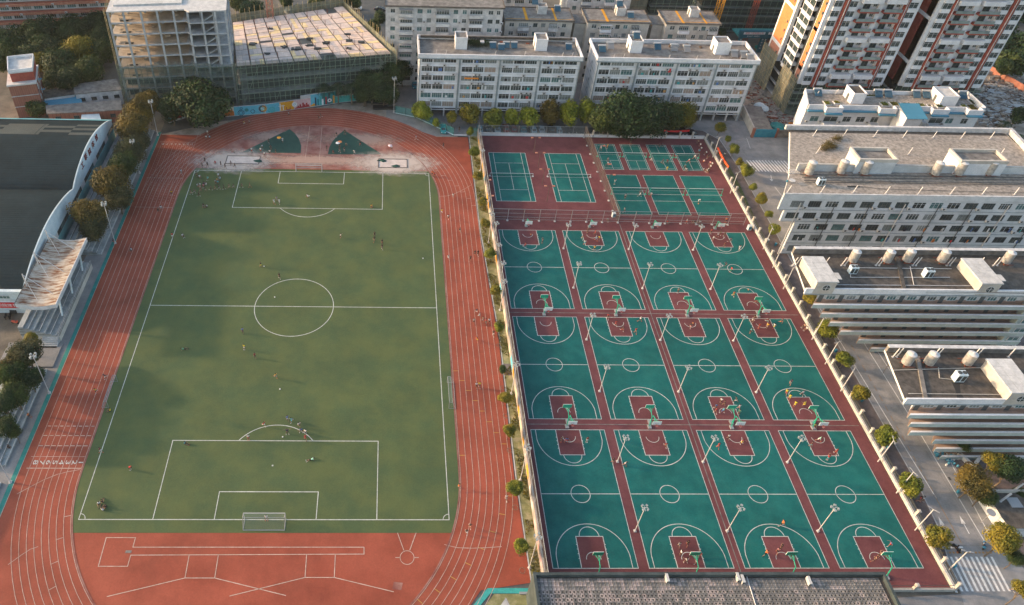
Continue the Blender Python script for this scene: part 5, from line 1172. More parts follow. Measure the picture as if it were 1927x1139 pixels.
# ---------------------------------------------------------------- corridor blocks two and three
def corridor_block(label,Y,ZT,left,roofpoly,XR,floors,fh,first,seed,end_windows,band='green_grey_wall',extra=None):
    t=thing('corridor_block',label,'building',(0,Y,0)); rn=random.Random(seed)
    mb=MB(); mb.prism(roofpoly,ZT-.5,ZT,0,1); mb.build('roof_slab',['grey_wall','roof_dark'],t)
    (x0,_)=roofpoly[0]; x1=XR
    mb=MB(); mb.box(x0,-.3,ZT-.9,x1,0,ZT+.55); mb.build('front_parapet',band if False else 'white_wall',t)
    mb=MB(); mb.box(x0,-.42,ZT-1.15,x1,-.003,ZT-.9); mb.build('cornice','grey_trim',t)
    for k in range(floors):
        zf=ZT-first-fh*k; xa=left[k]; zb=zf
        xe=x1-(fh*k*0)
        mb=MB(); mb.prism([(xa,-1.9),(xe,-1.9),(xe,-1.7),(xa+.18,-1.7)],zb,zb+1.1); mb.build('corridor_parapet',band,t)
        mb=MB(); mb.prism([(xa-.05,-2.0),(xe,-2.0),(xe,-1.62),(xa+.28,-1.62)],zb+1.1,zb+1.2); mb.build('parapet_cap','white_wall',t)
        mb=MB(); mb.prism([(xa,-1.69),(xe,-1.69),(xe,0),(xa+1.5,0)],zb-.15,zb+.02,0); mb.build('corridor_floor','corridor',t)
        mb=MB(); mb.prism([(xa+1.5,0),(xe-.3,0),(xe-.3,9.5),(xa+1.5+9.5*.9,9.5)],zb-.15,zb+fh-.16); mb.build('storey','white_grimy',t)
        mb=MB(); mb.box(xa+1.6,-.04,zb+.0,xe-4,-.002,zb+1.0); mb.build('dado','corridor',t)
        x=xa+1.9; i=0
        while x<xe-6:
            mb=MB(); mb.box(x,-.05,zb+.02,x+1.0,-.003,zb+2.1); mb.build('door','frame_dark',t)
            win(t,(x+2.6,-.04,zb+1.5),2.0,1.2,0,rn.choice(['glass_teal','curtain','glass_dark']),bars=2)
            x+=4.4
        if end_windows:
            mb=MB(); mb.box(xe-3.8,-1.9,zb+1.2,xe,-1.7,zb+1.25).box(xe-4.4,-1.85,zb+1.2,xe-4.1,-1.7,zb+fh-.15); mb.build('end_pier',band,t)
            win(t,(xe-2.1,-1.82,zb+1.95),2.4,1.3,0,'glass_teal',bars=1)
            mb=MB(); mb.box(xe-.3,-1.7,zb-.15,xe,9,zb+fh-.16); mb.build('end_wall','white_wall',t)
            mb=MB(); mb.box(xe-3.9,-1.69,zb,xe-.3,-.1,zb+fh-.2); mb.build('end_room','green_grey_wall',t)
    return t
ZB=18.4
rb=[at(px,py,ZB) for px,py in [(1515,545),(1927,553),(1927,478),(1490,474)]]; rb=[(x,y+39.5) for x,y in rb]; rb[1]=(112.5,rb[1][1]); rb[2]=(119,rb[2][1])
B2_=corridor_block('teaching block with long open corridors, a dark roof, five tanks and two white stair houses',-39.5,ZB,[60.8,63.6,66.6,70.0,75.2,79.2],rb,112.0,6,2.78,3.7,8,True)
mb=MB(); (xa,ya),(xb,yb)=rb[3],rb[2]; mb.prism([(xa,ya-.6),(xb,yb-.6),(xb,yb),(xa,ya)],ZB,ZB+1.5); mb.build('rear_parapet','roof_grey',B2_); mb=MB(); mb.prism([(xa,ya-.75),(xb,yb-.75),(xb,yb+.1),(xa,ya+.1)],ZB+1.5,ZB+1.6); mb.build('parapet_cap','white_grimy',B2_)
def whitehouse(parent,px,py,ZB,Yb,w=4.3,d=7.4,h=2.5):
    x,y=at(px,py,ZB); y-=Yb; mb=MB(); mb.box(x,-.34,ZB-1,x+w,d,ZB+h).box(x+w,.9,ZB,x+w+1.0,2.4,ZB+h-.3); o=mb.build('stair_house','cream_wall',parent)
    mb=MB()
    for i in range(3):
        for j in range(4): mb.box(x-.2+i*(w+.4)/3+.02,-.4+j*(d+.5)/4+.02,ZB+h,x-.2+(i+1)*(w+.4)/3-.02,-.4+(j+1)*(d+.5)/4-.02,ZB+h+.2)
    mb.box(x-.22,-.42,ZB+h-.1,x+w+.22,d+.12,ZB+h+.12); mb.box(x+w+.25,.5,ZB+h,x+w+1.2,2.4,ZB+h+.2); mb.build('tiled_roof','white_slab',o)
    mb=MB(); mb.tube((x+w*.55,-.38,ZB+.9),(x+w*.55,-.345,ZB+.9),.75,n=20); q=mb.build('round_window','glass_dark',o)
    mb=MB(); mb.tube((x+w*.55,-.37,ZB+.9),(x+w*.55,-.342,ZB+.9),.9,n=20); mb.build('round_frame','white_grimy',o); q.location.y=-.08
    mb=MB(); mb.box(x+w*.55-.05,-.48,ZB+.15,x+w*.55+.05,-.465,ZB+1.65).box(x+w*.55-.72,-.48,ZB+.85,x+w*.55+.72,-.465,ZB+.95); mb.build('round_window_bar','frame_white',o)
whitehouse(B2_,1530,546,ZB,-39.5); whitehouse(B2_,1836,548,ZB,-39.5)
for i,(px,py) in enumerate([(1602,494),(1666,494),(1704,493),(1769,494),(1890,496)]):
    x,y=at(px,py,ZB); tank((x,y,ZB),['stained steel tank on rusty rails, leftmost on the first corridor block','second stained tank on the first corridor block roof, beside a pair of white posts','third stained tank, just right of the dark roof joint','fourth stained tank behind the grey condenser','fifth stained tank behind the right white stair house'][i],1.05,3.1)
condenser((*at(1602,514,ZB),ZB),'twin fan condenser under the leftmost tank of the first corridor block'); condenser((*at(1742,521,ZB),ZB),'twin fan condenser in the middle of the first corridor block roof',1.1)
for i,px in enumerate((1491,1497,1550,1583,1589,1648,1654,1717,1723,1781,1787,1840,1869,1876)):
    x,y=at(px,500,ZB); roofpost(x,y,ZB,'slanting white post on the rear parapet of the upper corridor block, %s from the left'%OD[i],2.0,.8)
mb=MB()
for q in [((1600,497),(1600,523)),((1600,523),(1690,523)),((1690,523),(1787,523)),((1712,502),(1719,537)),((1610,505),(1790,507)),((1570,537),(1828,539))]: a=at(*q[0],ZB); b=at(*q[1],ZB); mb.tube((a[0],a[1]+39.5,ZB+.15),(b[0],b[1]+39.5,ZB+.15),.07,n=5)
mb.build('pipework','white_grimy',B2_)
mb=MB(); a=at(1684,484,ZB); b=at(1697,545,ZB); mb.prism([(a[0],a[1]+39.5),(a[0]+1.0,a[1]+39.5),(b[0]+.8,b[1]+39.5),(b[0],b[1]+39.5)],ZB,ZB+.3); mb.build('roof_joint','roof_dark',B2_)
ZC=16.8
rc=[at(px,py,ZC) for px,py in [(1703,752),(1927,757),(1927,662),(1665,658)]]; rc=[(x,y+66.5) for x,y in rc]; rc[1]=(100,rc[1][1]); rc[2]=(108,rc[2][1])
B3_=corridor_block('nearest corridor block, its dark roof with three tanks and a wet stain',-66.5,ZC,[68.0,69.4,70.6,76.6,78.2,80.6],rc,100.0,6,2.72,3.2,9,False)
mb=MB(); (xa,ya),(xb,yb)=rc[3],rc[2]; mb.prism([(xa,ya-.6),(xb,yb-.6),(xb,yb),(xa,ya)],ZC,ZC+1.4); mb.build('rear_parapet','roof_grey',B3_); mb=MB(); mb.prism([(xa,ya-.75),(xb,yb-.75),(xb,yb+.1),(xa,ya+.1)],ZC+1.4,ZC+1.5); mb.build('parapet_cap','white_grimy',B3_)
whitehouse(B3_,1890,754,ZC,-66.5,4.6,7.6)
x=at(1890,754,ZC)[0]
for i,(px,py) in enumerate([(1703,684),(1745,684),(1817,684)]):
    x,y=at(px,py+2,ZC); tank((x,y,ZC),['stained tank nearest to the road on the near corridor block','middle stained tank of the near corridor block','right stained tank of the near corridor block, next to a pair of posts'][i],1.05,2.9)
condenser((*at(1800,716,ZC),ZC),'twin fan condenser beside the wet stain on the near corridor block roof',1.15)
mb=MB(); mb.poly([(x,y,ZC+.012) for x,y in [(lambda p:(p[0],p[1]+66.5))(at(px,py,ZC)) for px,py in [(1790,718),(1812,716),(1806,725),(1808,740),(1816,752),(1802,753),(1798,735)]]]); mb.build('wet_stain','tank_black',B3_)
for i,px in enumerate((1680,1687,1755,1762,1830,1837,1897)):
    x,y=at(px,672,ZC); roofpost(x,y,ZC,'slanting white post by the rear parapet of the near corridor block, %s from the road'%OD[i],2.0,.8)
mb=MB(); a=at(1722,672,ZC); b=at(1737,752,ZC); mb.prism([(a[0],a[1]+66.5),(a[0]+.8,a[1]+66.5),(b[0]+.8,b[1]+66.5),(b[0],b[1]+66.5)],ZC,ZC+.3)
mb.build('roof_joint','roof_grey',B3_)
mb=MB()
for q in [((1680,698),(1855,693)),((1709,742),(1887,744)),((1765,693),(1767,713)),((1767,713),(1795,716))]: a=at(*q[0],ZC); b=at(*q[1],ZC); mb.tube((a[0],a[1]+66.5,ZC+.2),(b[0],b[1]+66.5,ZC+.2),.07,n=5)
mb.build('pipework','cream_wall',B3_)
def rooftiles(parent,poly_px,z,Yb,nu,nv,mats,seed,lift=.03,name='roof_tile'):
    "square insulation tiles, each a slightly uneven slab with an open joint"
    pass
# ---------------------------------------------------------------- near roof at the bottom
NR=thing('near_building','dark parapeted flat roof covered with small worn tiles at the bottom of the photo','building',(0,0,0)); ZN=8.0
x0,y0=at(1003,1077,ZN+.9); x1=at(1668,1082,ZN+.9)[0]
mb=MB(); mb.box(x0,-130,0,x1,y0,ZN); mb.build('wall','parapet_dark',NR)
mb=MB(); mb.box(x0,y0-.45,ZN,x1,y0,ZN+.9).box(x0,-130,ZN,x0+.45,y0-.45,ZN+.9).box(x1-.45,-130,ZN,x1,y0-.45,ZN+.9); mb.build('parapet','parapet_dark',NR)
mb=MB(); mb.box(x0+.45,-130,ZN,x1-.45,y0-.45,ZN+.03); mb.build('roof_screed','roof_dark',NR)
ts=.62; nx=int((x1-x0-1.2)/ts); ny=22; rn=random.Random(12)
tm=[]
for k in range(6):
    mb=MB(); h=.27
    mb.box(-h,-h,0,h,-h+.11,.10).box(-h,h-.11,0,h,h,.10).box(-h,-h+.11,0,-h+.11,h-.11,.10).box(h-.11,-h+.11,0,h,h-.11,.10).box(-h+.11,-h+.11,0,h-.11,h-.11,.035)
    tm.append(mb.mesh('roof_tile',['roof_tile_a','roof_tile_b','roof_tile_c','roof_tile_b','roof_tile_a','roof_tile_c'][k]))
cnt=0; far=MB()
for j in range(ny):
    for i in range(nx):
        x=x0+.75+i*ts; y=y0-.95-j*ts; m=rn.choice((0,1,1,2,3,4,5)) if x<25 else rn.choice((0,0,1,2,2,4,5))
        if j<3 and cnt<300 and i%1==0 and j>=0 and (j*nx+i)<300:
            o=ob('roof_tile',tm[m],NR,(x,y,ZN+.03+rn.uniform(0,.02)),rn.uniform(-.04,.04)); cnt+=1
        else:
            h=.27; mi={0:0,1:1,2:2,3:1,4:0,5:2}[m]; z=ZN+.03+rn.uniform(0,.02)
            far.box(x-h,y-h,z,x+h,y-h+.11,z+.1,mi).box(x-h,y+h-.11,z,x+h,y+h,z+.1,mi).box(x-h,y-h+.11,z,x-h+.11,y+h-.11,z+.1,mi).box(x+h-.11,y-h+.11,z,x+h,y+h-.11,z+.1,mi)
far.build('roof_tiles',['roof_tile_a','roof_tile_b','roof_tile_c'],NR,kind='stuff')
for i,(px,py) in enumerate([(1255,1082),(1388,1080),(1397,1084),(1522,1087)]):
    x,y=at(px,py,ZN+1); t=thing('roof_vent_box',['white vent box on the near roof parapet, leftmost','taller white vent box of the pair in the middle of the near roof','smaller white vent box of the pair in the middle of the near roof','white vent box on the near roof, rightmost'][i],'vent box',(x,y,ZN)); mb=MB(); mb.box(-.22,-1.0,.2,.22,.25,1.0); mb.build('casing','white_slab',t); mb=MB(); mb.box(-.16,-1.02,.3,.16,-1.005,.8).box(-.03,.26,.8,.03,.3,2.0); mb.build('outlet','metal_dark',t)
a=at(1404,1083,ZN+.1); b=at(1425,1150,ZN+.1); mb=MB(); mb.tube((*a,ZN+.2),(*b,ZN+.2),.09,n=6); mb.build('roof_pipe','metal_white',NR)
# ---------------------------------------------------------------- court walls and fences
t=thing('east_court_wall','long low white court wall with square pillars along the avenue of round trees','wall',(0,0,0)); WX=68.95
mb=MB(); mb.box(WX-.15,-94,0,WX+.55,44.6,.75); mb.build('plinth','cream_wall',t); mb=MB(); mb.box(WX-.22,-94,.75,WX+.62,44.6,.85); mb.build('coping','white_slab',t)
y=-93.9; i=0
def f(): 
    mb=MB(); mb.box(-.24,-.24,0,.24,.24,2.2).box(-.31,-.31,2.2,.31,.31,2.34).box(-.2,-.2,2.34,.2,.2,2.45); return mb.mesh('pillar','cream_wall')
def rail(): 
    mb=MB(); mb.box(-.03,.35,.9,.03,4.05,1.0).box(-.03,.35,1.9,.03,4.05,2.0)
    for q in range(24): mb.box(-.02,.4+q*.155,.85,.02,.44+q*.155,2.1)
    return mb.mesh('railing_panel','metal_dark')
while y<44.7:
    ob('pillar',shared('pillar',f),t,(WX+.2,y,0)); 
    if y+4.4<44.7: ob('railing_panel',shared('railp',rail),t,(WX+.2,y,0))
    y+=4.44; i+=1
t=thing('south_court_wall','low court wall with pillars below the lower right court corner','wall',(0,0,0))
mb=MB(); mb.box(53,-94.3,0,WX-.2,-93.9,.8); mb.build('plinth','cream_wall',t)
for x in (55.5,61.6): ob('pillar',shared('pillar',f),t,(x,-94.1,0))
mb=MB()
for z in (1.0,1.9): mb.box(53,-94.12,z,68.3,-94.06,z+.08)
mb.build('rail','metal_dark',t)
t=thing('north_court_wall','low white wall between the tennis courts and the parked cars','wall',(0,0,0))
mb=MB(); mb.box(-1.8,44.5,0,68.7,44.85,.9); mb.build('plinth','white_wall',t); mb=MB(); mb.box(-1.9,44.4,.9,68.8,44.95,1.0); mb.build('coping','white_slab',t)
for k,x in enumerate((34,38.5,43,47.5,52,56.5,61,65)): ob('pillar',shared('pillar',f),t,(x,44.7,0)); 
mb=MB(); mb.box(-1.8,44.66,1.0,32,44.7,3.6); mb.build('mesh_panel','mesh_fence',t)
mb=MB()
for i in range(9): x=-1.8+i*4.2; mb.tube((x,44.68,1),(x,44.68,3.7),.05,n=5)
mb.tube((-1.8,44.68,3.6),(32,44.68,3.6),.04,n=5); mb.build('fence_post','metal_grey',t)
for nm,a,b,c in (('red cloth banner hung along the north court wall under the trees',(54.5,45.6),(64.0,45.6),'banner_red'),('orange cloth banner hung on the east court wall by the resting students',(69.75,36.5),(69.75,26.5),'orange_red')):
    o=thing('cloth_banner',nm,'banner',(a[0],a[1],0)); dx,dy=b[0]-a[0],b[1]-a[1]; mb=MB(); n=10
    for i in range(n):
        f0,f1=i/n,(i+1)/n; s0=-.5*math.sin(math.pi*f0); s1=-.5*math.sin(math.pi*f1); mb.quad((dx*f0,dy*f0,1.9+s0*.6),(dx*f1,dy*f1,1.9+s1*.6),(dx*f1,dy*f1,2.6+s1*.6),(dx*f0,dy*f0,2.6+s0*.6)); mb.quad((dx*f0,dy*f0,2.61+s0*.6),(dx*f1,dy*f1,2.61+s1*.6),(dx*f1+.35*(dx==0),dy*f1+.15*(dx!=0),2.5+s1*.6),(dx*f0+.35*(dx==0),dy*f0+.15*(dx!=0),2.5+s0*.6))
    mb.build('cloth_sheet',c,o)
# west court wall with painted face
t=thing('west_court_wall','tall court wall with faded paintings facing the running track','wall',(0,0,0))
pw=[(-1.75,44.4),(-1.7,0),(-1.8,-40),(-2.0,-93.6)]
for a,b in zip(pw,pw[1:]):
    mb=MB(); mb.prism([(a[0],a[1]),(b[0],b[1]),(b[0]-.25,b[1]),(a[0]-.25,a[1])],0,2.6); mb.build('wall','faded_wall',t)
    mb=MB(); mb.prism([(a[0]+.05,a[1]),(b[0]+.05,b[1]),(b[0]-.3,b[1]),(a[0]-.3,a[1])],2.6,2.7); mb.build('coping','faded_wall',t)
def wxw(y):
    for a,b in zip(pw,pw[1:]):
        if b[1]<=y<=a[1]: return a[0]+(b[0]-a[0])*(a[1]-y)/(a[1]-b[1])
    return -2
rn=random.Random(31)
y=42
while y>-92:
    l=rn.uniform(1.2,3.4); m=rn.choice(['paint_cream','paint_rose','paint_cyan','paint_amber','paint_snow','paint_pink','paint_rose','paint_cream']); z0=rn.uniform(.3,.9); z1=rn.uniform(1.7,2.4)
    mb=MB(); mb.quad((wxw(y)-.27,y,z0),(wxw(y-l)-.27,y-l,z0),(wxw(y-l)-.27,y-l*.8,z1),(wxw(y)-.27,y-.3,z1)); mb.build('painted_panel',m,t); y-=l+rn.uniform(.2,2.5)
mb=MB(); a=pw
for a,b in zip(pw,pw[1:]): mb.quad((a[0],a[1],2.7),(b[0],b[1],2.7),(b[0],b[1],5.0),(a[0],a[1],5.0))
mb.build('mesh_panel','mesh_fence',t)
for i in range(32):
    y=44-i*4.4; mb=MB(); mb.tube((wxw(y),y,2.7),(wxw(y),y,5.1),.06,n=5); mb.build('fence_post','metal_grey',t)
mb=MB(); 
for a,b in zip(pw,pw[1:]): mb.tube((*a,5.0),(*b,5.0),.05,n=5)
mb.build('top_rail','metal_grey',t)
# high mesh fences
def meshfence(label,pts,h,step,m='mesh_fence_dark',postm='metal_grey',foot=True,rails=(1.0,),name='mesh_fence'):
    t=thing(name,label,'fence',(0,0,0))
    for a,b in zip(pts,pts[1:]):
        l=math.dist(a,b); n=max(1,round(l/step))
        for i in range(n):
            f0,f1=i/n,(i+1)/n; p=(a[0]+(b[0]-a[0])*f0,a[1]+(b[1]-a[1])*f0); q=(a[0]+(b[0]-a[0])*f1,a[1]+(b[1]-a[1])*f1)
            mb=MB(); mb.quad((*p,.1),(*q,.1),(*q,h),(*p,h)); mb.build('mesh_panel',m,t)
            mb=MB(); mb.tube((*p,0),(*p,h+.1),.06,n=6); mb.build('fence_post',postm,t)
            if foot: mb=MB(); mb.box(p[0]-.25,p[1]-.25,0,p[0]+.25,p[1]+.25,.2); mb.build('post_foot','white_grimy',t)
        mb=MB(); mb.tube((*a,h),(*b,h),.05,n=5)
        for r_ in rails: mb.tube((*a,r_),(*b,r_),.035,n=5)
        mb.build('rail',postm,t)
    mb=MB(); mb.tube((*pts[-1],0),(*pts[-1],h+.1),.06,n=6); mb.build('fence_post',postm,t)
    return t
meshfence('long high mesh fence between the tennis and volleyball courts and the basketball courts',[(-1.5,3.9),(66.5,3.1)],4.0,4.3,rails=(.5,1.3,2.6))
meshfence('brownish high mesh fence between the tennis courts and the badminton courts',[(31.1,44.2),(32.4,4.0)],4.2,4.3,rails=(1.4,2.8),postm='fence_brown')
t=meshfence('green mesh fence on a white plinth behind the track bend',[(-27.2,56.0),(-20.6,53.6),(-9.2,43.9)],3.0,3.3,m='mesh_green',postm='metal_dark',foot=False)
mb=MB(); 
for a,b in zip([(-27.2,56.0),(-20.6,53.6),(-9.2,43.9)],[(-20.6,53.6),(-9.2,43.9),(-5.3,43.9)]): line(mb,[a,b],.5,.45)
mb.build('plinth','white_wall',t); t2=meshfence('short green mesh fence beside the opening near the parked teal car',[(-4.5,44.2),(-1.9,44.2)],3,2.6,m='mesh_green',postm='metal_dark',foot=False)
# ================================================================== COURT EQUIPMENT
ORD=['first','second','third','fourth']
def hoop(loc,rz,label):
    t=thing('basketball_hoop',label,'basketball hoop',loc,rz,'green basketball stands')
    mb=MB(); mb.box(-.35,-.1,0,.35,.8,.28); mb.build('base_box','metal_grey',t)
    mb=MB(); mb.tube((0,.2,.3),(0,-.1,2.9),.09,n=8).tube((0,-.1,2.9),(0,-1.95,3.5),.075,n=8); mb.build('post','hoop_green',t)
    mb=MB()
    for s in (-1,1): mb.tube((0,-.9,3.15),(s*.6,-2.2,3.6),.03,n=6).tube((0,-1.1,3.2),(s*.5,-2.2,3.05),.03,n=6)
    mb.build('strut','hoop_green',t)
    b=MB(); b.box(-.9,-2.32,2.9,.9,-2.26,3.95); b.build('backboard','board_white',t)
    mb=MB(); mb.box(-.9,-2.25,2.9,.9,-2.20,3.95); mb.build('board_back','hoop_green',t)
    mb=MB(); mb.box(-.30,-2.335,3.05,.30,-2.325,3.10).box(-.30,-2.335,3.45,.30,-2.325,3.50).box(-.30,-2.335,3.10,-.25,-2.325,3.45).box(.25,-2.335,3.10,.30,-2.325,3.45); mb.build('target_square','metal_grey',t)
    mb=MB(); n=16
    for i in range(n):
        a,b_=2*math.pi*i/n,2*math.pi*(i+1)/n; mb.tube((.225*math.cos(a),-2.62+.225*math.sin(a),3.05),(.225*math.cos(b_),-2.62+.225*math.sin(b_),3.05),.02,n=5,cap=False)
    mb.box(-.06,-2.42,3.02,.06,-2.32,3.08); mb.build('rim','rim_red',t)
    mb=MB()
    for i in range(12):
        a=2*math.pi*i/12; b_=a+.5; mb.tube((.22*math.cos(a),-2.62+.22*math.sin(a),3.04),(.12*math.cos(b_),-2.62+.12*math.sin(b_),2.62),.008,n=3,cap=False)
    mb.build('net','metal_white',t); return t
first=None
for r in range(4):
    for c_ in range(4):
        x=c_*(CW+gx)+CW/2+(0 if r else 0)
        row=['top','middle','bottom']
        sides=[]
        if r<3: sides.append((-1,r))      # serves the court south of the line
        if r>0: sides.append((1,r-1))
        for s,cr in sides:
            yb=-r*(CL+gy)+(gy/2 if r>0 else 1.3) if s==-1 else -(r-1)*(CL+gy)-CL-gy/2
            if r in (1,2): yb+= .25*(1 if s==-1 else -1); 
            label='green basketball stand at the %s end of the %s court in the %s row'%('far' if s==-1 else 'near',ORD[c_],row[cr])
            if first is None: first=hoop((x,yb,0),0,label)
            else: clone(first,(x+(0.35 if s==-1 and r in(1,2) else 0),yb,0),0 if s==-1 else math.pi,label)
def pole(loc,h,label,heads=2,rz=0,arm=.55,m='metal_white',kind='court'):
    t=thing('light_pole',label,'light pole',loc,rz)
    mb=MB(); mb.tube((0,0,.0),(0,0,h),.085,.06,n=8); mb.build('pole',m,t)
    mb=MB(); mb.tube((0,0,0),(0,0,.4),.18,n=8).box(-.25,-.25,0,.25,.25,.1); mb.build('pole_base','metal_white',t)
    mb=MB(); mb.tube((-arm,0,h-.15),(arm,0,h-.15),.06,n=6).tube((0,-arm,h-.3),(0,arm,h-.3),.06,n=6); mb.build('cross_arm',m,t)
    for i in range(heads):
        a=math.pi/4+i*2*math.pi/heads; x,y=arm*math.cos(a),arm*math.sin(a)
        mb=MB(); c,s=math.cos(a),math.sin(a)
        q=[(x-.2*s-.12*c,y+.2*c-.12*s),(x+.2*s-.12*c,y-.2*c-.12*s),(x+.2*s+.16*c,y-.2*c+.16*s),(x-.2*s+.16*c,y+.2*c+.16*s)]
        mb.prism(q,h-.2,h+.08); o=mb.build('floodlight','grey_trim',t); mb=MB(); mb.prism(q,h-.23,h-.205); mb.build('lamp_glass','lamp_glass',o)
    t['group']='white light poles'; return t
pr=['beside the top of the top court row','beside the lower half of the top court row','beside the top of the middle court row','beside the lower half of the middle court row','beside the top of the bottom court row','beside the lower half of the bottom court row']
P0=None
for j,y in enumerate((-7.1,-21.3,-37.8,-52.2,-69.1,-83.3)):
    for i,x in enumerate((16.05,33.0,49.8)):
        lb='floodlight pole %s, in the %s red aisle'%(pr[j],ORD[i])
        if P0 is None: P0=pole((x,y,0),8.2,lb,4)
        else: clone(P0,(x,y,0),rz=.2*i,label=lb)
for i,(px,py,h) in enumerate([(919,457,9.8),(930,454,6.2),(935,494,6),(942,531,6.5),(941,584,9.6),(904,321,7.2),(962,741,9.8),(979,904,11),(996,1069,11)]):
    clone(P0,(*at(px,py),0),rz=.4,label='floodlight pole along the painted court wall, %s'%['tall one beside the first basketball court corner','short one near the first court corner','third from the top court corner','fourth from the top, at the half way line','tall one at lower end of top row','one beside the tennis court','standing in the planting strip by the middle row','beside a yellow tree low in the planting strip','lowest one touching the near roof'][i],sc=(1,1,h/8.2))
SL=None
def street(loc,label,h=7.2,rz=0):
    t=thing('street_light',label,'street lamp',loc,rz,'white street lamps on the court wall'); mb=MB(); mb.tube((0,0,0),(0,0,h),.12,.08,n=8); mb.build('pole','metal_white',t)
    mb=MB(); mb.tube((0,0,h),(.45,0,h+.12),.04,n=6).tube((0,0,h),(-.45,0,h+.12),.04,n=6); mb.build('arm','metal_white',t)
    for s in (-1,1): mb=MB(); mb.box(s*.7-.28,-.1,h+.1,s*.7+.28,.1,h+.22); mb.build('lamp_head','metal_grey',t)
    return t
for i,(px,py,h) in enumerate([(1341,296,5.2),(1374,364,6.2),(1419,457+0,7.0),(1436,469,7.4),(1454,504,6),(1474,544,4.6),(1528,639,7.6),(1553,685,6.6),(1582,736,7.6),(1652,869,7.8),(1687,928,6.4),(1722,998,7.2),(1782,1076,7.6)]):
    if i==2: continue
    lb='slender lamp pole on the east court wall, %s'%['by the orange banner','beside the volleyball courts','','upper one beside the top court row','lower one beside the top court row','without lamp arms near the white stair house','left of the corridor block corner tree','at the upper half of the middle row','at the lower half of the middle row','before the tree by the blue kiosk','beside the next tree down the avenue','above the painted road arrows','at the zebra crossing'][i]
    if SL is None: SL=street((*at(px,py),0),lb,7.2)
    else: clone(SL,(*at(px,py),0),rz=.5*i,label=lb)
    (SL if i==0 else bpy.context.scene.collection.objects[-1])
for i,(px,py,h) in enumerate([(297,255,12),(217,458,13),(93,740,12),(20,908,12),(741,212,12.5),(263,326,11)]):
    clone(P0,(*at(px,py),0),rz=.3,label='tall white floodlight mast %s'%['at the upper left end of the track','beside the steps left of the track, above the rusty canopy','in front of the dark trees left of the track','at the lower left corner steps','behind the track bend by the green mesh fence','half hidden in the golden trees'][i],sc=(1.1,1.1,h/8.2))
for i,(px,py) in enumerate([(1004,288),(1012,317),(1020,348),(1029,380)]):
    t=thing('tennis_light','slim brown lamp post between the two tennis courts, %s from the top'%ORD[i],'light pole',(*at(px,py),0),0,'brown lamp posts of the tennis courts')
    mb=MB(); mb.tube((0,0,0),(0,0,5.6),.06,n=6).tube((-.9,0,5.5),(.9,0,5.5),.04,n=5); mb.build('pole','fence_brown',t)
    for s in (-1,1): mb=MB(); mb.box(s*1.1-.35,-.25,5.4,s*1.1+.35,.25,5.6); mb.build('lamp_head','brick_orange',t)
for i,(px,py) in enumerate([(911,365),(916,395),(1124,300),(1134,335),(1142,355)]):
    t=thing('tennis_light','slim brown lamp post %s'%['beside the left tennis court, upper','beside the left tennis court, lower','on the fence right of the tennis courts, top','on the fence right of the tennis courts, middle','on the fence right of the tennis courts, bottom'][i],'light pole',(*at(px,py),0),0,'brown lamp posts of the tennis courts')
    mb=MB(); mb.tube((0,0,0),(0,0,5.0),.06,n=6).tube((0,0,4.9),(.9,0,4.9),.04,n=5); mb.build('pole','fence_brown',t); mb=MB(); mb.box(.8,-.25,4.8,1.5,.25,5.0); mb.build('lamp_head','brick_orange',t)
def netset(x0,x1,y,h,hb,label,cat,post='metal_white',net='net_sport',tape='sign_white'):
    t=thing(cat.replace(' ','_'),label,cat,(0,y,0))
    for x in (x0,x1): mb=MB(); mb.tube((x,0,0),(x,0,h+.05),.05,n=6).box(x-.25,-.3,0,x+.25,.3,.08); mb.build('post',post,t)
    mb=MB(); mb.quad((x0,0,hb),(x1,0,hb),(x1,0,h-.06),(x0,0,h-.06)); mb.build('net_mesh',net,t)
    mb=MB(); mb.box(x0,-.02,h-.08,x1,.02,h); mb.build('net_tape',tape,t); 
    mb=MB(); mb.box(x0,-.3,.0,x1,-.26,.05) if cat=='tennis net' else mb.box(x0,-.01,hb-.03,x1,.01,hb); mb.build('lower_cord','metal_white',t)
for x0,l in ((.7,'left'),(17.4,'right')): netset(x0-.7,x0+11.7,23.8,1.05,.1,'tennis net across the %s tennis court'%l,'tennis net')
for i,x0 in enumerate((33.7,41.5,49.6,57.4)): netset(x0-.4,x0+6.5,34.25,1.55,.8,'badminton net on the %s badminton court from the left'%ORD[i],'badminton net','hoop_green')
for i,x0 in enumerate((33.9,44.7,55.5)): netset(x0-.4,x0+9.3,16.1,2.3,1.4,'volleyball net on the %s volleyball court from the left'%ORD[i],'volleyball net','hoop_green')
def goal(x,y,rz,w,h,d,label,m='metal_white',r=.07):
    t=thing('football_goal',label,'football goal',(x,y,0),rz)
    mb=MB(); mb.tube((-w/2,0,0),(-w/2,0,h),r,n=8).tube((w/2,0,0),(w/2,0,h),r,n=8).tube((-w/2,0,h),(w/2,0,h),r,n=8); mb.build('goal_frame',m,t)
    mb=MB()
    for s in (-1,1): mb.tube((s*w/2,0,h),(s*w/2,-d*.45,h),r*.7,n=6).tube((s*w/2,-d*.45,h),(s*w/2,-d,0),r*.7,n=6).tube((s*w/2,0,.03),(s*w/2,-d,.03),r*.7,n=6)
    mb.tube((-w/2,-d,.05),(w/2,-d,.05),r,n=6).tube((-w/2,-d*.45,h),(w/2,-d*.45,h),r*.6,n=6); mb.build('back_frame','metal_grey',t)
    mb=MB(); mb.quad((-w/2,-d*.45,h),(w/2,-d*.45,h),(w/2,-d,0),(-w/2,-d,0)).quad((-w/2,0,h),(w/2,0,h),(w/2,-d*.45,h),(-w/2,-d*.45,h))
    for s in (-1,1): mb.poly([(s*w/2,0,0),(s*w/2,0,h),(s*w/2,-d*.45,h),(s*w/2,-d,0)])
    mb.build('goal_net','net_white',t); return t
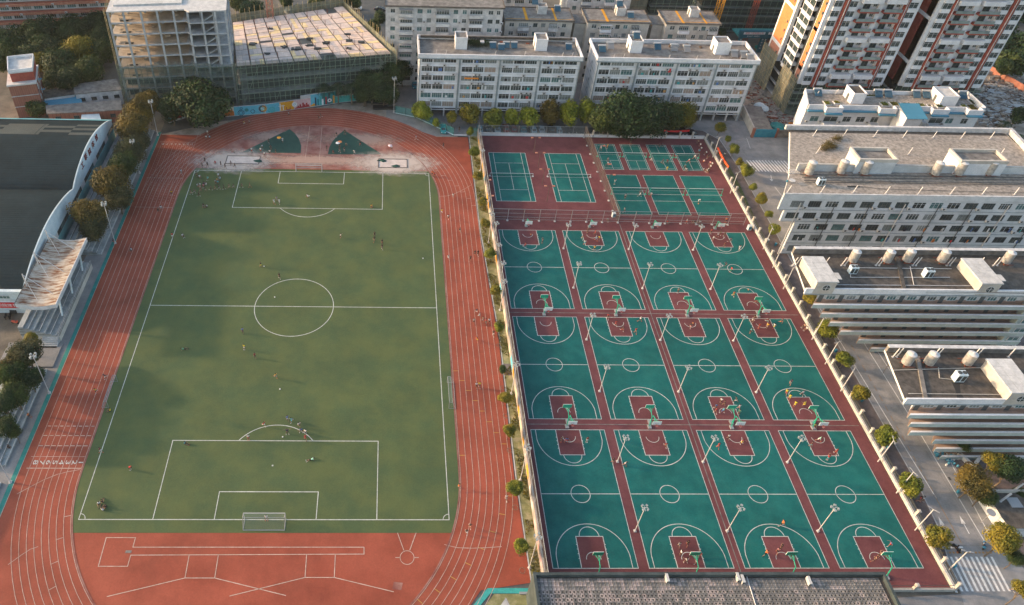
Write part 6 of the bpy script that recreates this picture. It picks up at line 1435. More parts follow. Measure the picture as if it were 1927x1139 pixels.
goal(-50.9,-81.2,0,7.4,2.3,2.0,'large football goal at the near end of the pitch, by the jump lines'); goal(-51.9,24.4,math.pi,7.4,2.3,2.0,'large football goal at the far end of the pitch')
goal(-85.7,-53.7,R(-90),6.6,2.1,1.4,'portable football goal at the left touchline','metal_grey',.045); goal(-16.3,-53.5,R(90),6.6,2.1,1.4,'portable football goal at the right touchline','metal_grey',.045)
# benches, green pads, mats, balls, small things
for x,y,r_,lb in ((-66.9,29.2,1.4,'dark green tarpaulin heaped by the left sand pit'),(-30.9,30.4,1.3,'dark green mat folded in the corner of the right sand pit'),(-27.0,27.8,1.2,'dark green tarpaulin lying across the right sand pit')):
    mb=MB(); rr=random.Random(int(x)); n=9; mb.poly([(r_*math.cos(6.283*i/n)*rr.uniform(.6,1.3),r_*.6*math.sin(6.283*i/n)*rr.uniform(.6,1.2),.05) for i in range(n)]); mb.ball((0,0,.1),r_*.55,8,4,sz=.4); o=mb.build('tarpaulin','turf_dark',None,(x,y,0)); o['label']=lb; o['category']='tarpaulin'
for i,(px,py,m,lb) in enumerate([(527,733,'ball_white','white football just below the player in orange'),(497,502,'ball_white','white football beside the player in black near the centre circle'),(517,560,'ball_white','white football inside the centre circle'),(532,823,'ball_white','white football by the penalty arc players'),(796,487,'ball_white','white object lying on the right of the pitch'),(999,442,'ball','basketball behind the first court'),(1408,546,'ball','basketball near the arc on the fourth court'),(1304,609,'ball','basketball under the third middle court player'),(1314,384,'ball','orange ball at the feet of the volleyball player')]):
    mb=MB(); mb.ball((0,0,.13),.17 if m!='ball_white' else .15,10,6); o=mb.build('ball',m,None,(*at(px,py),0)); o['label']=lb; o['category']='ball'
# umbrellas
def umbrella(px,py,c,label,z=1.9,r=.65):
    t=thing('umbrella',label,'umbrella',(*at(px,py+7,0),0)); mb=MB(); n=10
    for i in range(n):
        a,b=2*math.pi*i/n,2*math.pi*(i+1)/n; mb.poly([(0,0,z+.25),(r*math.cos(a),r*math.sin(a),z),(r*math.cos(b),r*math.sin(b),z)])
    o=mb.build('canopy','cloth',t); o.color=c; mb=MB(); mb.tube((0,0,1.0),(0,0,z+.2),.02,n=5); mb.build('handle','metal_grey',t)
umbrella(526,262,(.8,.35,.05,1),'orange umbrella on the dark green left sector turf'); umbrella(734,277,(.75,.6,.62,1),'pale pink umbrella above the right sand pit'); umbrella(640,270,(.7,.25,.08,1),'orange and yellow umbrella on the right sector turf'); umbrella(636,272,(.75,.75,.75,1),'white umbrella on the right sector turf beside the orange one')
# cars
def car_proto():
    t=thing('parked_car','','car',(0,0,0),0,'cars parked behind the tennis courts')
    prof_=[(-2.2,.35),(-2.25,.75),(-2.1,.95),(-1.3,1.0),(-.6,1.42),(.75,1.45),(1.6,1.05),(2.15,.98),(2.25,.7),(2.2,.35)]
    mb=MB()
    W1=.88
    def ring(x,z): 
        w_=W1 if z<1.05 else .68; return [( -w_,x,z),(w_,x,z)]
    for i in range(len(prof_)-1):
        a=ring(*prof_[i]); b=ring(*prof_[i+1]); mb.quad(a[0],a[1],b[1],b[0])
    for s in (-1,1): mb.poly([(s*(W1 if z<1.05 else .68),x,z) for x,z in prof_][::s])
    mb.poly([(-W1,-2.2,.35),(-W1,2.2,.35),(W1,2.2,.35),(W1,-2.2,.35)])
    mb.build('body','car_paint',t)
    mb=MB(); mb.quad((-.62,-1.27,1.04),(.62,-1.27,1.04),(.6,-.62,1.43),(-.6,-.62,1.43)); mb.build('windscreen','glass_dark',t)
    mb=MB(); mb.quad((-.6,.78,1.46),(.6,.78,1.46),(.62,1.52,1.12),(-.62,1.52,1.12)); mb.build('rear_window','glass_dark',t)
    for s in (-1,1): mb=MB(); mb.poly([(s*.80,-1.1,1.08),(s*.72,-.55,1.38),(s*.72,.7,1.4),(s*.80,1.4,1.1)]); mb.build('side_window','glass_dark',t)
    for x in (-.86,.86):
        for y in (-1.4,1.4): mb=MB(); mb.tube((x-.1,y,.33),(x+.1,y,.33),.33,n=14); o=mb.build('wheel','rubber',t); mb=MB(); mb.tube((x-.11,y,.33),(x+.11,y,.33),.18,n=10); mb.build('rim','metal_grey',o)
    for s in (-1,1): 
        mb=MB(); mb.box(s*.6-.18,-2.28,.68,s*.6+.18,-2.2,.85); mb.build('headlight','lamp_glass',t)
        mb=MB(); mb.box(s*.6-.18,2.2,.7,s*.6+.18,2.27,.88); mb.build('tail_light','rim_red',t)
    return t
cp_=car_proto(); cn=[0]
def car(px,py,rz,col,label,grp=None,z=0):
    o=cp_ if cn[0]==0 else clone(cp_,(0,0,0)); cn[0]+=1
    o.location=(*at(px,py,.6),0); o.rotation_euler.z=rz; o['label']=label
    if grp: o['group']=grp
    for ch in o.children:
        if ch.name.startswith('body'): ch.color=(*col,1)
    return o
for px,py,c,lb in [(834,243,(.03,.28,.30),'teal car parked alone behind the green mesh fence'),(903,244,(.12,.26,.34),'grey blue car, first in the row behind the tennis courts'),(918,244,(.02,.025,.03),'black car between the first blue and a pale blue car'),(936,244,(.22,.32,.38),'pale blue car, third in the row'),(952,243,(.18,.015,.02),'dark red car parked beside the pale blue one'),(967,244,(.12,.012,.02),'second dark red car, shaded by a round tree'),(985,245,(.05,.16,.2),'dark teal car in the middle of the row'),(1004,245,(.25,.38,.44),'light blue car right of the dark teal car'),(1019,244,(.25,.3,.33),'silver grey car right of the light blue car'),(1038,245,(.03,.03,.035),'black car near the right end of the row'),(1052,246,(.2,.28,.32),'silver car, last of the row before empty bays')]:
    car(px,py,random.uniform(-.05,.05),c,lb)
car(1303,251,R(20),(.01,.012,.014),'black car parked under the right end of the trees','cars on the yards')
car(780,160,R(5),(.03,.2,.24),'teal car standing in the alley left of the dormitory','cars on the yards')
car(670,15,R(80),(.7,.7,.7),'white car on the street at the top of the photo','cars on the yards'); car(542,24,R(30),(.6,.62,.62),'white car behind the timber roof deck','cars on the yards'); car(549,19,R(30),(.15,.16,.16),'grey car next to the white car behind the timber deck','cars on the yards'); car(715,17,R(80),(.03,.03,.03),'dark car at the top street near the grimy apartment block','cars on the yards')
for i,(px,py,c) in enumerate([(1285,247,(.04,.05,.05)),(1210,247,(.06,.1,.1)),(1235,247,(.3,.3,.3))]): car(px,py,0,c,'car glimpsed under the %s part of the big dark tree row'%['right','left','middle'][i],'cars glimpsed under the big trees')
# motorcycles and riders
def moto(px,py,rz,c,label,z=0):
    t=thing('motorcycle',label,'motorcycle',(*at(px,py),z),rz,'small motorcycles')
    for y in (-.62,.62): mb=MB(); mb.tube((-.06,y,.3),(.06,y,.3),.3,n=12); mb.build('wheel','rubber',t)
    mb=MB(); mb.box(-.12,-.5,.35,.12,.5,.6).box(-.18,-.1,.6,.18,.75,.78).box(-.2,-.72,.55,.2,-.5,1.0); o=mb.build('body','cloth',t); o.color=(*c,1)
    mb=MB(); mb.tube((-.35,-.5,1.05),(.35,-.5,1.05),.03,n=5).tube((0,-.62,.3),(0,-.5,1.05),.04,n=5); mb.build('handlebar','metal_dark',t); return t
moto(12,598,.3,(.02,.02,.02),'black motorcycle parked under the red banner'); moto(20,597,.2,(.03,.03,.03),'second black motorcycle under the red banner'); moto(29,609,1.4,(.6,.12,.08),'white and red motorcycle parked alone on the yard')
moto(1797,1034,.4,(.03,.03,.03),'black motorcycle ridden towards the zebra crossing'); moto(1849,1029,-.6,(.05,.25,.4),'blue electric scooter carrying a rider at the stop line')
# bins, kiosks
for i,(px,py,c) in enumerate([(1459,462,'blue_sheet'),(1571,572,'blue_sheet'),(1572,662,'blue_sheet'),(1647,662,'blue_sheet'),(1621,755,'blue_sheet'),(1699,750,'blue_sheet'),(1669,845,'blue_sheet'),(1762,858,'blue_sheet'),(1802,927,'blue_sheet'),(1794,1067,'blue_sheet')]):
    t=thing('waste_bin','small round blue bin %s'%['at the kerb near the top court corner','near the white stair house tree','left kerb beside the second avenue tree','right kerb opposite the second avenue tree','left kerb beside the lone lamp of the middle row','right kerb at the corridor block corner','left kerb beside the blue kiosk','right kerb by the blue pile','right kerb beside the golden tree','at the zebra crossing'][i],'bin',(*at(px,py),0),0,'small blue bins along the road'); mb=MB(); mb.tube((0,0,0),(0,0,.75),.25,.32,n=12); mb.build('bin_body',c,t); mb=MB(); mb.ball((0,0,.75),.32,12,5,sz=.4); mb.build('bin_lid','blue_roof',t)
for px,py,lb,s in ((1653,834,'blue and white kiosk box by the court wall beside the avenue tree',1.5),(1409,432,'pale blue cabinet beside the court pillar',1.0),(1154,408,'pale blue box at the fence corner between tennis and basketball',.9),(1440,458,'teal and white cabinet on the sidewalk',1.0)):
    t=thing('cabinet',lb,'cabinet',(*at(px,py),0),R(10)); mb=MB(); mb.box(-.5*s,-.4*s,0,.5*s,.4*s,1.5*s); mb.build('casing','gym_white',t); mb=MB(); mb.box(-.42*s,-.42*s,.3,.42*s,-.405*s,1.2*s); mb.build('door','blue_sheet',t)
t=thing('bottle_pile','pile of blue water bottles spread on the plaza','bottles',(*at(1784,863),0)); rr=random.Random(6)
for i in range(40):
    x,y=rr.gauss(0,.9),rr.gauss(0,.7); mb=MB(); mb.tube((x,y,.0),(x,y,.45),.2,n=8).tube((x,y,.45),(x,y,.55),.12,.06,n=6); mb.build('bottle','blue_roof' if rr.random()<.65 else 'white_slab',t)
t=thing('low_white_wall','low white angular wall on the plaza','wall',(0,0,0)); 
for a,b in (((1812,840),(1800,858)),((1802,856),(1829,881)),((1829,881),(1840,866))):
    p,q=at(*a),at(*b); l=math.dist(p,q); mb=MB(); ux,uy=(q[0]-p[0])/l*.3,(q[1]-p[1])/l*.3; mb.prism([(p[0]-uy,p[1]+ux),(q[0]-uy,q[1]+ux),(q[0]+uy,q[1]-ux),(p[0]+uy,p[1]-ux)],0,.9); mb.build('wall_piece','white_slab',t)
t=thing('garden_lamp','round garden lamp on the plaza','street lamp',(*at(1846,984),0)); mb=MB(); mb.tube((0,0,0),(0,0,3.6),.07,n=6); mb.build('pole','metal_grey',t); mb=MB(); mb.tube((0,0,3.6),(0,0,3.75),.75,n=18); mb.build('lamp_disc','metal_grey',t)
# low annex walls and roof at lower right
t=thing('low_annex','low dark annex roof with a pale parapet at the right edge','building',(0,0,0)); p=at(1856,928,3); mb=MB(); mb.box(p[0],p[1]-7,0,p[0]+22,p[1]+.2,3.0); mb.build('wall','grey_wall',t); mb=MB(); mb.box(p[0]-.2,p[1]+.0,3.0,p[0]+22,p[1]+.35,3.7); mb.build('parapet','cream_wall',t); mb=MB(); mb.box(p[0],p[1]-7,3.0,p[0]+22,p[1],3.04); mb.build('roof','roof_dark',t)
for x in (3,7,11): mb=MB(); mb.box(p[0]+x,p[1]-3,3.05,p[0]+x+2.2,p[1]-1,3.2); mb.build('skylight','metal_grey',t)
for px,py in ((1905,925),(1882,944)): x,y=at(px,py,3); roofpost(x,y,3,'thick white post by the low annex, %s'%('upper' if px>1900 else 'lower'),2.0,1.4,.2)
mb=MB(); q=at(1888,980,2); mb.box(q[0],q[1],0,q[0]+9,q[1]+.4,2.2); o=mb.build('low_wall','cream_wall',None); o['label']='low pale wall beside the green chairs at the right edge'; o['category']='wall'
# bus shelter / stage under trees north of the track and yard wall by the site
t=thing('black_stage','black low platform under the trees by the track bend','platform',(*at(702,207),0),R(2)); mb=MB(); mb.box(0,0,0,7.5,1.8,.7); mb.build('platform_box','tank_black',t)
for i in range(4): mb=MB(); mb.ball((5+i*.5,.9,1.0),.35,8,5); mb.build('bundle','metal_dark',t)
t=thing('yard_wall','stained concrete wall with a blue sheet gate beside the building site','wall',(0,0,0)); p=at(1392,210); q=at(1414,258)
mb=MB(); mb.prism([p,(p[0]+.4,p[1]),(q[0]+.4,q[1]),q],0,3.0); mb.build('wall','cream_wall',t)
x0_,y0_=q; mb=MB(); mb.box(x0_+.4,y0_-.1,0,x0_+7.2,y0_+.1,2.9); mb.build('blue_gate','blue_sheet',t); mb=MB(); mb.box(x0_-.3,y0_-.4,0,x0_+.4,y0_+.3,3.3).box(x0_+7.2,y0_-.3,0,x0_+7.8,y0_+.3,3.2); mb.build('gate_pillar','brick_red',t); mb=MB(); mb.box(x0_+7.8,y0_,0,x0_+14,y0_+.3,2.6); mb.build('side_wall','roof_grey',t)
mb=MB(); mb.prism([(p[0]+.4,p[1]),(p[0]+6,p[1]-1),(x0_+6,y0_+.3),(x0_+.4,y0_+.3)],2.4,2.6); mb.build('shed_roof','roof_grey',t)
# site rubble, planks and tarps
t=thing('tarp_heap','white sheeted heap on the building site between dormitory and towers','heap',(*at(1428,205),0)); rr=random.Random(4); mb=MB(); mb.ball((0,0,.7),2.0,9,5,sz=.7); mb.ball((1.2,-1,.6),1.6,7,4,sz=.7); mb.build('sheet','gym_white',t)
t=thing('green_tarp','dark green tarpaulin heap beside an orange board near the site wall','tarpaulin',(*at(1463,240),0)); mb=MB(); mb.ball((0,0,.3),2.6,9,5,sz=.35); mb.build('sheet','tarp',t); mb=MB(); mb.box(2.6,-.8,0,4.0,-.6,2.4); mb.build('orange_board','orange',t)
t=thing('turquoise_tarp','turquoise tarpaulin by the blue site gate','tarpaulin',(*at(1432,91),0)); mb=MB(); mb.ball((0,0,.2),2.4,8,4,sz=.3); mb.build('sheet','paint_aqua',t)
rr=random.Random(8); mb=MB()
for i in range(1500):
    px,py=rr.choice([(1430,180,),(1440,200),(1470,228),(1500,236),(1420,160),(1450,215),(1480,232)]); x,y=at(px+rr.gauss(0,13),py+rr.gauss(0,9)); 
    if x<86 or (x>99.5 and y>58 and x<165): continue
    s=rr.uniform(.1,.6); a=rr.random()*3.14; c,q=math.cos(a)*s*rr.uniform(.6,3),math.sin(a)*s; mb.prism([(x-c,y-q),(x+q*.4,y-c*.4),(x+c,y+q),(x-q*.4,y+c*.4)],0,rr.uniform(.05,.4),rr.choice((0,0,1,2)))
o=mb.build('site_rubble',['rubble','dirt','rust'],None,kind='stuff'); o['label']='rubble, planks and broken bricks around the foot of the left tower'; o['category']='rubble'
mb=MB()
for i in range(1400):
    px,py=rr.gauss(1882,20),rr.gauss(190,22); x,y=at(px,py); 
    if x<163: continue
    s=rr.uniform(.2,1.0); a=rr.random()*3.14; c,q=math.cos(a)*s*rr.uniform(.6,3),math.sin(a)*s; mb.prism([(x-c,y-q),(x+q*.4,y-c*.4),(x+c,y+q),(x-q*.4,y+c*.4)],0,rr.uniform(.1,1.0),rr.choice((0,0,1,2)))
o=mb.build('salvage_heap',['rubble','metal_grey','fence_brown'],None,kind='stuff'); o['label']='heaps of salvaged building material right of the garden roof apartments'; o['category']='rubble'
t=thing('site_wall','long orange brown wall between the building site and the avenue','wall',(0,0,0)); p=at(1855,133); q=at(1927,175); mb=MB(); mb.prism([p,q,(q[0]+.1,q[1]+.4),(p[0]+.1,p[1]+.4)],0,2.4); mb.build('wall','brick_orange',t)
# wheel rings around tree pits in the planting strip
# ================================================================== TREES
def crown_mesh(name,rx,rz,n,leaf,m,seed,lobes=9,fill=.55,flat=1.0):
    rn=random.Random(seed); mb=MB(); L_=[]
    for i in range(lobes):
        th=rn.uniform(0,6.283); ph=math.acos(rn.uniform(-.55,.95)); d=rn.uniform(.35,.62)
        L_.append((Vector((math.sin(ph)*math.cos(th)*rx*d,math.sin(ph)*math.sin(th)*rx*d,math.cos(ph)*rz*d*flat)),rn.uniform(.40,.62)))
    L_.append((Vector((0,0,0)),.7))
    ws=[l[1]**2 for l in L_]
    for i in range(n):
        c,s=rn.choices(L_,ws)[0]
        v=Vector((rn.gauss(0,1),rn.gauss(0,1),rn.gauss(0,1))).normalized(); 
        rr=(rn.random()**.28); p=c+Vector((v.x*rx*s*rr,v.y*rx*s*rr,v.z*rz*s*rr)); 
        if p.z<-rz*.8: continue
        nrm=(v+Vector((rn.uniform(-.7,.7),rn.uniform(-.7,.7),rn.uniform(-.3,.9)))).normalized()
        u=nrm.orthogonal().normalized(); u.rotate(Matrix.Rotation(rn.uniform(0,6.28),3,nrm)); w_=nrm.cross(u); s1=leaf*rn.uniform(.6,1.3); s2=s1*rn.uniform(.55,.9)
        a=p-u*s1; b=p-w_*s2+nrm*s1*.2; c2=p+u*s1; d=p+w_*s2+nrm*s1*.15
        k=len(mb.v); mb.v+=[tuple(a),tuple(b),tuple(c2),tuple(d)]; mb.f.append((k,k+1,k+2,k+3)); mb.m.append(0)
    return mb.mesh(name,m)
def trunk_mesh(h,r,rx,seed,n=4,low=.5):
    rn=random.Random(seed); mb=MB(); mb.tube((0,0,0),(rn.uniform(-.1,.1),rn.uniform(-.1,.1),h*low),r,r*.75,n=8)
    for i in range(n):
        a=rn.uniform(0,6.28); mb.tube((0,0,h*low*.95),(math.cos(a)*rx*.55,math.sin(a)*rx*.55,h*rn.uniform(.8,1.1)),r*.55,r*.2,n=6)
    mb.tube((0,0,h*low*.95),(0,0,h*1.1),r*.7,r*.2,n=6)
    return mb.mesh('trunk','bark')
_tc={}
def tree(px,py,R_,hc,label,leafm='leaf_round',group=None,var=0,asp=1.0,dens=1.0,at_xy=None,name='round_tree',cat='tree',big=False):
    "px,py: centre of the crown in the photograph; hc: height of that centre above the ground"
    x,y=at(px,py,hc) if at_xy is None else at_xy
    key=(leafm,var%4,big,round(asp,1))
    if key not in _tc:
        n=9000 if big else 3000; _tc[key]=(crown_mesh('crown',1,asp,n,.052 if big else .085,leafm,hash(leafm)%97*0+len(leafm)*7+var%4+(50 if big else 0),20 if big else 9),trunk_mesh(1.0,.055 if big else .04,.6,var%4))
    cm,tm_=_tc[key]
    R_*=1.20 if big else 1.2
    t=thing(name,label,cat,(x,y,0),random.uniform(0,6.28),group)
    c=ob('crown',cm,t,(0,0,hc)); c.scale=(R_*random.uniform(.90,1.10),R_*random.uniform(.90,1.10),R_*random.uniform(.92,1.08)); c.rotation_euler=(random.uniform(-.25,.25),random.uniform(-.25,.25),0)
    k=ob('trunk',tm_,t); k.scale=(R_,R_,max(hc-R_*asp*.25,.4)); k.rotation_euler.z=var
    return t
def rad(px_r,px,py,hc):
    a=at(px,py,hc); b=at(px+px_r,py,hc); return abs(b[0]-a[0])
# avenue of clipped trees on the east sidewalk
av=[(1355,241,10),(1370,262,6),(1382,280,9.5),(1391,305,7),(1405,322,12),(1419,352,7),(1432,374,11),(1447,403,7.5),(1460,431,10.5),(1527,563,11.5),(1557,621,17),(1590,676,15.5),(1618,740,15.5),(1667,818,18),(1712,911,18),(1768,1012,20)]
for i,(px,py,r) in enumerate(av):
    hc=3.0 if r>9 else 2.6; R_=rad(r,px,py,hc)
    tree(px,py,R_,hc,'small round avenue tree, %s'%['topmost, by the dormitory corner','tiny one below the topmost','third from the top beside the banner','small one right of the orange banner','yellowish one at the painted road stripes','small one beside the volleyball courts','seventh, beside the volleyball court end','small one at the mesh fence end','last of the upper group beside the window wall','alone in front of the white stair house','big one at the corridor block corner','at the middle row, first below the crossing road line','beside the lower half of the middle row','partly behind a lamp pole near the blue kiosk','beside the bottom court row half way line','nearest one, above the zebra crossing'][i],'leaf_round' if i%3 else 'leaf_yellow','clipped round trees of the east sidewalk',i)
st=[(886,247,7.5),(892,286,9.5),(898,332,9),(908,381,9),(914,420,9),(923,477,10.5),(932,548,10),(938,617,9),(945,695,8),(950,747,12),(957,810,12),(968,915,14),(981,1031,16.5)]
for i,(px,py,r) in enumerate(st):
    hc=3.0; R_=rad(r,px,py,hc); tree(px,py,R_,hc,'small round tree in the trackside planting strip, %s'%['topmost at the fence corner','second from the top','third from the top','at the height of the tennis court end','behind the first tall pole','beside the top of the basketball courts','at the lower end of the top row','at the top of the middle court row','dark one with an empty pole','at the lower half of the middle row','at the aisle above the bottom court row','beside the bottom row half way line','lowest one, partly behind the lamp pole'][i],'leaf_round' if i in(0,1,5,7,11,12) else ('leaf_mid' if i==8 else 'leaf_yellow'),'clipped round trees of the planting strip',i+1)
    mb=MB(); x,y=at(px,py,hc); line(mb,arc(x+.2,y-2.6,.5,0,360,14),.1,.1); mb.build('tree_pit_ring','bark',None,kind='structure')
# row in front of the dormitories
rw=[(795,209,16,1.1,'leaf_lime'),(820,232,7,1.2,'leaf_lime'),(851,219,11,1.25,'leaf_yellow'),(881,215,18,1.1,'leaf_yellow'),(928,220,17,1.1,'leaf_round'),(963,222,15,1.0,'leaf_lime'),(996,222,17,1.0,'leaf_lime'),(1034,215,19,1.15,'leaf_gold'),(1067,213,17,1.5,'leaf_lime'),(1103,210,17,1.5,'leaf_lime')]
for i,(px,py,r,asp,lm) in enumerate(rw):
    hc=3.7 if r>9 else 2.6; R_=rad(r,px,py,hc); 
    if asp>1.3: hc=5.0
    tree(px,py,R_,hc,'rounded tree before the left dormitory, %s'%['leftmost at the alley','smallest bright yellow green one by the teal car','narrow one above the fence opening','one behind the tall white pole','reddish green one behind the parked blue car','sixth, green, over the red cars','seventh, brightest green','eighth, brownish','tall bright yellow green one','tall golden one beside the big dark tree'][i],lm,'rounded trees before the dormitories',i,asp)
for i,(px,py,r,hc,lm,asp) in enumerate([(1142,226,29,6,'leaf_mid',1.1),(1178,210,41,8.5,'leaf_dark',1.0),(1219,222,34,7,'leaf_dark',1.1),(1258,219,25,6,'leaf_mid',1.2),(1289,219,20,5.4,'leaf_yellow',1.3)]):
    tree(px,py,rad(r,px,py,hc),hc,['dark tree at the left edge of the big dark clump','biggest dark green tree, rising in front of the right dormitory','dark tree at the right shoulder of the biggest one','mid green tree right of the big clump','golden green rounded tree at the right end of the row'][i],lm,'large trees before the right dormitory',i,asp,name='large_tree',big=True)
# golden row by the gymnasium
gw=[(276,193,22,8,'leaf_gold'),(258,213,24,7.5,'leaf_gold'),(246,243,26,7.5,'leaf_gold'),(262,268,20,6,'leaf_olive'),(243,285,26,7,'leaf_olive'),(232,310,26,6.5,'leaf_mid'),(212,345,32,7,'leaf_gold'),(222,372,24,5.5,'leaf_olive'),(168,402,30,7,'leaf_gold'),(178,428,26,5.5,'leaf_olive'),(57,637,12,6,'leaf_yellow'),(48,662,28,6.5,'leaf_olive'),(22,705,27,6,'leaf_mid'),(55,712,22,5,'leaf_dark'),(12,690,16,7,'leaf_gold'),(28,745,26,5.5,'leaf_mid'),(8,800,20,5,'leaf_dark'),(26,812,12,4,'leaf_mid'),(4,758,20,6.5,'leaf_dark')]
for i,(px,py,r,hc,lm) in enumerate(gw):
    tree(px,py,rad(r,px,py,hc),hc,'broad tree %s'%['with golden top nearest to the netted tower','golden one below the netted tower corner','brightest golden one beside the gable point','dark side tree beside the gable, upper','olive tree half covering a floodlight mast','green tree in the middle of the golden row','large golden tree beside the gable wall','darker tree under the large golden one','golden topped tree above the rusty canopy','olive tree at the upper steps above the canopy','small yellow tree at the corner of the covered stand','olive tree below the covered stand','dark tree at the left edge beside the mast','shaded tree leaning over the steps','golden crown cut by the left photo edge','low dark tree over the lower steps','lowest dark tree at the left edge','small tree over the lower steps end','dark tree at the extreme left edge'][i],lm,'broad trees left of the track',i,name='broad_tree',big=True)
tree(375,188,rad(46,375,188,8),8,'large dark round tree overhanging the upper left track bend','leaf_dark','large trees round the netted podium',1,.95,name='large_tree',big=True)
tree(322,205,rad(24,322,205,6),6,'dim tree between the golden row and the large round tree','leaf_dark','large trees round the netted podium',2,1,name='large_tree',big=True)
for i,(px,py,r,hc,lm) in enumerate([(700,160,30,7,'leaf_dark'),(722,172,24,6,'leaf_dark'),(740,140,22,8,'leaf_dark'),(685,178,18,4.5,'leaf_dark'),(775,112,13,7,'leaf_mid'),(758,128,18,7,'leaf_dark')]):
    tree(px,py,rad(r,px,py,hc),hc,['leafy dark tree right of the palms','dark tree above the black stage','dark tree in front of the netted podium corner','low dark tree behind the palms','mid green tree in the alley left of the dormitory','dark tree at the alley mouth'][i],lm,'large trees round the netted podium',i,name='large_tree',big=True)
rn=random.Random(21); q=0
wd=['upper left','far left edge','behind the brick tower','left of the netted tower','with a sunlit top','under the gallery building']
fl=[(20,80,30,'leaf_dark'),(55,75,28,'leaf_mid'),(90,62,30,'leaf_dark'),(125,60,30,'leaf_dark'),(160,55,28,'leaf_dark'),(185,45,24,'leaf_dark'),(15,110,26,'leaf_mid'),(50,110,26,'leaf_dark'),(90,95,28,'leaf_dark'),(78,118,20,'leaf_yellow'),(110,125,32,'leaf_dark'),(150,100,34,'leaf_yellow'),(185,100,26,'leaf_mid'),(160,135,28,'leaf_mid'),(130,150,24,'leaf_dark'),(190,80,24,'leaf_dark'),(200,60,22,'leaf_dark'),(100,150,20,'leaf_dark')]
nm=['at the far left edge','beside the gallery building','in the middle under the gallery','under the fourth balcony row','left of the netted tower top','touching the netted tower','at the left edge below the others','above the brick tower','darkest in the middle','small yellowish one','large dark one right of the brick tower','largest with sunlit yellow top','pale green at the netted tower side','right of the low roofs','above the whitewashed house','behind the tower edge','right under the gallery end','between brick tower and shed']
for i,(px,py,r,lm) in enumerate(fl):
    tree(px,py,rad(r,px,py,6),6,'woodland tree in the upper left, %s'%nm[i],lm,'woodland trees of the upper left',i,name='broad_tree',big=True)
for i,(px,py,r) in enumerate([(600,8,18),(560,20,9),(640,4,16),(665,2,15),(540,4,14),(590,30,8),(700,50,14),(715,35,12),(470,20,22),(450,8,18),(1195,8,14),(1210,18,10),(1905,118,24),(1880,60,26),(1915,20,26),(1892,128,14),(1918,215,16),(1915,90,22),(1862,95,20),(1250,5,12),(1160,60,9),(1085,20,10),(1360,62,8)]):
    tree(px,py,rad(r,px,py,5),5,'distant tree %s'%['above the timber deck, centre','by the parked white cars','at the top street, left','at the top street, right','at the top, left of the cars','small one behind the deck','behind the deck corner','beside the grimy apartment block','behind the netted tower, lower','behind the netted tower, upper','between the cream blocks at the top','just below the top between the cream blocks','round crown at the right edge by the avenue','behind the right tower edge','in the upper right corner','lone crown above the site wall','right of the garden roof block','at the right edge beside the tower','close to the right tower foot','at the top behind the middle cream block','in the gap between left and middle cream block','in the gap behind the dormitories','by the blue gate'][i],'leaf_dark' if i%3 else 'leaf_mid','distant trees at the top of the photo',i,name='broad_tree')
for i,(px,py,r,lm,hc) in enumerate([(1834,905,33,'leaf_gold',6),(1872,868,24,'leaf_yellow',6),(1900,885,30,'leaf_deep',6),(1850,932,24,'leaf_mid',4),(1888,1013,34,'leaf_yellow',6.5),(1928,1108,22,'leaf_yellow',6),(1815,838,14,'leaf_mid',4),(1918,930,16,'leaf_mid',2.5),(1680,675,9,'leaf_yellow',5),(1912,1050,18,'leaf_mid',4)]):
    tree(px,py,rad(r,px,py,hc)*.76,hc,['rust gold tree on the plaza beside the low annex','yellow green tree between the plaza and the corridor block','deep green rounded tree at the right edge','dark lower crown below the rust gold tree','large yellow green tree at the lower right','tree cut by the right edge below the crossing','small tree under the corridor block corner','low shrub by the pale parapet','small shrub at the end of the near roof rails','dim crown behind the large lower right tree'][i],lm,'plaza trees',i,name='plaza_tree',big=True)
# palms
def frond_mesh(name,n,L_,seed,m='leaf_palm'):
    rn=random.Random(seed); mb=MB()
    for i in range(n):
        a=6.283*i/n+rn.uniform(-.15,.15); el=rn.uniform(.1,1.0); d=Vector((math.cos(a),math.sin(a),0)); pts=[]
        for k in range(7):
            t=k/6; pts.append(d*(L_*t*math.cos(el*.6))+Vector((0,0,L_*(el*.55*t-.85*t*t))))
        for k in range(6):
            p,q=pts[k],pts[k+1]; s=Vector((-d.y,d.x,0)); 
            for sg in (-1,1):
                for h in (0,.5):
                    b=p.lerp(q,h); e=b+(q-p)*.8+s*sg*L_*.26*(1-.5*k/6)+Vector((0,0,-.18*L_*.6)); b2=p.lerp(q,h+.35)
                    mb.poly([tuple(b),tuple(e),tuple(b2)])
    return mb.mesh(name,m)
pm=frond_mesh('fronds',16,2.6,3)
def palm(px,py,h,s,label):
    x,y=at(px,py); t=thing('palm_tree',label,'palm tree',(x,y,0),random.uniform(0,6),'palm trees'); mb=MB(); mb.tube((0,0,0),(0,0,h),.24,.16,n=8); mb.build('trunk','bark',t); o=ob('fronds',pm,t,(0,0,h)); o.scale=(s,s,s)
palm(611,194,6.5,1.3,'palm in front of the mural, first from the left'); palm(637,196,7.2,1.35,'palm in front of the mural, second, over the white disc'); palm(662,198,7.5,1.4,'palm in front of the mural end, third'); palm(688,200,7.2,1.4,'palm right of the mural end, fourth')
palm(760,105,9,1.1,'slender palm between the grimy block and the dormitory'); palm(1860,262,3,1.0,'palm behind the teaching block roof corner, left'); palm(1905,275,4,1.2,'palm behind the teaching block roof corner, right'); palm(1885,245,3,.9,'small palm by the salvage heaps')
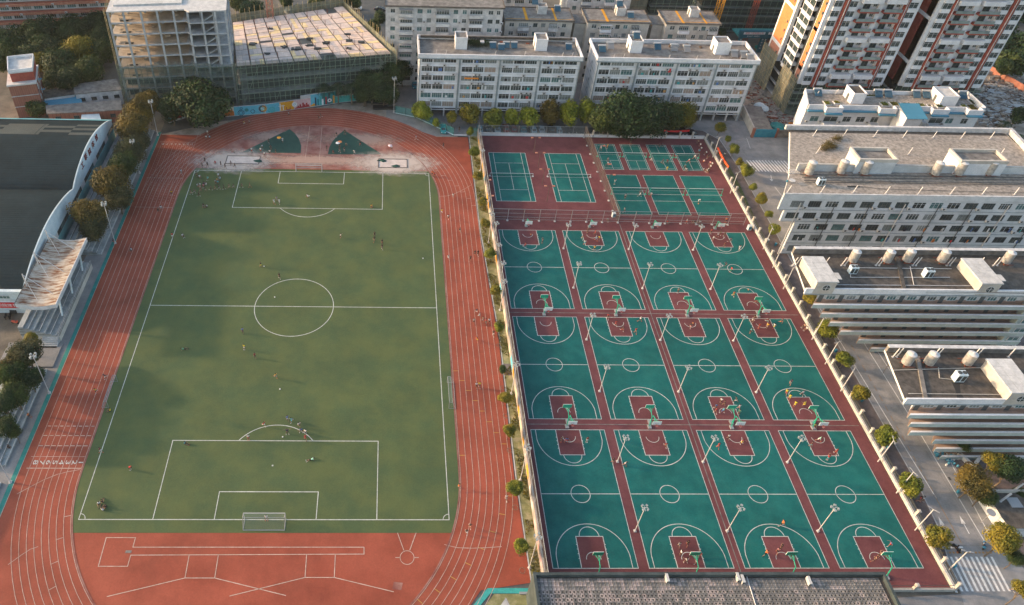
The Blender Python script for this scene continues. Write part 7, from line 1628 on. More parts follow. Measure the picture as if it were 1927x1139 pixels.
# twiggy bush on the old roofs, vine on the brick house
mb=MB(); rn=random.Random(5); x,y=at(205,160,4)
for i in range(120): a=rn.uniform(0,6.28); e=rn.uniform(.2,1.4); l=rn.uniform(1.5,4.5); mb.tube((x+rn.uniform(-2,2),y+rn.uniform(-2,2),2),(x+l*math.cos(a),y+l*math.sin(a),2+l*math.sin(e)),.04,.015,n=4)
o=mb.build('bare_bush','bark',None); o['label']='bare twiggy bush by the netted tower above the old roofs'; o['category']='bush'
tree(66,206,rad(20,66,206,2.5),2.5,'leafy vine climbing the foot of the brick tower house','leaf_mid','climbers',3,.9,name='vine_bush')
# roof scrub on dormitory roof
mb=MB(); rn=random.Random(6)
for i in range(1500): x,y=-2+rn.gauss(0,2.2),64.5+rn.gauss(0,1.4); z=20.8+rn.random()*.7; a=rn.random()*6; s=.2; mb.quad((x-s,y,z),(x,y-s,z+.1),(x+s,y,z+.05),(x,y+s,z))
o=mb.build('roof_scrub','leaf_dark',None,kind='stuff'); o['label']='green scrub growing on the left dormitory roof'; o['category']='scrub'
# strip weeds
mb=MB(); rn=random.Random(10)
for i in range(5000):
    y=rn.uniform(-92,43); x=rn.uniform(-4.2,-2.3)+(.4 if y<-60 else (-.2 if -20<y<20 else .3)); 
    if math.sin(y*.9)+math.sin(y*.37+x)<-.2: continue
    s=rn.uniform(.08,.2); a=rn.random()*6; z=rn.uniform(.02,.22); mb.quad((x-s*math.cos(a),y-s*math.sin(a),.02),(x+s*math.cos(a),y+s*math.sin(a),.02),(x+s*.6,y,z+.1),(x-s*.6,y,z+.1))
o=mb.build('strip_weeds','leaf_yellow',None,kind='stuff'); o['label']='tufts of weeds in the planting strip'; o['category']='weeds'

# ------------------------------------------------------------------ air
m=bpy.data.materials.new('haze_air'); m.use_nodes=True; N=m.node_tree.nodes; N.remove(N['Principled BSDF']); v=N.new('ShaderNodeVolumePrincipled'); v.inputs['Color'].default_value=(.93,.94,.95,1); v.inputs['Density'].default_value=.00006; v.inputs['Anisotropy'].default_value=.2
m.node_tree.links.new(v.outputs[0],N['Material Output'].inputs['Volume']); MATS['haze_air']=m
mb=MB(); mb.box(-720,-420,-1.2,820,920,134); mb.build('haze','haze_air',None,kind='stuff')
# ================================================================== PEOPLE
def skinned(name,J,Eg,m,root=0,lev=1):
    me=bpy.data.meshes.new(name); me.from_pydata([j[:3] for j in J],Eg,[]); o=bpy.data.objects.new(name,me); COL.objects.link(o)
    sk=o.modifiers.new('skin','SKIN'); sk.branch_smoothing=.3
    if not me.skin_vertices: me.skin_vertices.new() if hasattr(me.skin_vertices,'new') else None
    for i,j in enumerate(J):
        r=j[3]; r=(r,r) if not isinstance(r,tuple) else r
        me.skin_vertices[0].data[i].radius=r; me.skin_vertices[0].data[i].use_root=(i==root)
    ss=o.modifiers.new('sub','SUBSURF'); ss.levels=lev; ss.render_levels=lev
    dg=bpy.context.evaluated_depsgraph_get(); dg.update(); r=bpy.data.meshes.new_from_object(o.evaluated_get(dg)); bpy.data.objects.remove(o)
    r.materials.clear(); r.materials.append(M(m)); r.name=name
    r.polygons.foreach_set('use_smooth',[True]*len(r.polygons)); return r
def pose(ar=None,al=None,lr=None,ll=None,pel=(0,0,.93),chest=(0,0,1.36),head=(0,-.02,1.62)):
    V=Vector; pel,chest,head=V(pel),V(chest),V(head); up=(chest-pel).normalized()
    sp=pel.lerp(chest,.5); nk=chest.lerp(head,.45)
    ar=ar or [(.25,-.0,1.12),(.27,-.10,.88)]; al=al or [(-.25,0,1.12),(-.27,-.08,.88)]
    lr=lr or [(.11,-.02,.49),(.12,.03,.09)]; ll=ll or [(-.11,-.02,.49),(-.12,.03,.09)]
    J=[(*pel,(.125,.10)),(*sp,(.115,.09)),(*chest,(.13,.10)),(*nk,.055),(*head,(.082,.095)),(*(head+V((0,-.095,-.01))),.014)]
    Eg=[(0,1),(1,2),(2,3),(3,4),(4,5)]
    segs={'arm':[], 'leg':[]}
    for s,A in ((1,ar),(-1,al)):
        sh=chest+V((s*.18,0,.04)); e,w_=V(A[0]),V(A[1]); d=(w_-e).normalized(); b=len(J)
        hd=w_+d*.06; J+=[(*sh,.055),(*e,.042),(*w_,.028),(*hd,(.034,.02))]; Eg+=[(2,b),(b,b+1),(b+1,b+2),(b+2,b+3)]
        sd=d.cross(V((0,0,1))); sd=sd.normalized() if sd.length>.1 else V((0,1,0)); 
        for k,(off,ln) in enumerate(((-.030,.07),(-.010,.082),(.010,.078),(.030,.062))):
            n=len(J); J+=[(*(hd+sd*off+d*.03),.0095),(*(hd+sd*off*1.1+d*ln*.7+V((0,-.012,0))),.0085),(*(hd+sd*off*1.1+d*ln+V((0,-.03,0))),.007)]; Eg+=[(b+3,n),(n,n+1),(n+1,n+2)]
        n=len(J); J+=[(*(w_+d*.03+sd*-.042),.011),(*(w_+d*.065+sd*-.06),.009)]; Eg+=[(b+3,n),(n,n+1)]
        segs['arm'].append((sh,e))
    for s,A in ((1,lr),(-1,ll)):
        hp=pel+V((s*.09,0,-.06)); k_,an=V(A[0]),V(A[1]); b=len(J); toe=an+V((0,-.17,-.055)) if len(A)<3 else V(A[2])
        J+=[(*hp,.088),(*k_,.058),(*an,.038),(*toe,(.035,.025))]; Eg+=[(0,b),(b,b+1),(b+1,b+2),(b+2,b+3)]; segs['leg'].append((hp,k_,an,toe))
    body=skinned('body',J,Eg,'skin')
    S1=[(*pel.lerp(chest,.08),(.145,.115)),(*sp,(.135,.105)),(*chest,(.148,.118)),(*(chest+up*.07),(.10,.085))]; E1=[(0,1),(1,2),(2,3)]
    for sh,e in segs['arm']: b=len(S1); S1+=[(*sh,.072),(*sh.lerp(e,.62),.062)]; E1+=[(2,b),(b,b+1)]
    shirt=skinned('shirt',S1,E1,'cloth')
    S2=[(*(pel+up*.06),(.142,.115)),(*(pel-up*.02),(.138,.115))]; E2=[(0,1)]
    S3=[(*(pel+up*.06),(.140,.112)),(*(pel-up*.02),(.135,.112))]; E3=[(0,1)]
    for hp,k_,an,toe in segs['leg']:
        b=len(S2); S2+=[(*hp,.105),(*hp.lerp(k_,.78),.092)]; E2+=[(1,b),(b,b+1)]
        b=len(S3); S3+=[(*hp,.102),(*k_,.075),(*k_.lerp(an,.93),.060)]; E3+=[(1,b),(b,b+1),(b+1,b+2)]
    sh_=skinned('shorts',S2,E2,'cloth'); tr=skinned('trousers',S3,E3,'cloth')
    mb=MB(); 
    for hp,k_,an,toe in segs['leg']: mb.tube(tuple(an+V((0,.05,-.035))),tuple(toe+V((0,-.03,0))),.052,.042,n=8); mb.ball(tuple(toe+V((0,-.03,0))),.042,8,4)
    shoes=mb.mesh('shoes','cloth')
    mb=MB(); mb.ball(tuple(head+V((0,.018,.028))),.108,12,8,sz=1.0); v=[(x,y,max(z,head.z-.02+(0 if y>head.y+.0 else .045))) for x,y,z in mb.v]; mb.v=v; hair=mb.mesh('hair','hair')
    mb=MB(); 
    for s in (-1,1): mb.ball(tuple(head+V((s*.033,-.082,.0))),.012,6,4)
    mb.box(head.x-.022,head.y-.093,head.z-.05,head.x+.022,head.y-.085,head.z-.042); face=mb.mesh('eyes_and_mouth','hair')
    return dict(body=body,shirt=shirt,shorts=sh_,trousers=tr,shoes=shoes,hair=hair,face=face)
POSES=dict(
 stand=pose(), 
 wait=pose(ar=[(.28,.05,1.14),(.20,-.12,1.0)],al=[(-.28,.05,1.14),(-.20,-.12,1.0)],lr=[(.15,0,.49),(.20,.02,.09)],ll=[(-.15,0,.49),(-.20,.02,.09)]),
 walk=pose(ar=[(.25,.14,1.14),(.26,.10,.90)],al=[(-.25,-.10,1.14),(-.25,-.26,.94)],lr=[(.10,-.20,.53),(.10,-.30,.12)],ll=[(-.10,.06,.50),(-.10,.34,.14)]),
 run=pose(pel=(0,.02,.92),chest=(0,-.10,1.34),head=(0,-.18,1.58),ar=[(.28,.18,1.18),(.30,-.02,1.02)],al=[(-.28,-.30,1.16),(-.20,-.46,1.30)],lr=[(.11,-.34,.66),(.11,-.22,.26)],ll=[(-.11,.16,.50),(-.11,.56,.36)]),
 dash=pose(pel=(0,.05,.86),chest=(.04,-.16,1.24),head=(.05,-.28,1.46),ar=[(.36,-.05,1.14),(.52,-.22,1.12)],al=[(-.30,-.15,1.06),(-.42,-.36,.94)],lr=[(.20,-.38,.56),(.22,-.34,.12)],ll=[(-.16,.12,.44),(-.26,.46,.14)]),
 shoot=pose(ar=[(.26,-.10,1.62),(.14,-.16,1.88)],al=[(-.26,-.08,1.58),(-.10,-.14,1.84)],chest=(0,-.02,1.38),head=(0,-.05,1.64)),
 wide=pose(ar=[(.44,0,1.44),(.70,-.02,1.50)],al=[(-.44,0,1.44),(-.70,-.02,1.50)],lr=[(.18,0,.49),(.26,.02,.09)],ll=[(-.18,0,.49),(-.26,.02,.09)]),
 guard=pose(pel=(0,.10,.78),chest=(0,-.06,1.16),head=(0,-.12,1.40),ar=[(.36,-.10,1.04),(.50,-.32,1.06)],al=[(-.36,-.10,1.04),(-.50,-.32,1.06)],lr=[(.24,-.14,.46),(.30,.06,.09)],ll=[(-.24,-.14,.46),(-.30,.06,.09)]),
 bend=pose(pel=(0,.12,.84),chest=(0,-.26,1.06),head=(0,-.50,1.06),ar=[(.20,-.34,.80),(.16,-.38,.52)],al=[(-.20,-.34,.80),(-.16,-.38,.52)],lr=[(.12,-.02,.46),(.14,.04,.09)],ll=[(-.12,-.02,.46),(-.14,.04,.09)]),
 sit=pose(pel=(0,.10,.14),chest=(0,.12,.58),head=(0,.06,.84),ar=[(.28,-.02,.38),(.24,-.26,.34)],al=[(-.28,-.02,.38),(-.24,-.26,.34)],lr=[(.20,-.30,.40),(.16,-.60,.09)],ll=[(-.20,-.30,.40),(-.16,-.60,.09)]),
 seat=pose(pel=(0,.05,.52),chest=(0,.05,.96),head=(0,0,1.22),ar=[(.24,-.04,.74),(.18,-.28,.66)],al=[(-.24,-.04,.74),(-.18,-.28,.66)],lr=[(.12,-.38,.52),(.12,-.40,.10)],ll=[(-.12,-.38,.52),(-.12,-.40,.10)]),
 crouch=pose(pel=(0,.14,.34),chest=(0,-.04,.72),head=(0,-.12,.96),ar=[(.24,-.24,.52),(.14,-.42,.40)],al=[(-.24,-.24,.52),(-.14,-.42,.40)],lr=[(.18,-.26,.50),(.16,.0,.09)],ll=[(-.18,-.26,.50),(-.16,.0,.09)]),
 lie=pose(pel=(0,0,.14),chest=(0,.40,.36),head=(0,.60,.56),ar=[(.28,.50,.16),(.30,.62,.03)],al=[(-.28,.50,.16),(-.30,.62,.03)],lr=[(.16,-.36,.40),(.18,-.70,.09),(.18,-.86,.04)],ll=[(-.10,-.44,.12),(-.12,-.86,.08),(-.12,-.92,.2)]),
)
PC=dict(white=(.72,.72,.70),black=(.015,.015,.018),red=(.50,.025,.03),orange=(.75,.17,.03),yellow=(.75,.62,.03),amber=(.75,.42,.03),blue=(.02,.16,.42),teal=(.03,.32,.36),cyan=(.05,.42,.55),grey=(.28,.29,.30),maroon=(.16,.02,.03),pink=(.65,.28,.28),navy=(.02,.03,.08),green=(.05,.30,.18),mint=(.25,.60,.50),brown=(.12,.07,.05),tan=(.42,.26,.17),pale=(.45,.52,.58))
VW=dict(stand='standing',wait='waiting',walk='walking',run='running',dash='lunging',shoot='arms-up',wide='arms-wide',guard='half-crouched',bend='bending',sit='sitting',seat='seated',crouch='crouching',lie='reclining')
def person(px,py,sh,bt,po,rz,where,z=0,long=False,group=None,hat=None,loc=None,bare=False):
    x,y=at(px,py,z) if loc is None else loc
    if len(where.split())>10: where=where.replace('at the ','at ').replace('of the ','of ').replace('in the ','in ')
    lab='%s person in %s and %s %s'%(VW[po],sh,bt,where) if sh!=bt else '%s person all in %s %s'%(VW[po],sh,where)
    if bare: lab='%s shirtless person in %s shorts %s'%(VW[po],bt,where)
    t=thing('person',lab,'person',(x,y,z),R(rz),group)
    D_=POSES[po]; ob('body',D_['body'],t); h=ob('hair',D_['hair'],t); 
    if not bare: o=ob('shirt',D_['shirt'],t); o.color=(*PC[sh],1)
    o=ob('trousers' if long else 'shorts',D_['trousers' if long else 'shorts'],t); o.color=(*PC[bt],1)
    o=ob('shoes',D_['shoes'],t); o.color=random.choice([(.6,.6,.6,1),(.05,.05,.05,1),(.5,.1,.05,1)])
    ob('face',D_['face'],t); t.scale=(1.05,1.05,1.05); return t
G1='people on the pitch and track'
PP=[
# pitch
(457,627,'blue','navy','walk',10,'left of the centre circle near the shade edge'),(460,658,'yellow','white','stand',-20,'in mid pitch below the blue player'),(480,674,'maroon','black','walk',30,'right of the yellow player'),
(519,712,'amber','grey','run',40,'dribbling the ball below the centre circle'),(491,503,'black','yellow','walk',60,'upper left of the centre circle'),(526,524,'black','black','walk',20,'on the upper edge of the centre circle'),
(641,448,'white','black','guard',80,'alone right of the far box'),(705,446,'black','black','stand',0,'upper one of a close pair on the right'),(704,455,'black','tan','walk',-30,'lower one of a close pair on the right'),(719,460,'black','maroon','walk',0,'in the upper position of the pair near the right line'),(719,469,'black','navy','walk',10,'in the lower position of the pair near the right line'),
(190,852,'maroon','white','walk',80,'on the left touchline'),(207,774,'yellow','black','sit',-80,'at the foot of the left portable goal'),(245,884,'red','black','bend',70,'in the lower left of the pitch'),(349,836,'teal','black','sit',80,'inside the near box corner'),
(347,658,'green','black','lie',100,'in the left half of the pitch'),
(497,803,'red','white','run',40,'on the top left of the penalty arc'),(541,792,'blue','pale','walk',30,'above the penalty arc, left one of two in blue'),(549,795,'cyan','cyan','run',-40,'above the penalty arc, right one of two in blue'),(563,804,'white','black','run',20,'on the right side of the penalty arc'),(567,814,'blue','black','guard',0,'just inside the penalty arc at the right'),(575,818,'white','black','walk',-30,'near the right end of the penalty arc'),(575,828,'red','red','walk',20,'on the box line under the penalty arc'),(541,817,'navy','black','wide',10,'stretching for the ball inside the arc'),(468,828,'white','red','stand',10,'at the left foot of the penalty arc'),
(585,866,'mint','black','lie',-75,'inside the near penalty box'),(502,979,'white','black','wait',0,'keeping the near goal'),
(187,950,'white','black','sit',20,'in the lower left corner group, left'),(194,960,'white','grey','sit',160,'in the lower left corner group, lowest'),(199,955,'black','black','sit',-90,'in the lower left corner group, right'),(193,945,'black','tan','sit',180,'in the lower left corner group, top'),
(516,384,'pale','white','walk',30,'left of three inside the far box'),(526,384,'white','white','walk',0,'right of three inside the far box'),(521,379,'grey','grey','stand',0,'middle of three inside the far box'),(579,371,'white','white','crouch',-60,'alone inside the far box'),(699,390,'amber','black','crouch',30,'at the right corner of the far box'),
(383,388,'black','grey','sit',10,'in the pair below the running line, left'),(389,390,'pale','black','sit',-50,'in the pair below the running line, right'),
# spectators group by the corner flag
(371,334,'black','black','stand',0,'beside the far left corner flag'),(376,334,'white','pink','sit',40,'right beside the far left corner flag'),(391,337,'mint','mint','sit',0,'alone on the grass between corner and blue bags'),
(372,350,'white','grey','sit',90,'at the left of the picnic group'),(376,349,'white','white','sit',-30,'second in the picnic group'),(376,353,'tan','white','sit',30,'nearest in the picnic group'),(383,351,'pink','red','sit',0,'in the middle of the picnic group'),(384,347,'navy','navy','sit',160,'at the back of the picnic group'),(388,348,'white','white','sit',-90,'at the right of the picnic group'),
(411,331,'white','grey','sit',20,'topmost beside the blue bags'),(409,340,'amber','grey','sit',90,'left beside the blue bags'),(414,337,'pale','cyan','sit',-40,'in the middle of the blue bags group'),(410,345,'cyan','black','sit',0,'lowest of the blue bags group'),(406,347,'grey','black','stand',60,'left below the blue bags group'),
# D area, left triangle
(474,287,'white','red','stand',20,'leftmost on the left sector turf edge'),(491,287,'white','red','stand',-10,'second on the left sector turf edge'),(498,295,'white','black','walk',40,'below the left sector turf'),(508,291,'white','black','stand',-10,'right of the white group below the sector turf'),(519,290,'black','black','walk',60,'at the right end of the group below the sector turf'),(494,281,'pale','black','stand',30,'inside the left sector turf, by the white pair'),(506,270,'black','black','walk',10,'on the left sector turf, upper dark one'),(510,282,'black','black','walk',-30,'on the left sector turf, lower dark one'),(532,268,'white','white','walk',0,'beside the orange umbrella'),
# right triangle
(649,253,'black','black','wide',0,'at the tip of the right sector turf'),(633,258,'black','tan','stand',20,'left edge of the right sector turf, upper'),(639,279,'black','black','stand',0,'under the two umbrellas'),(639,287,'black','grey','walk',30,'below the umbrella pair'),(648,286,'black','grey','stand',-20,'right of the one below the umbrellas'),(651,274,'tan','black','crouch',50,'right of the umbrella pair'),(678,275,'black','red','wide',0,'in the middle of the right sector turf'),(615,283,'black','black','stand',60,'left corner of the right sector turf'),(627,288,'maroon','black','crouch',0,'low at the near edge of the right sector turf'),(667,291,'white','white','run',-50,'on the red edge below the right sector turf'),(737,283,'white','black','stand',0,'under the pale pink umbrella'),
# sand pit
(386,306,'black','black','stand',0,'topmost beside the left sand'),(391,314,'black','black','walk',40,'upper right of three dark ones at the turf corner'),(381,316,'black','black','walk',60,'leftmost of three dark ones at the turf corner'),(416,313,'black','black','walk',60,'first from the left in front of the left sand pit'),(424,317,'black','black','walk',50,'second from the left in front of the left sand pit'),(435,312,'black','black','walk',-50,'third from the left in front of the left sand pit'),(442,316,'black','black','run',60,'fourth, beside the green tarpaulin'),(405,308,'red','grey','sit',0,'by the corner of the left sand pit'),(437,287,'tan','pink','sit',90,'behind the left sand pit'),
# track
(460,236,'amber','white','run',-70,'on the far bend, left of two'),(470,234,'grey','black','run',-70,'on the far bend, right of two'),(544,219,'pale','black','run',-80,'in the outer lane before the mural'),(604,222,'black','black','run',-80,'upper one of two at the far bend apex'),(600,226,'black','black','run',-80,'lower one of two at the far bend apex'),(783,264,'pale','tan','run',-110,'on the right part of the far bend'),(834,278,'black','navy','walk',0,'on the red corner by the fence opening'),(388,260,'white','black','sit',0,'resting on the upper left bend, left'),(395,260,'pale','black','sit',60,'resting on the upper left bend, right'),(391,254,'white','tan','stand',0,'behind the two resting on the upper left bend'),(342,328,'pale','grey','walk',20,'on the left straight near the top'),
(323,364,'amber','black','sit',10,'on the inner lanes beside the picnic group'),(304,395,'white','grey','guard',30,'stretching on the left straight'),(298,397,'black','black','sit',60,'beside the stretching one on the left straight'),(247,472,'pale','navy','sit',-20,'on the left straight below the mast'),(325,448,'red','white','stand',0,'on the left touchline'),(344,445,'white','black','sit',40,'on the grass by the left touchline'),
(199,713,'navy','white','run',-30,'on the left straight above the portable goal'),(182,740,'yellow','black','run',-30,'on the left straight left of the portable goal'),
(813,331,'orange','black','walk',0,'right one of two at the far right corner'),(817,333,'red','black','walk',0,'left one of two at the far right corner'),(852,373,'white','grey','run',0,'on the right straight beside the far box'),(831,403,'amber','white','run',180,'near the inner kerb with yellow cap'),(843,413,'white','black','run',0,'on the inner lanes of the right straight'),(865,439,'black','tan','run',180,'on the right straight in the middle lanes'),(843,489,'white','white','run',0,'in white on the right straight'),(893,481,'black','black','walk',0,'left of a pair with yellow caps'),(899,481,'black','brown','walk',0,'right of a pair with yellow caps'),(885,491,'black','black','walk',0,'in front of the yellow cap pair'),
(896,590,'navy','white','run',10,'top of the group on the right straight'),(901,598,'white','pale','run',30,'second of the group on the right straight'),(891,609,'grey','black','walk',0,'at the left of the group on the right straight'),(908,606,'tan','grey','walk',0,'at the middle of the group on the right straight'),(914,610,'red','black','walk',0,'in red within the group on the right straight'),(920,609,'pale','black','walk',0,'at the right end of the group on the right straight'),(897,643,'orange','yellow','run',0,'below the group on the right straight'),(896,730,'pale','black','walk',0,'left one of the pair on the lower right straight'),(902,729,'yellow','brown','walk',0,'right one of the pair on the lower right straight'),(864,921,'orange','tan','run',180,'in orange at the lower inner lane'),(952,941,'white','grey','walk',0,'at the outer edge of the lower bend'),(884,994,'black','tan','run',0,'right one of two on the lower bend'),(877,1005,'black','pale','run',0,'left one of two on the lower bend'),(928,632,'black','white','walk',0,'at the outer edge of the right straight by a round tree'),
(170,470,'red','black','seat',0,'on the steps above the canopy'),(214,457,'navy','red','seat',60,'at the foot of the mast beside the steps'),(55,785,'orange','black','seat',80,'on the lower left steps'),(18,845,'black','black','seat',80,'at the bottom of the lower left steps'),
]
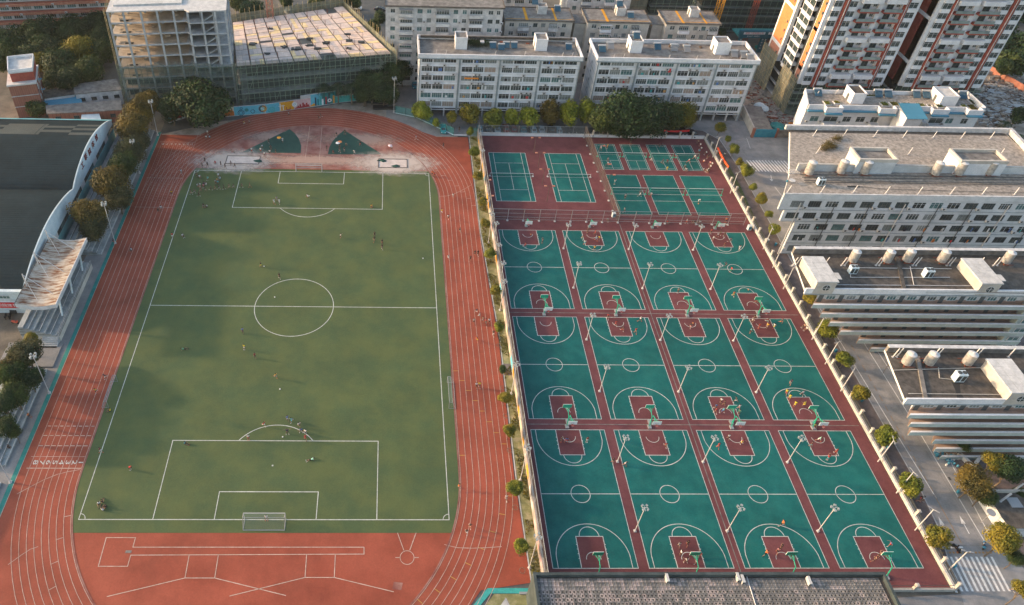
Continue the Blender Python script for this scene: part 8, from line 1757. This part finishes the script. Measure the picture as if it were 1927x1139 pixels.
CT_=[
(1020,459,'tan','navy','shoot',170,'on the first top row court'),(987,466,'red','red','run',60,'on the first top row court near the free throw line'),
(1105,439,'brown','black','shoot',20,'at the top left key corner of the second court'),(1119,442,'red','red','walk',60,'under the hoop of the second court'),(1095,452,'tan','green','run',0,'left of the key of the second court'),(1100,460,'white','teal','guard',0,'at the left key line of the second court'),(1121,454,'cyan','blue','run',30,'in blue inside the key of the second court'),(1127,453,'yellow','brown','run',-30,'in yellow inside the key of the second court'),(1118,471,'amber','black','guard',180,'at the free throw arc of the second court'),
(1337,440,'red','black','stand',0,'behind the baseline of the fourth top court'),(1341,452,'white','grey','guard',60,'at the left key line of the fourth top court'),(1349,447,'pale','navy','run',0,'in the key of the fourth top court, left'),(1354,443,'black','black','run',0,'in the key of the fourth top court, middle'),(1362,446,'black','black','walk',0,'in the key of the fourth top court, right'),(1372,457,'navy','black','run',60,'right of the key of the fourth top court'),(1362,465,'maroon','black','walk',0,'at the free throw line of the fourth top court'),(1390,472,'white','white','run',150,'inside the arc of the fourth top court'),
(1364,502,'navy','black','run',-60,'left of the centre circle of the fourth top court'),(1374,512,'red','green','dash',100,'in the centre circle of the fourth top court'),(1379,558,'orange','yellow','walk',180,'at the left of the near arc of the fourth top court'),(1422,570,'red','red','walk',30,'under the near hoop of the fourth top court'),(1275,552,'tan','black','stand',180,'at the near free throw circle of the third top court'),
(1143,600,'red','black','walk',0,'beside the baseline of the second middle court'),(1158,613,'red','red','walk',20,'in the arc of the second middle court'),(1170,624,'black','red','run',30,'at the middle of the key of the second middle court'),(1203,605,'white','black','dash',60,'right of the key of the second middle court'),(1195,627,'red','tan','walk',10,'at the right key line of the second middle court'),(1298,618,'black','pink','run',-30,'in the key of the third middle court'),
(1418,601,'black','black','walk',0,'on the baseline of the fourth middle court'),(1413,608,'white','black','run',40,'at the left key corner of the fourth middle court'),(1427,618,'red','red','stand',20,'in the left of the key of the fourth middle court'),(1442,608,'maroon','teal','run',0,'in the key of the fourth middle court, behind'),(1442,618,'amber','tan','walk',-40,'in the key of the fourth middle court, front'),(1455,618,'white','yellow','run',-60,'right of the key of the fourth middle court'),(1468,609,'navy','orange','run',40,'in the right of the fourth middle court'),(1411,626,'teal','black','guard',60,'left of the key of the fourth middle court'),(1512,617,'tan','black','seat',-90,'on the ledge of the east wall, upper'),(1516,622,'white','tan','seat',-80,'on the ledge of the east wall, lower'),
(1486,724,'navy','grey','walk',150,'outside the near arc of the fourth middle court'),(1478,743,'yellow','red','run',150,'at the left of the near arc of the fourth middle court'),(1484,752,'yellow','yellow','walk',150,'at the key corner of the fourth middle court'),(1494,765,'yellow','yellow','stand',150,'left within the near key of the fourth middle court'),(1512,764,'yellow','yellow','guard',200,'right within the near key of the fourth middle court'),(1508,745,'pale','navy','walk',180,'at the near free throw circle of the fourth middle court'),(1532,803,'yellow','black','sit',0,'at the foot of the near hoop of the fourth middle court'),
(1355,759,'white','black','stand',150,'in the near key of the third middle court, upper'),(1361,764,'black','brown','walk',-150,'in the near key of the third middle court, beside white'),(1345,770,'blue','navy','walk',0,'at the left key line of the third middle court, upper'),(1345,777,'red','maroon','walk',20,'at the left key line of the third middle court, lower'),(1358,777,'cyan','blue','dash',60,'under the near hoop of the third middle court'),(1384,757,'black','white','dash',-120,'right of the near key of the third middle court'),(1389,771,'white','pink','walk',180,'at the right key line of the third middle court'),(1389,781,'green','black','walk',150,'near the baseline of the third middle court'),
(1055,832,'black','black','shoot',30,'in the key of the first bottom court, left'),(1065,832,'blue','red','guard',0,'in the arc of the first bottom court'),(1104,832,'maroon','white','stand',0,'right of the key of the first bottom court'),(1251,842,'red','black','run',0,'at the right key line of the second bottom court'),(1174,877,'white','maroon','dash',40,'beside the pole on the second bottom court'),(1152,872,'black','tan','walk',20,'in the red aisle beside the pole'),
(1350,843,'red','red','walk',0,'left of the key of the third bottom court'),(1369,827,'white','black','walk',0,'in the upper left of the key of the third bottom court'),(1395,835,'red','yellow','guard',20,'in the arc of the third bottom court'),(1539,830,'mint','white','dash',40,'in the arc of the fourth bottom court'),(1524,841,'brown','teal','walk',30,'at the left key line of the fourth bottom court'),(1571,854,'red','red','walk',0,'at the right key line of the fourth bottom court'),(1556,866,'red','cyan','shoot',160,'at the free throw arc of the fourth bottom court'),
(1469,989,'orange','black','dash',80,'at the top of the near arc of the third bottom court'),(1276,1030,'grey','white','walk',170,'in the near key of the second bottom court, left'),(1292,1027,'black','black','walk',150,'in the near key of the second bottom court, right'),(1279,1045,'white','black','stand',90,'at the left of the near arc of the second bottom court'),(1290,1059,'white','black','guard',180,'under the near hoop of the second bottom court'),(1317,1046,'maroon','red','dash',-100,'at the right key line of the second bottom court'),(1308,1060,'black','white','walk',120,'right below the near hoop of the second bottom court'),(1438,1045,'orange','black','dash',90,'left of the near key of the third bottom court'),(1461,1041,'pink','black','walk',150,'in the near key of the third bottom court, left'),(1467,1035,'brown','black','shoot',180,'in the near key of the third bottom court, right'),(1673,1027,'blue','red','dash',-90,'right of the near key of the fourth bottom court'),(1642,1057,'brown','black','run',90,'under the near hoop of the fourth bottom court, left'),(1652,1048,'tan','black','shoot',120,'under the near hoop of the fourth bottom court, right'),
# small courts
(1142,280,'amber','orange','shoot',0,'on the first badminton court'),(1130,282,'white','white','walk',0,'at the left of the first badminton court, far'),(1143,305,'grey','brown','walk',0,'in the lower half of the first badminton court'),(1143,313,'white','pink','walk',180,'near the base line of the first badminton court'),(1186,272,'black','black','walk',0,'behind the second badminton court'),(1224,305,'white','white','run',30,'between the second and third badminton courts'),(1239,278,'black','black','run',0,'in the far half of the third badminton court, left'),(1245,277,'navy','black','run',30,'in the far half of the third badminton court, right'),(1246,308,'navy','black','walk',200,'in the near half of the third badminton court, left'),(1255,308,'maroon','black','guard',160,'in the near half of the third badminton court, right'),(1254,322,'yellow','yellow','walk',180,'at the near end of the third badminton court'),(1272,294,'blue','orange','sit',0,'at the net post between third and fourth badminton courts'),(1314,290,'cyan','black','stand',0,'at the right net post of the fourth badminton court'),(1295,306,'white','red','dash',40,'on the fourth badminton court, left'),(1306,299,'white','tan','dash',60,'on the fourth badminton court, right'),(1324,305,'white','orange','crouch',60,'right of the fourth badminton court'),(1288,317,'teal','black','walk',0,'at the lower left of the fourth badminton court'),(1291,321,'white','black','sit',0,'sitting by the racket bags below the fourth badminton court'),
(1156,347,'white','teal','shoot',0,'at the left post of the first volleyball court'),(1176,374,'grey','black','stand',180,'at the middle of the first volleyball court'),(1205,362,'black','black','walk',90,'at the right of the first volleyball court, dark'),(1203,370,'white','white','dash',60,'leaping at the right of the first volleyball court'),(1220,365,'white','brown','crouch',0,'sitting by the post between the volleyball courts, left'),(1225,367,'white','pink','sit',-30,'sitting by the post between the volleyball courts, right'),(1314,381,'pale','white','bend',60,'over the ball on the third volleyball court'),(1174,400,'grey','black','walk',90,'behind the fence by the first volleyball court'),
(1143,415,'grey','black','sit',0,'at the fence corner above the second court'),(1256,420,'red','teal','sit',0,'at the fence foot, in red'),(1291,421,'pale','red','walk',60,'at the fence foot left of the row of sitters'),(1303,419,'black','tan','sit',0,'first in the row of sitters at the fence'),(1307,420,'black','cyan','sit',10,'second in the row of sitters at the fence'),(1312,420,'grey','black','sit',0,'third in the row of sitters at the fence'),(1317,420,'white','black','sit',-10,'fourth in the row of sitters at the fence'),(1365,419,'orange','black','stand',0,'at the right end of the long fence'),
# resting students by the wall
(1313,270,'tan','black','seat',-60,'at the court corner pillar'),(1317,276,'white','black','seat',-60,'below the court corner pillar'),(1319,281,'white','navy','sit',-60,'third below the court corner pillar'),(1328,291,'white','black','seat',-70,'leaning at the second pillar'),(1332,298,'black','black','seat',-60,'just below the second pillar'),(1324,321,'white','black','sit',30,'leftmost of the crowd under the orange banner'),(1329,322,'tan','black','sit',0,'second of the crowd under the orange banner'),(1329,325,'white','black','bend',20,'nearest of the crowd under the orange banner'),(1333,321,'white','navy','sit',-30,'fourth of the crowd under the orange banner'),(1336,317,'white','black','seat',-60,'fifth of the crowd under the orange banner'),(1339,312,'white','brown','seat',-60,'sixth of the crowd under the orange banner'),(1335,310,'pink','black','seat',-50,'seventh of the crowd, in pink'),(1332,326,'black','black','stand',0,'dark one below the crowd under the orange banner'),
(1362,296,'white','black','walk',150,'alone on the sidewalk by the lawn'),(1411,415,'black','blue','sit',90,'by the pillar at the sidewalk'),(1727,944,'red','black','walk',60,'left one of two crossing the road edge'),(1733,944,'white','tan','walk',60,'right one of two crossing the road edge'),(1903,1112,'white','white','walk',40,'at the lower end of the zebra crossing'),(1776,860,'black','black','sit',0,'under the tree beside the blue pile'),(1815,875,'black','black','bend',60,'over the low white wall'),(1871,960,'orange','black','sit',0,'by the lamp on the plaza'),(863+1,247,'black','black','stand',0,'in the gap of the north fence by the teal car'),
]
for a in PP: person(*a,group='people at the track and pitch',bare=False)
for a in CT_: person(*a,group='people on the ball courts and sidewalks',bare=(a[2]=='tan' and a[4]=='shoot'))
LINE=[(359.7,366.3),(366,364.8),(374.6,370.6),(377.5,362.4),(387,361),(397.3,358.8),(405,358.8),(412.3,357.6),(421.5,356.6),(431,355.7),(439.3,355.2),(454.8,354.2),(470.2,352.8)]
for i,(px,py) in enumerate(LINE): person(px,py,'black' if i%3 else 'brown',('tan','grey','black')[i%3],'run' if i%4 else 'walk',75+7*(i%5),'in the line of runners, %s from left'%OD[i if i<12 else 13],group='people at the track and pitch')
for px,py,c,w_,h_ in ((1797,1031,'black',0,.05),(1847,1025,'white',0,.05)): 
    x,y=at(px,py+5); person(px,py,c,'black','seat',20,'riding the %s'%('black motorcycle' if c=='black' else 'blue electric scooter'),loc=(x,y+.1),z=.25,long=True)
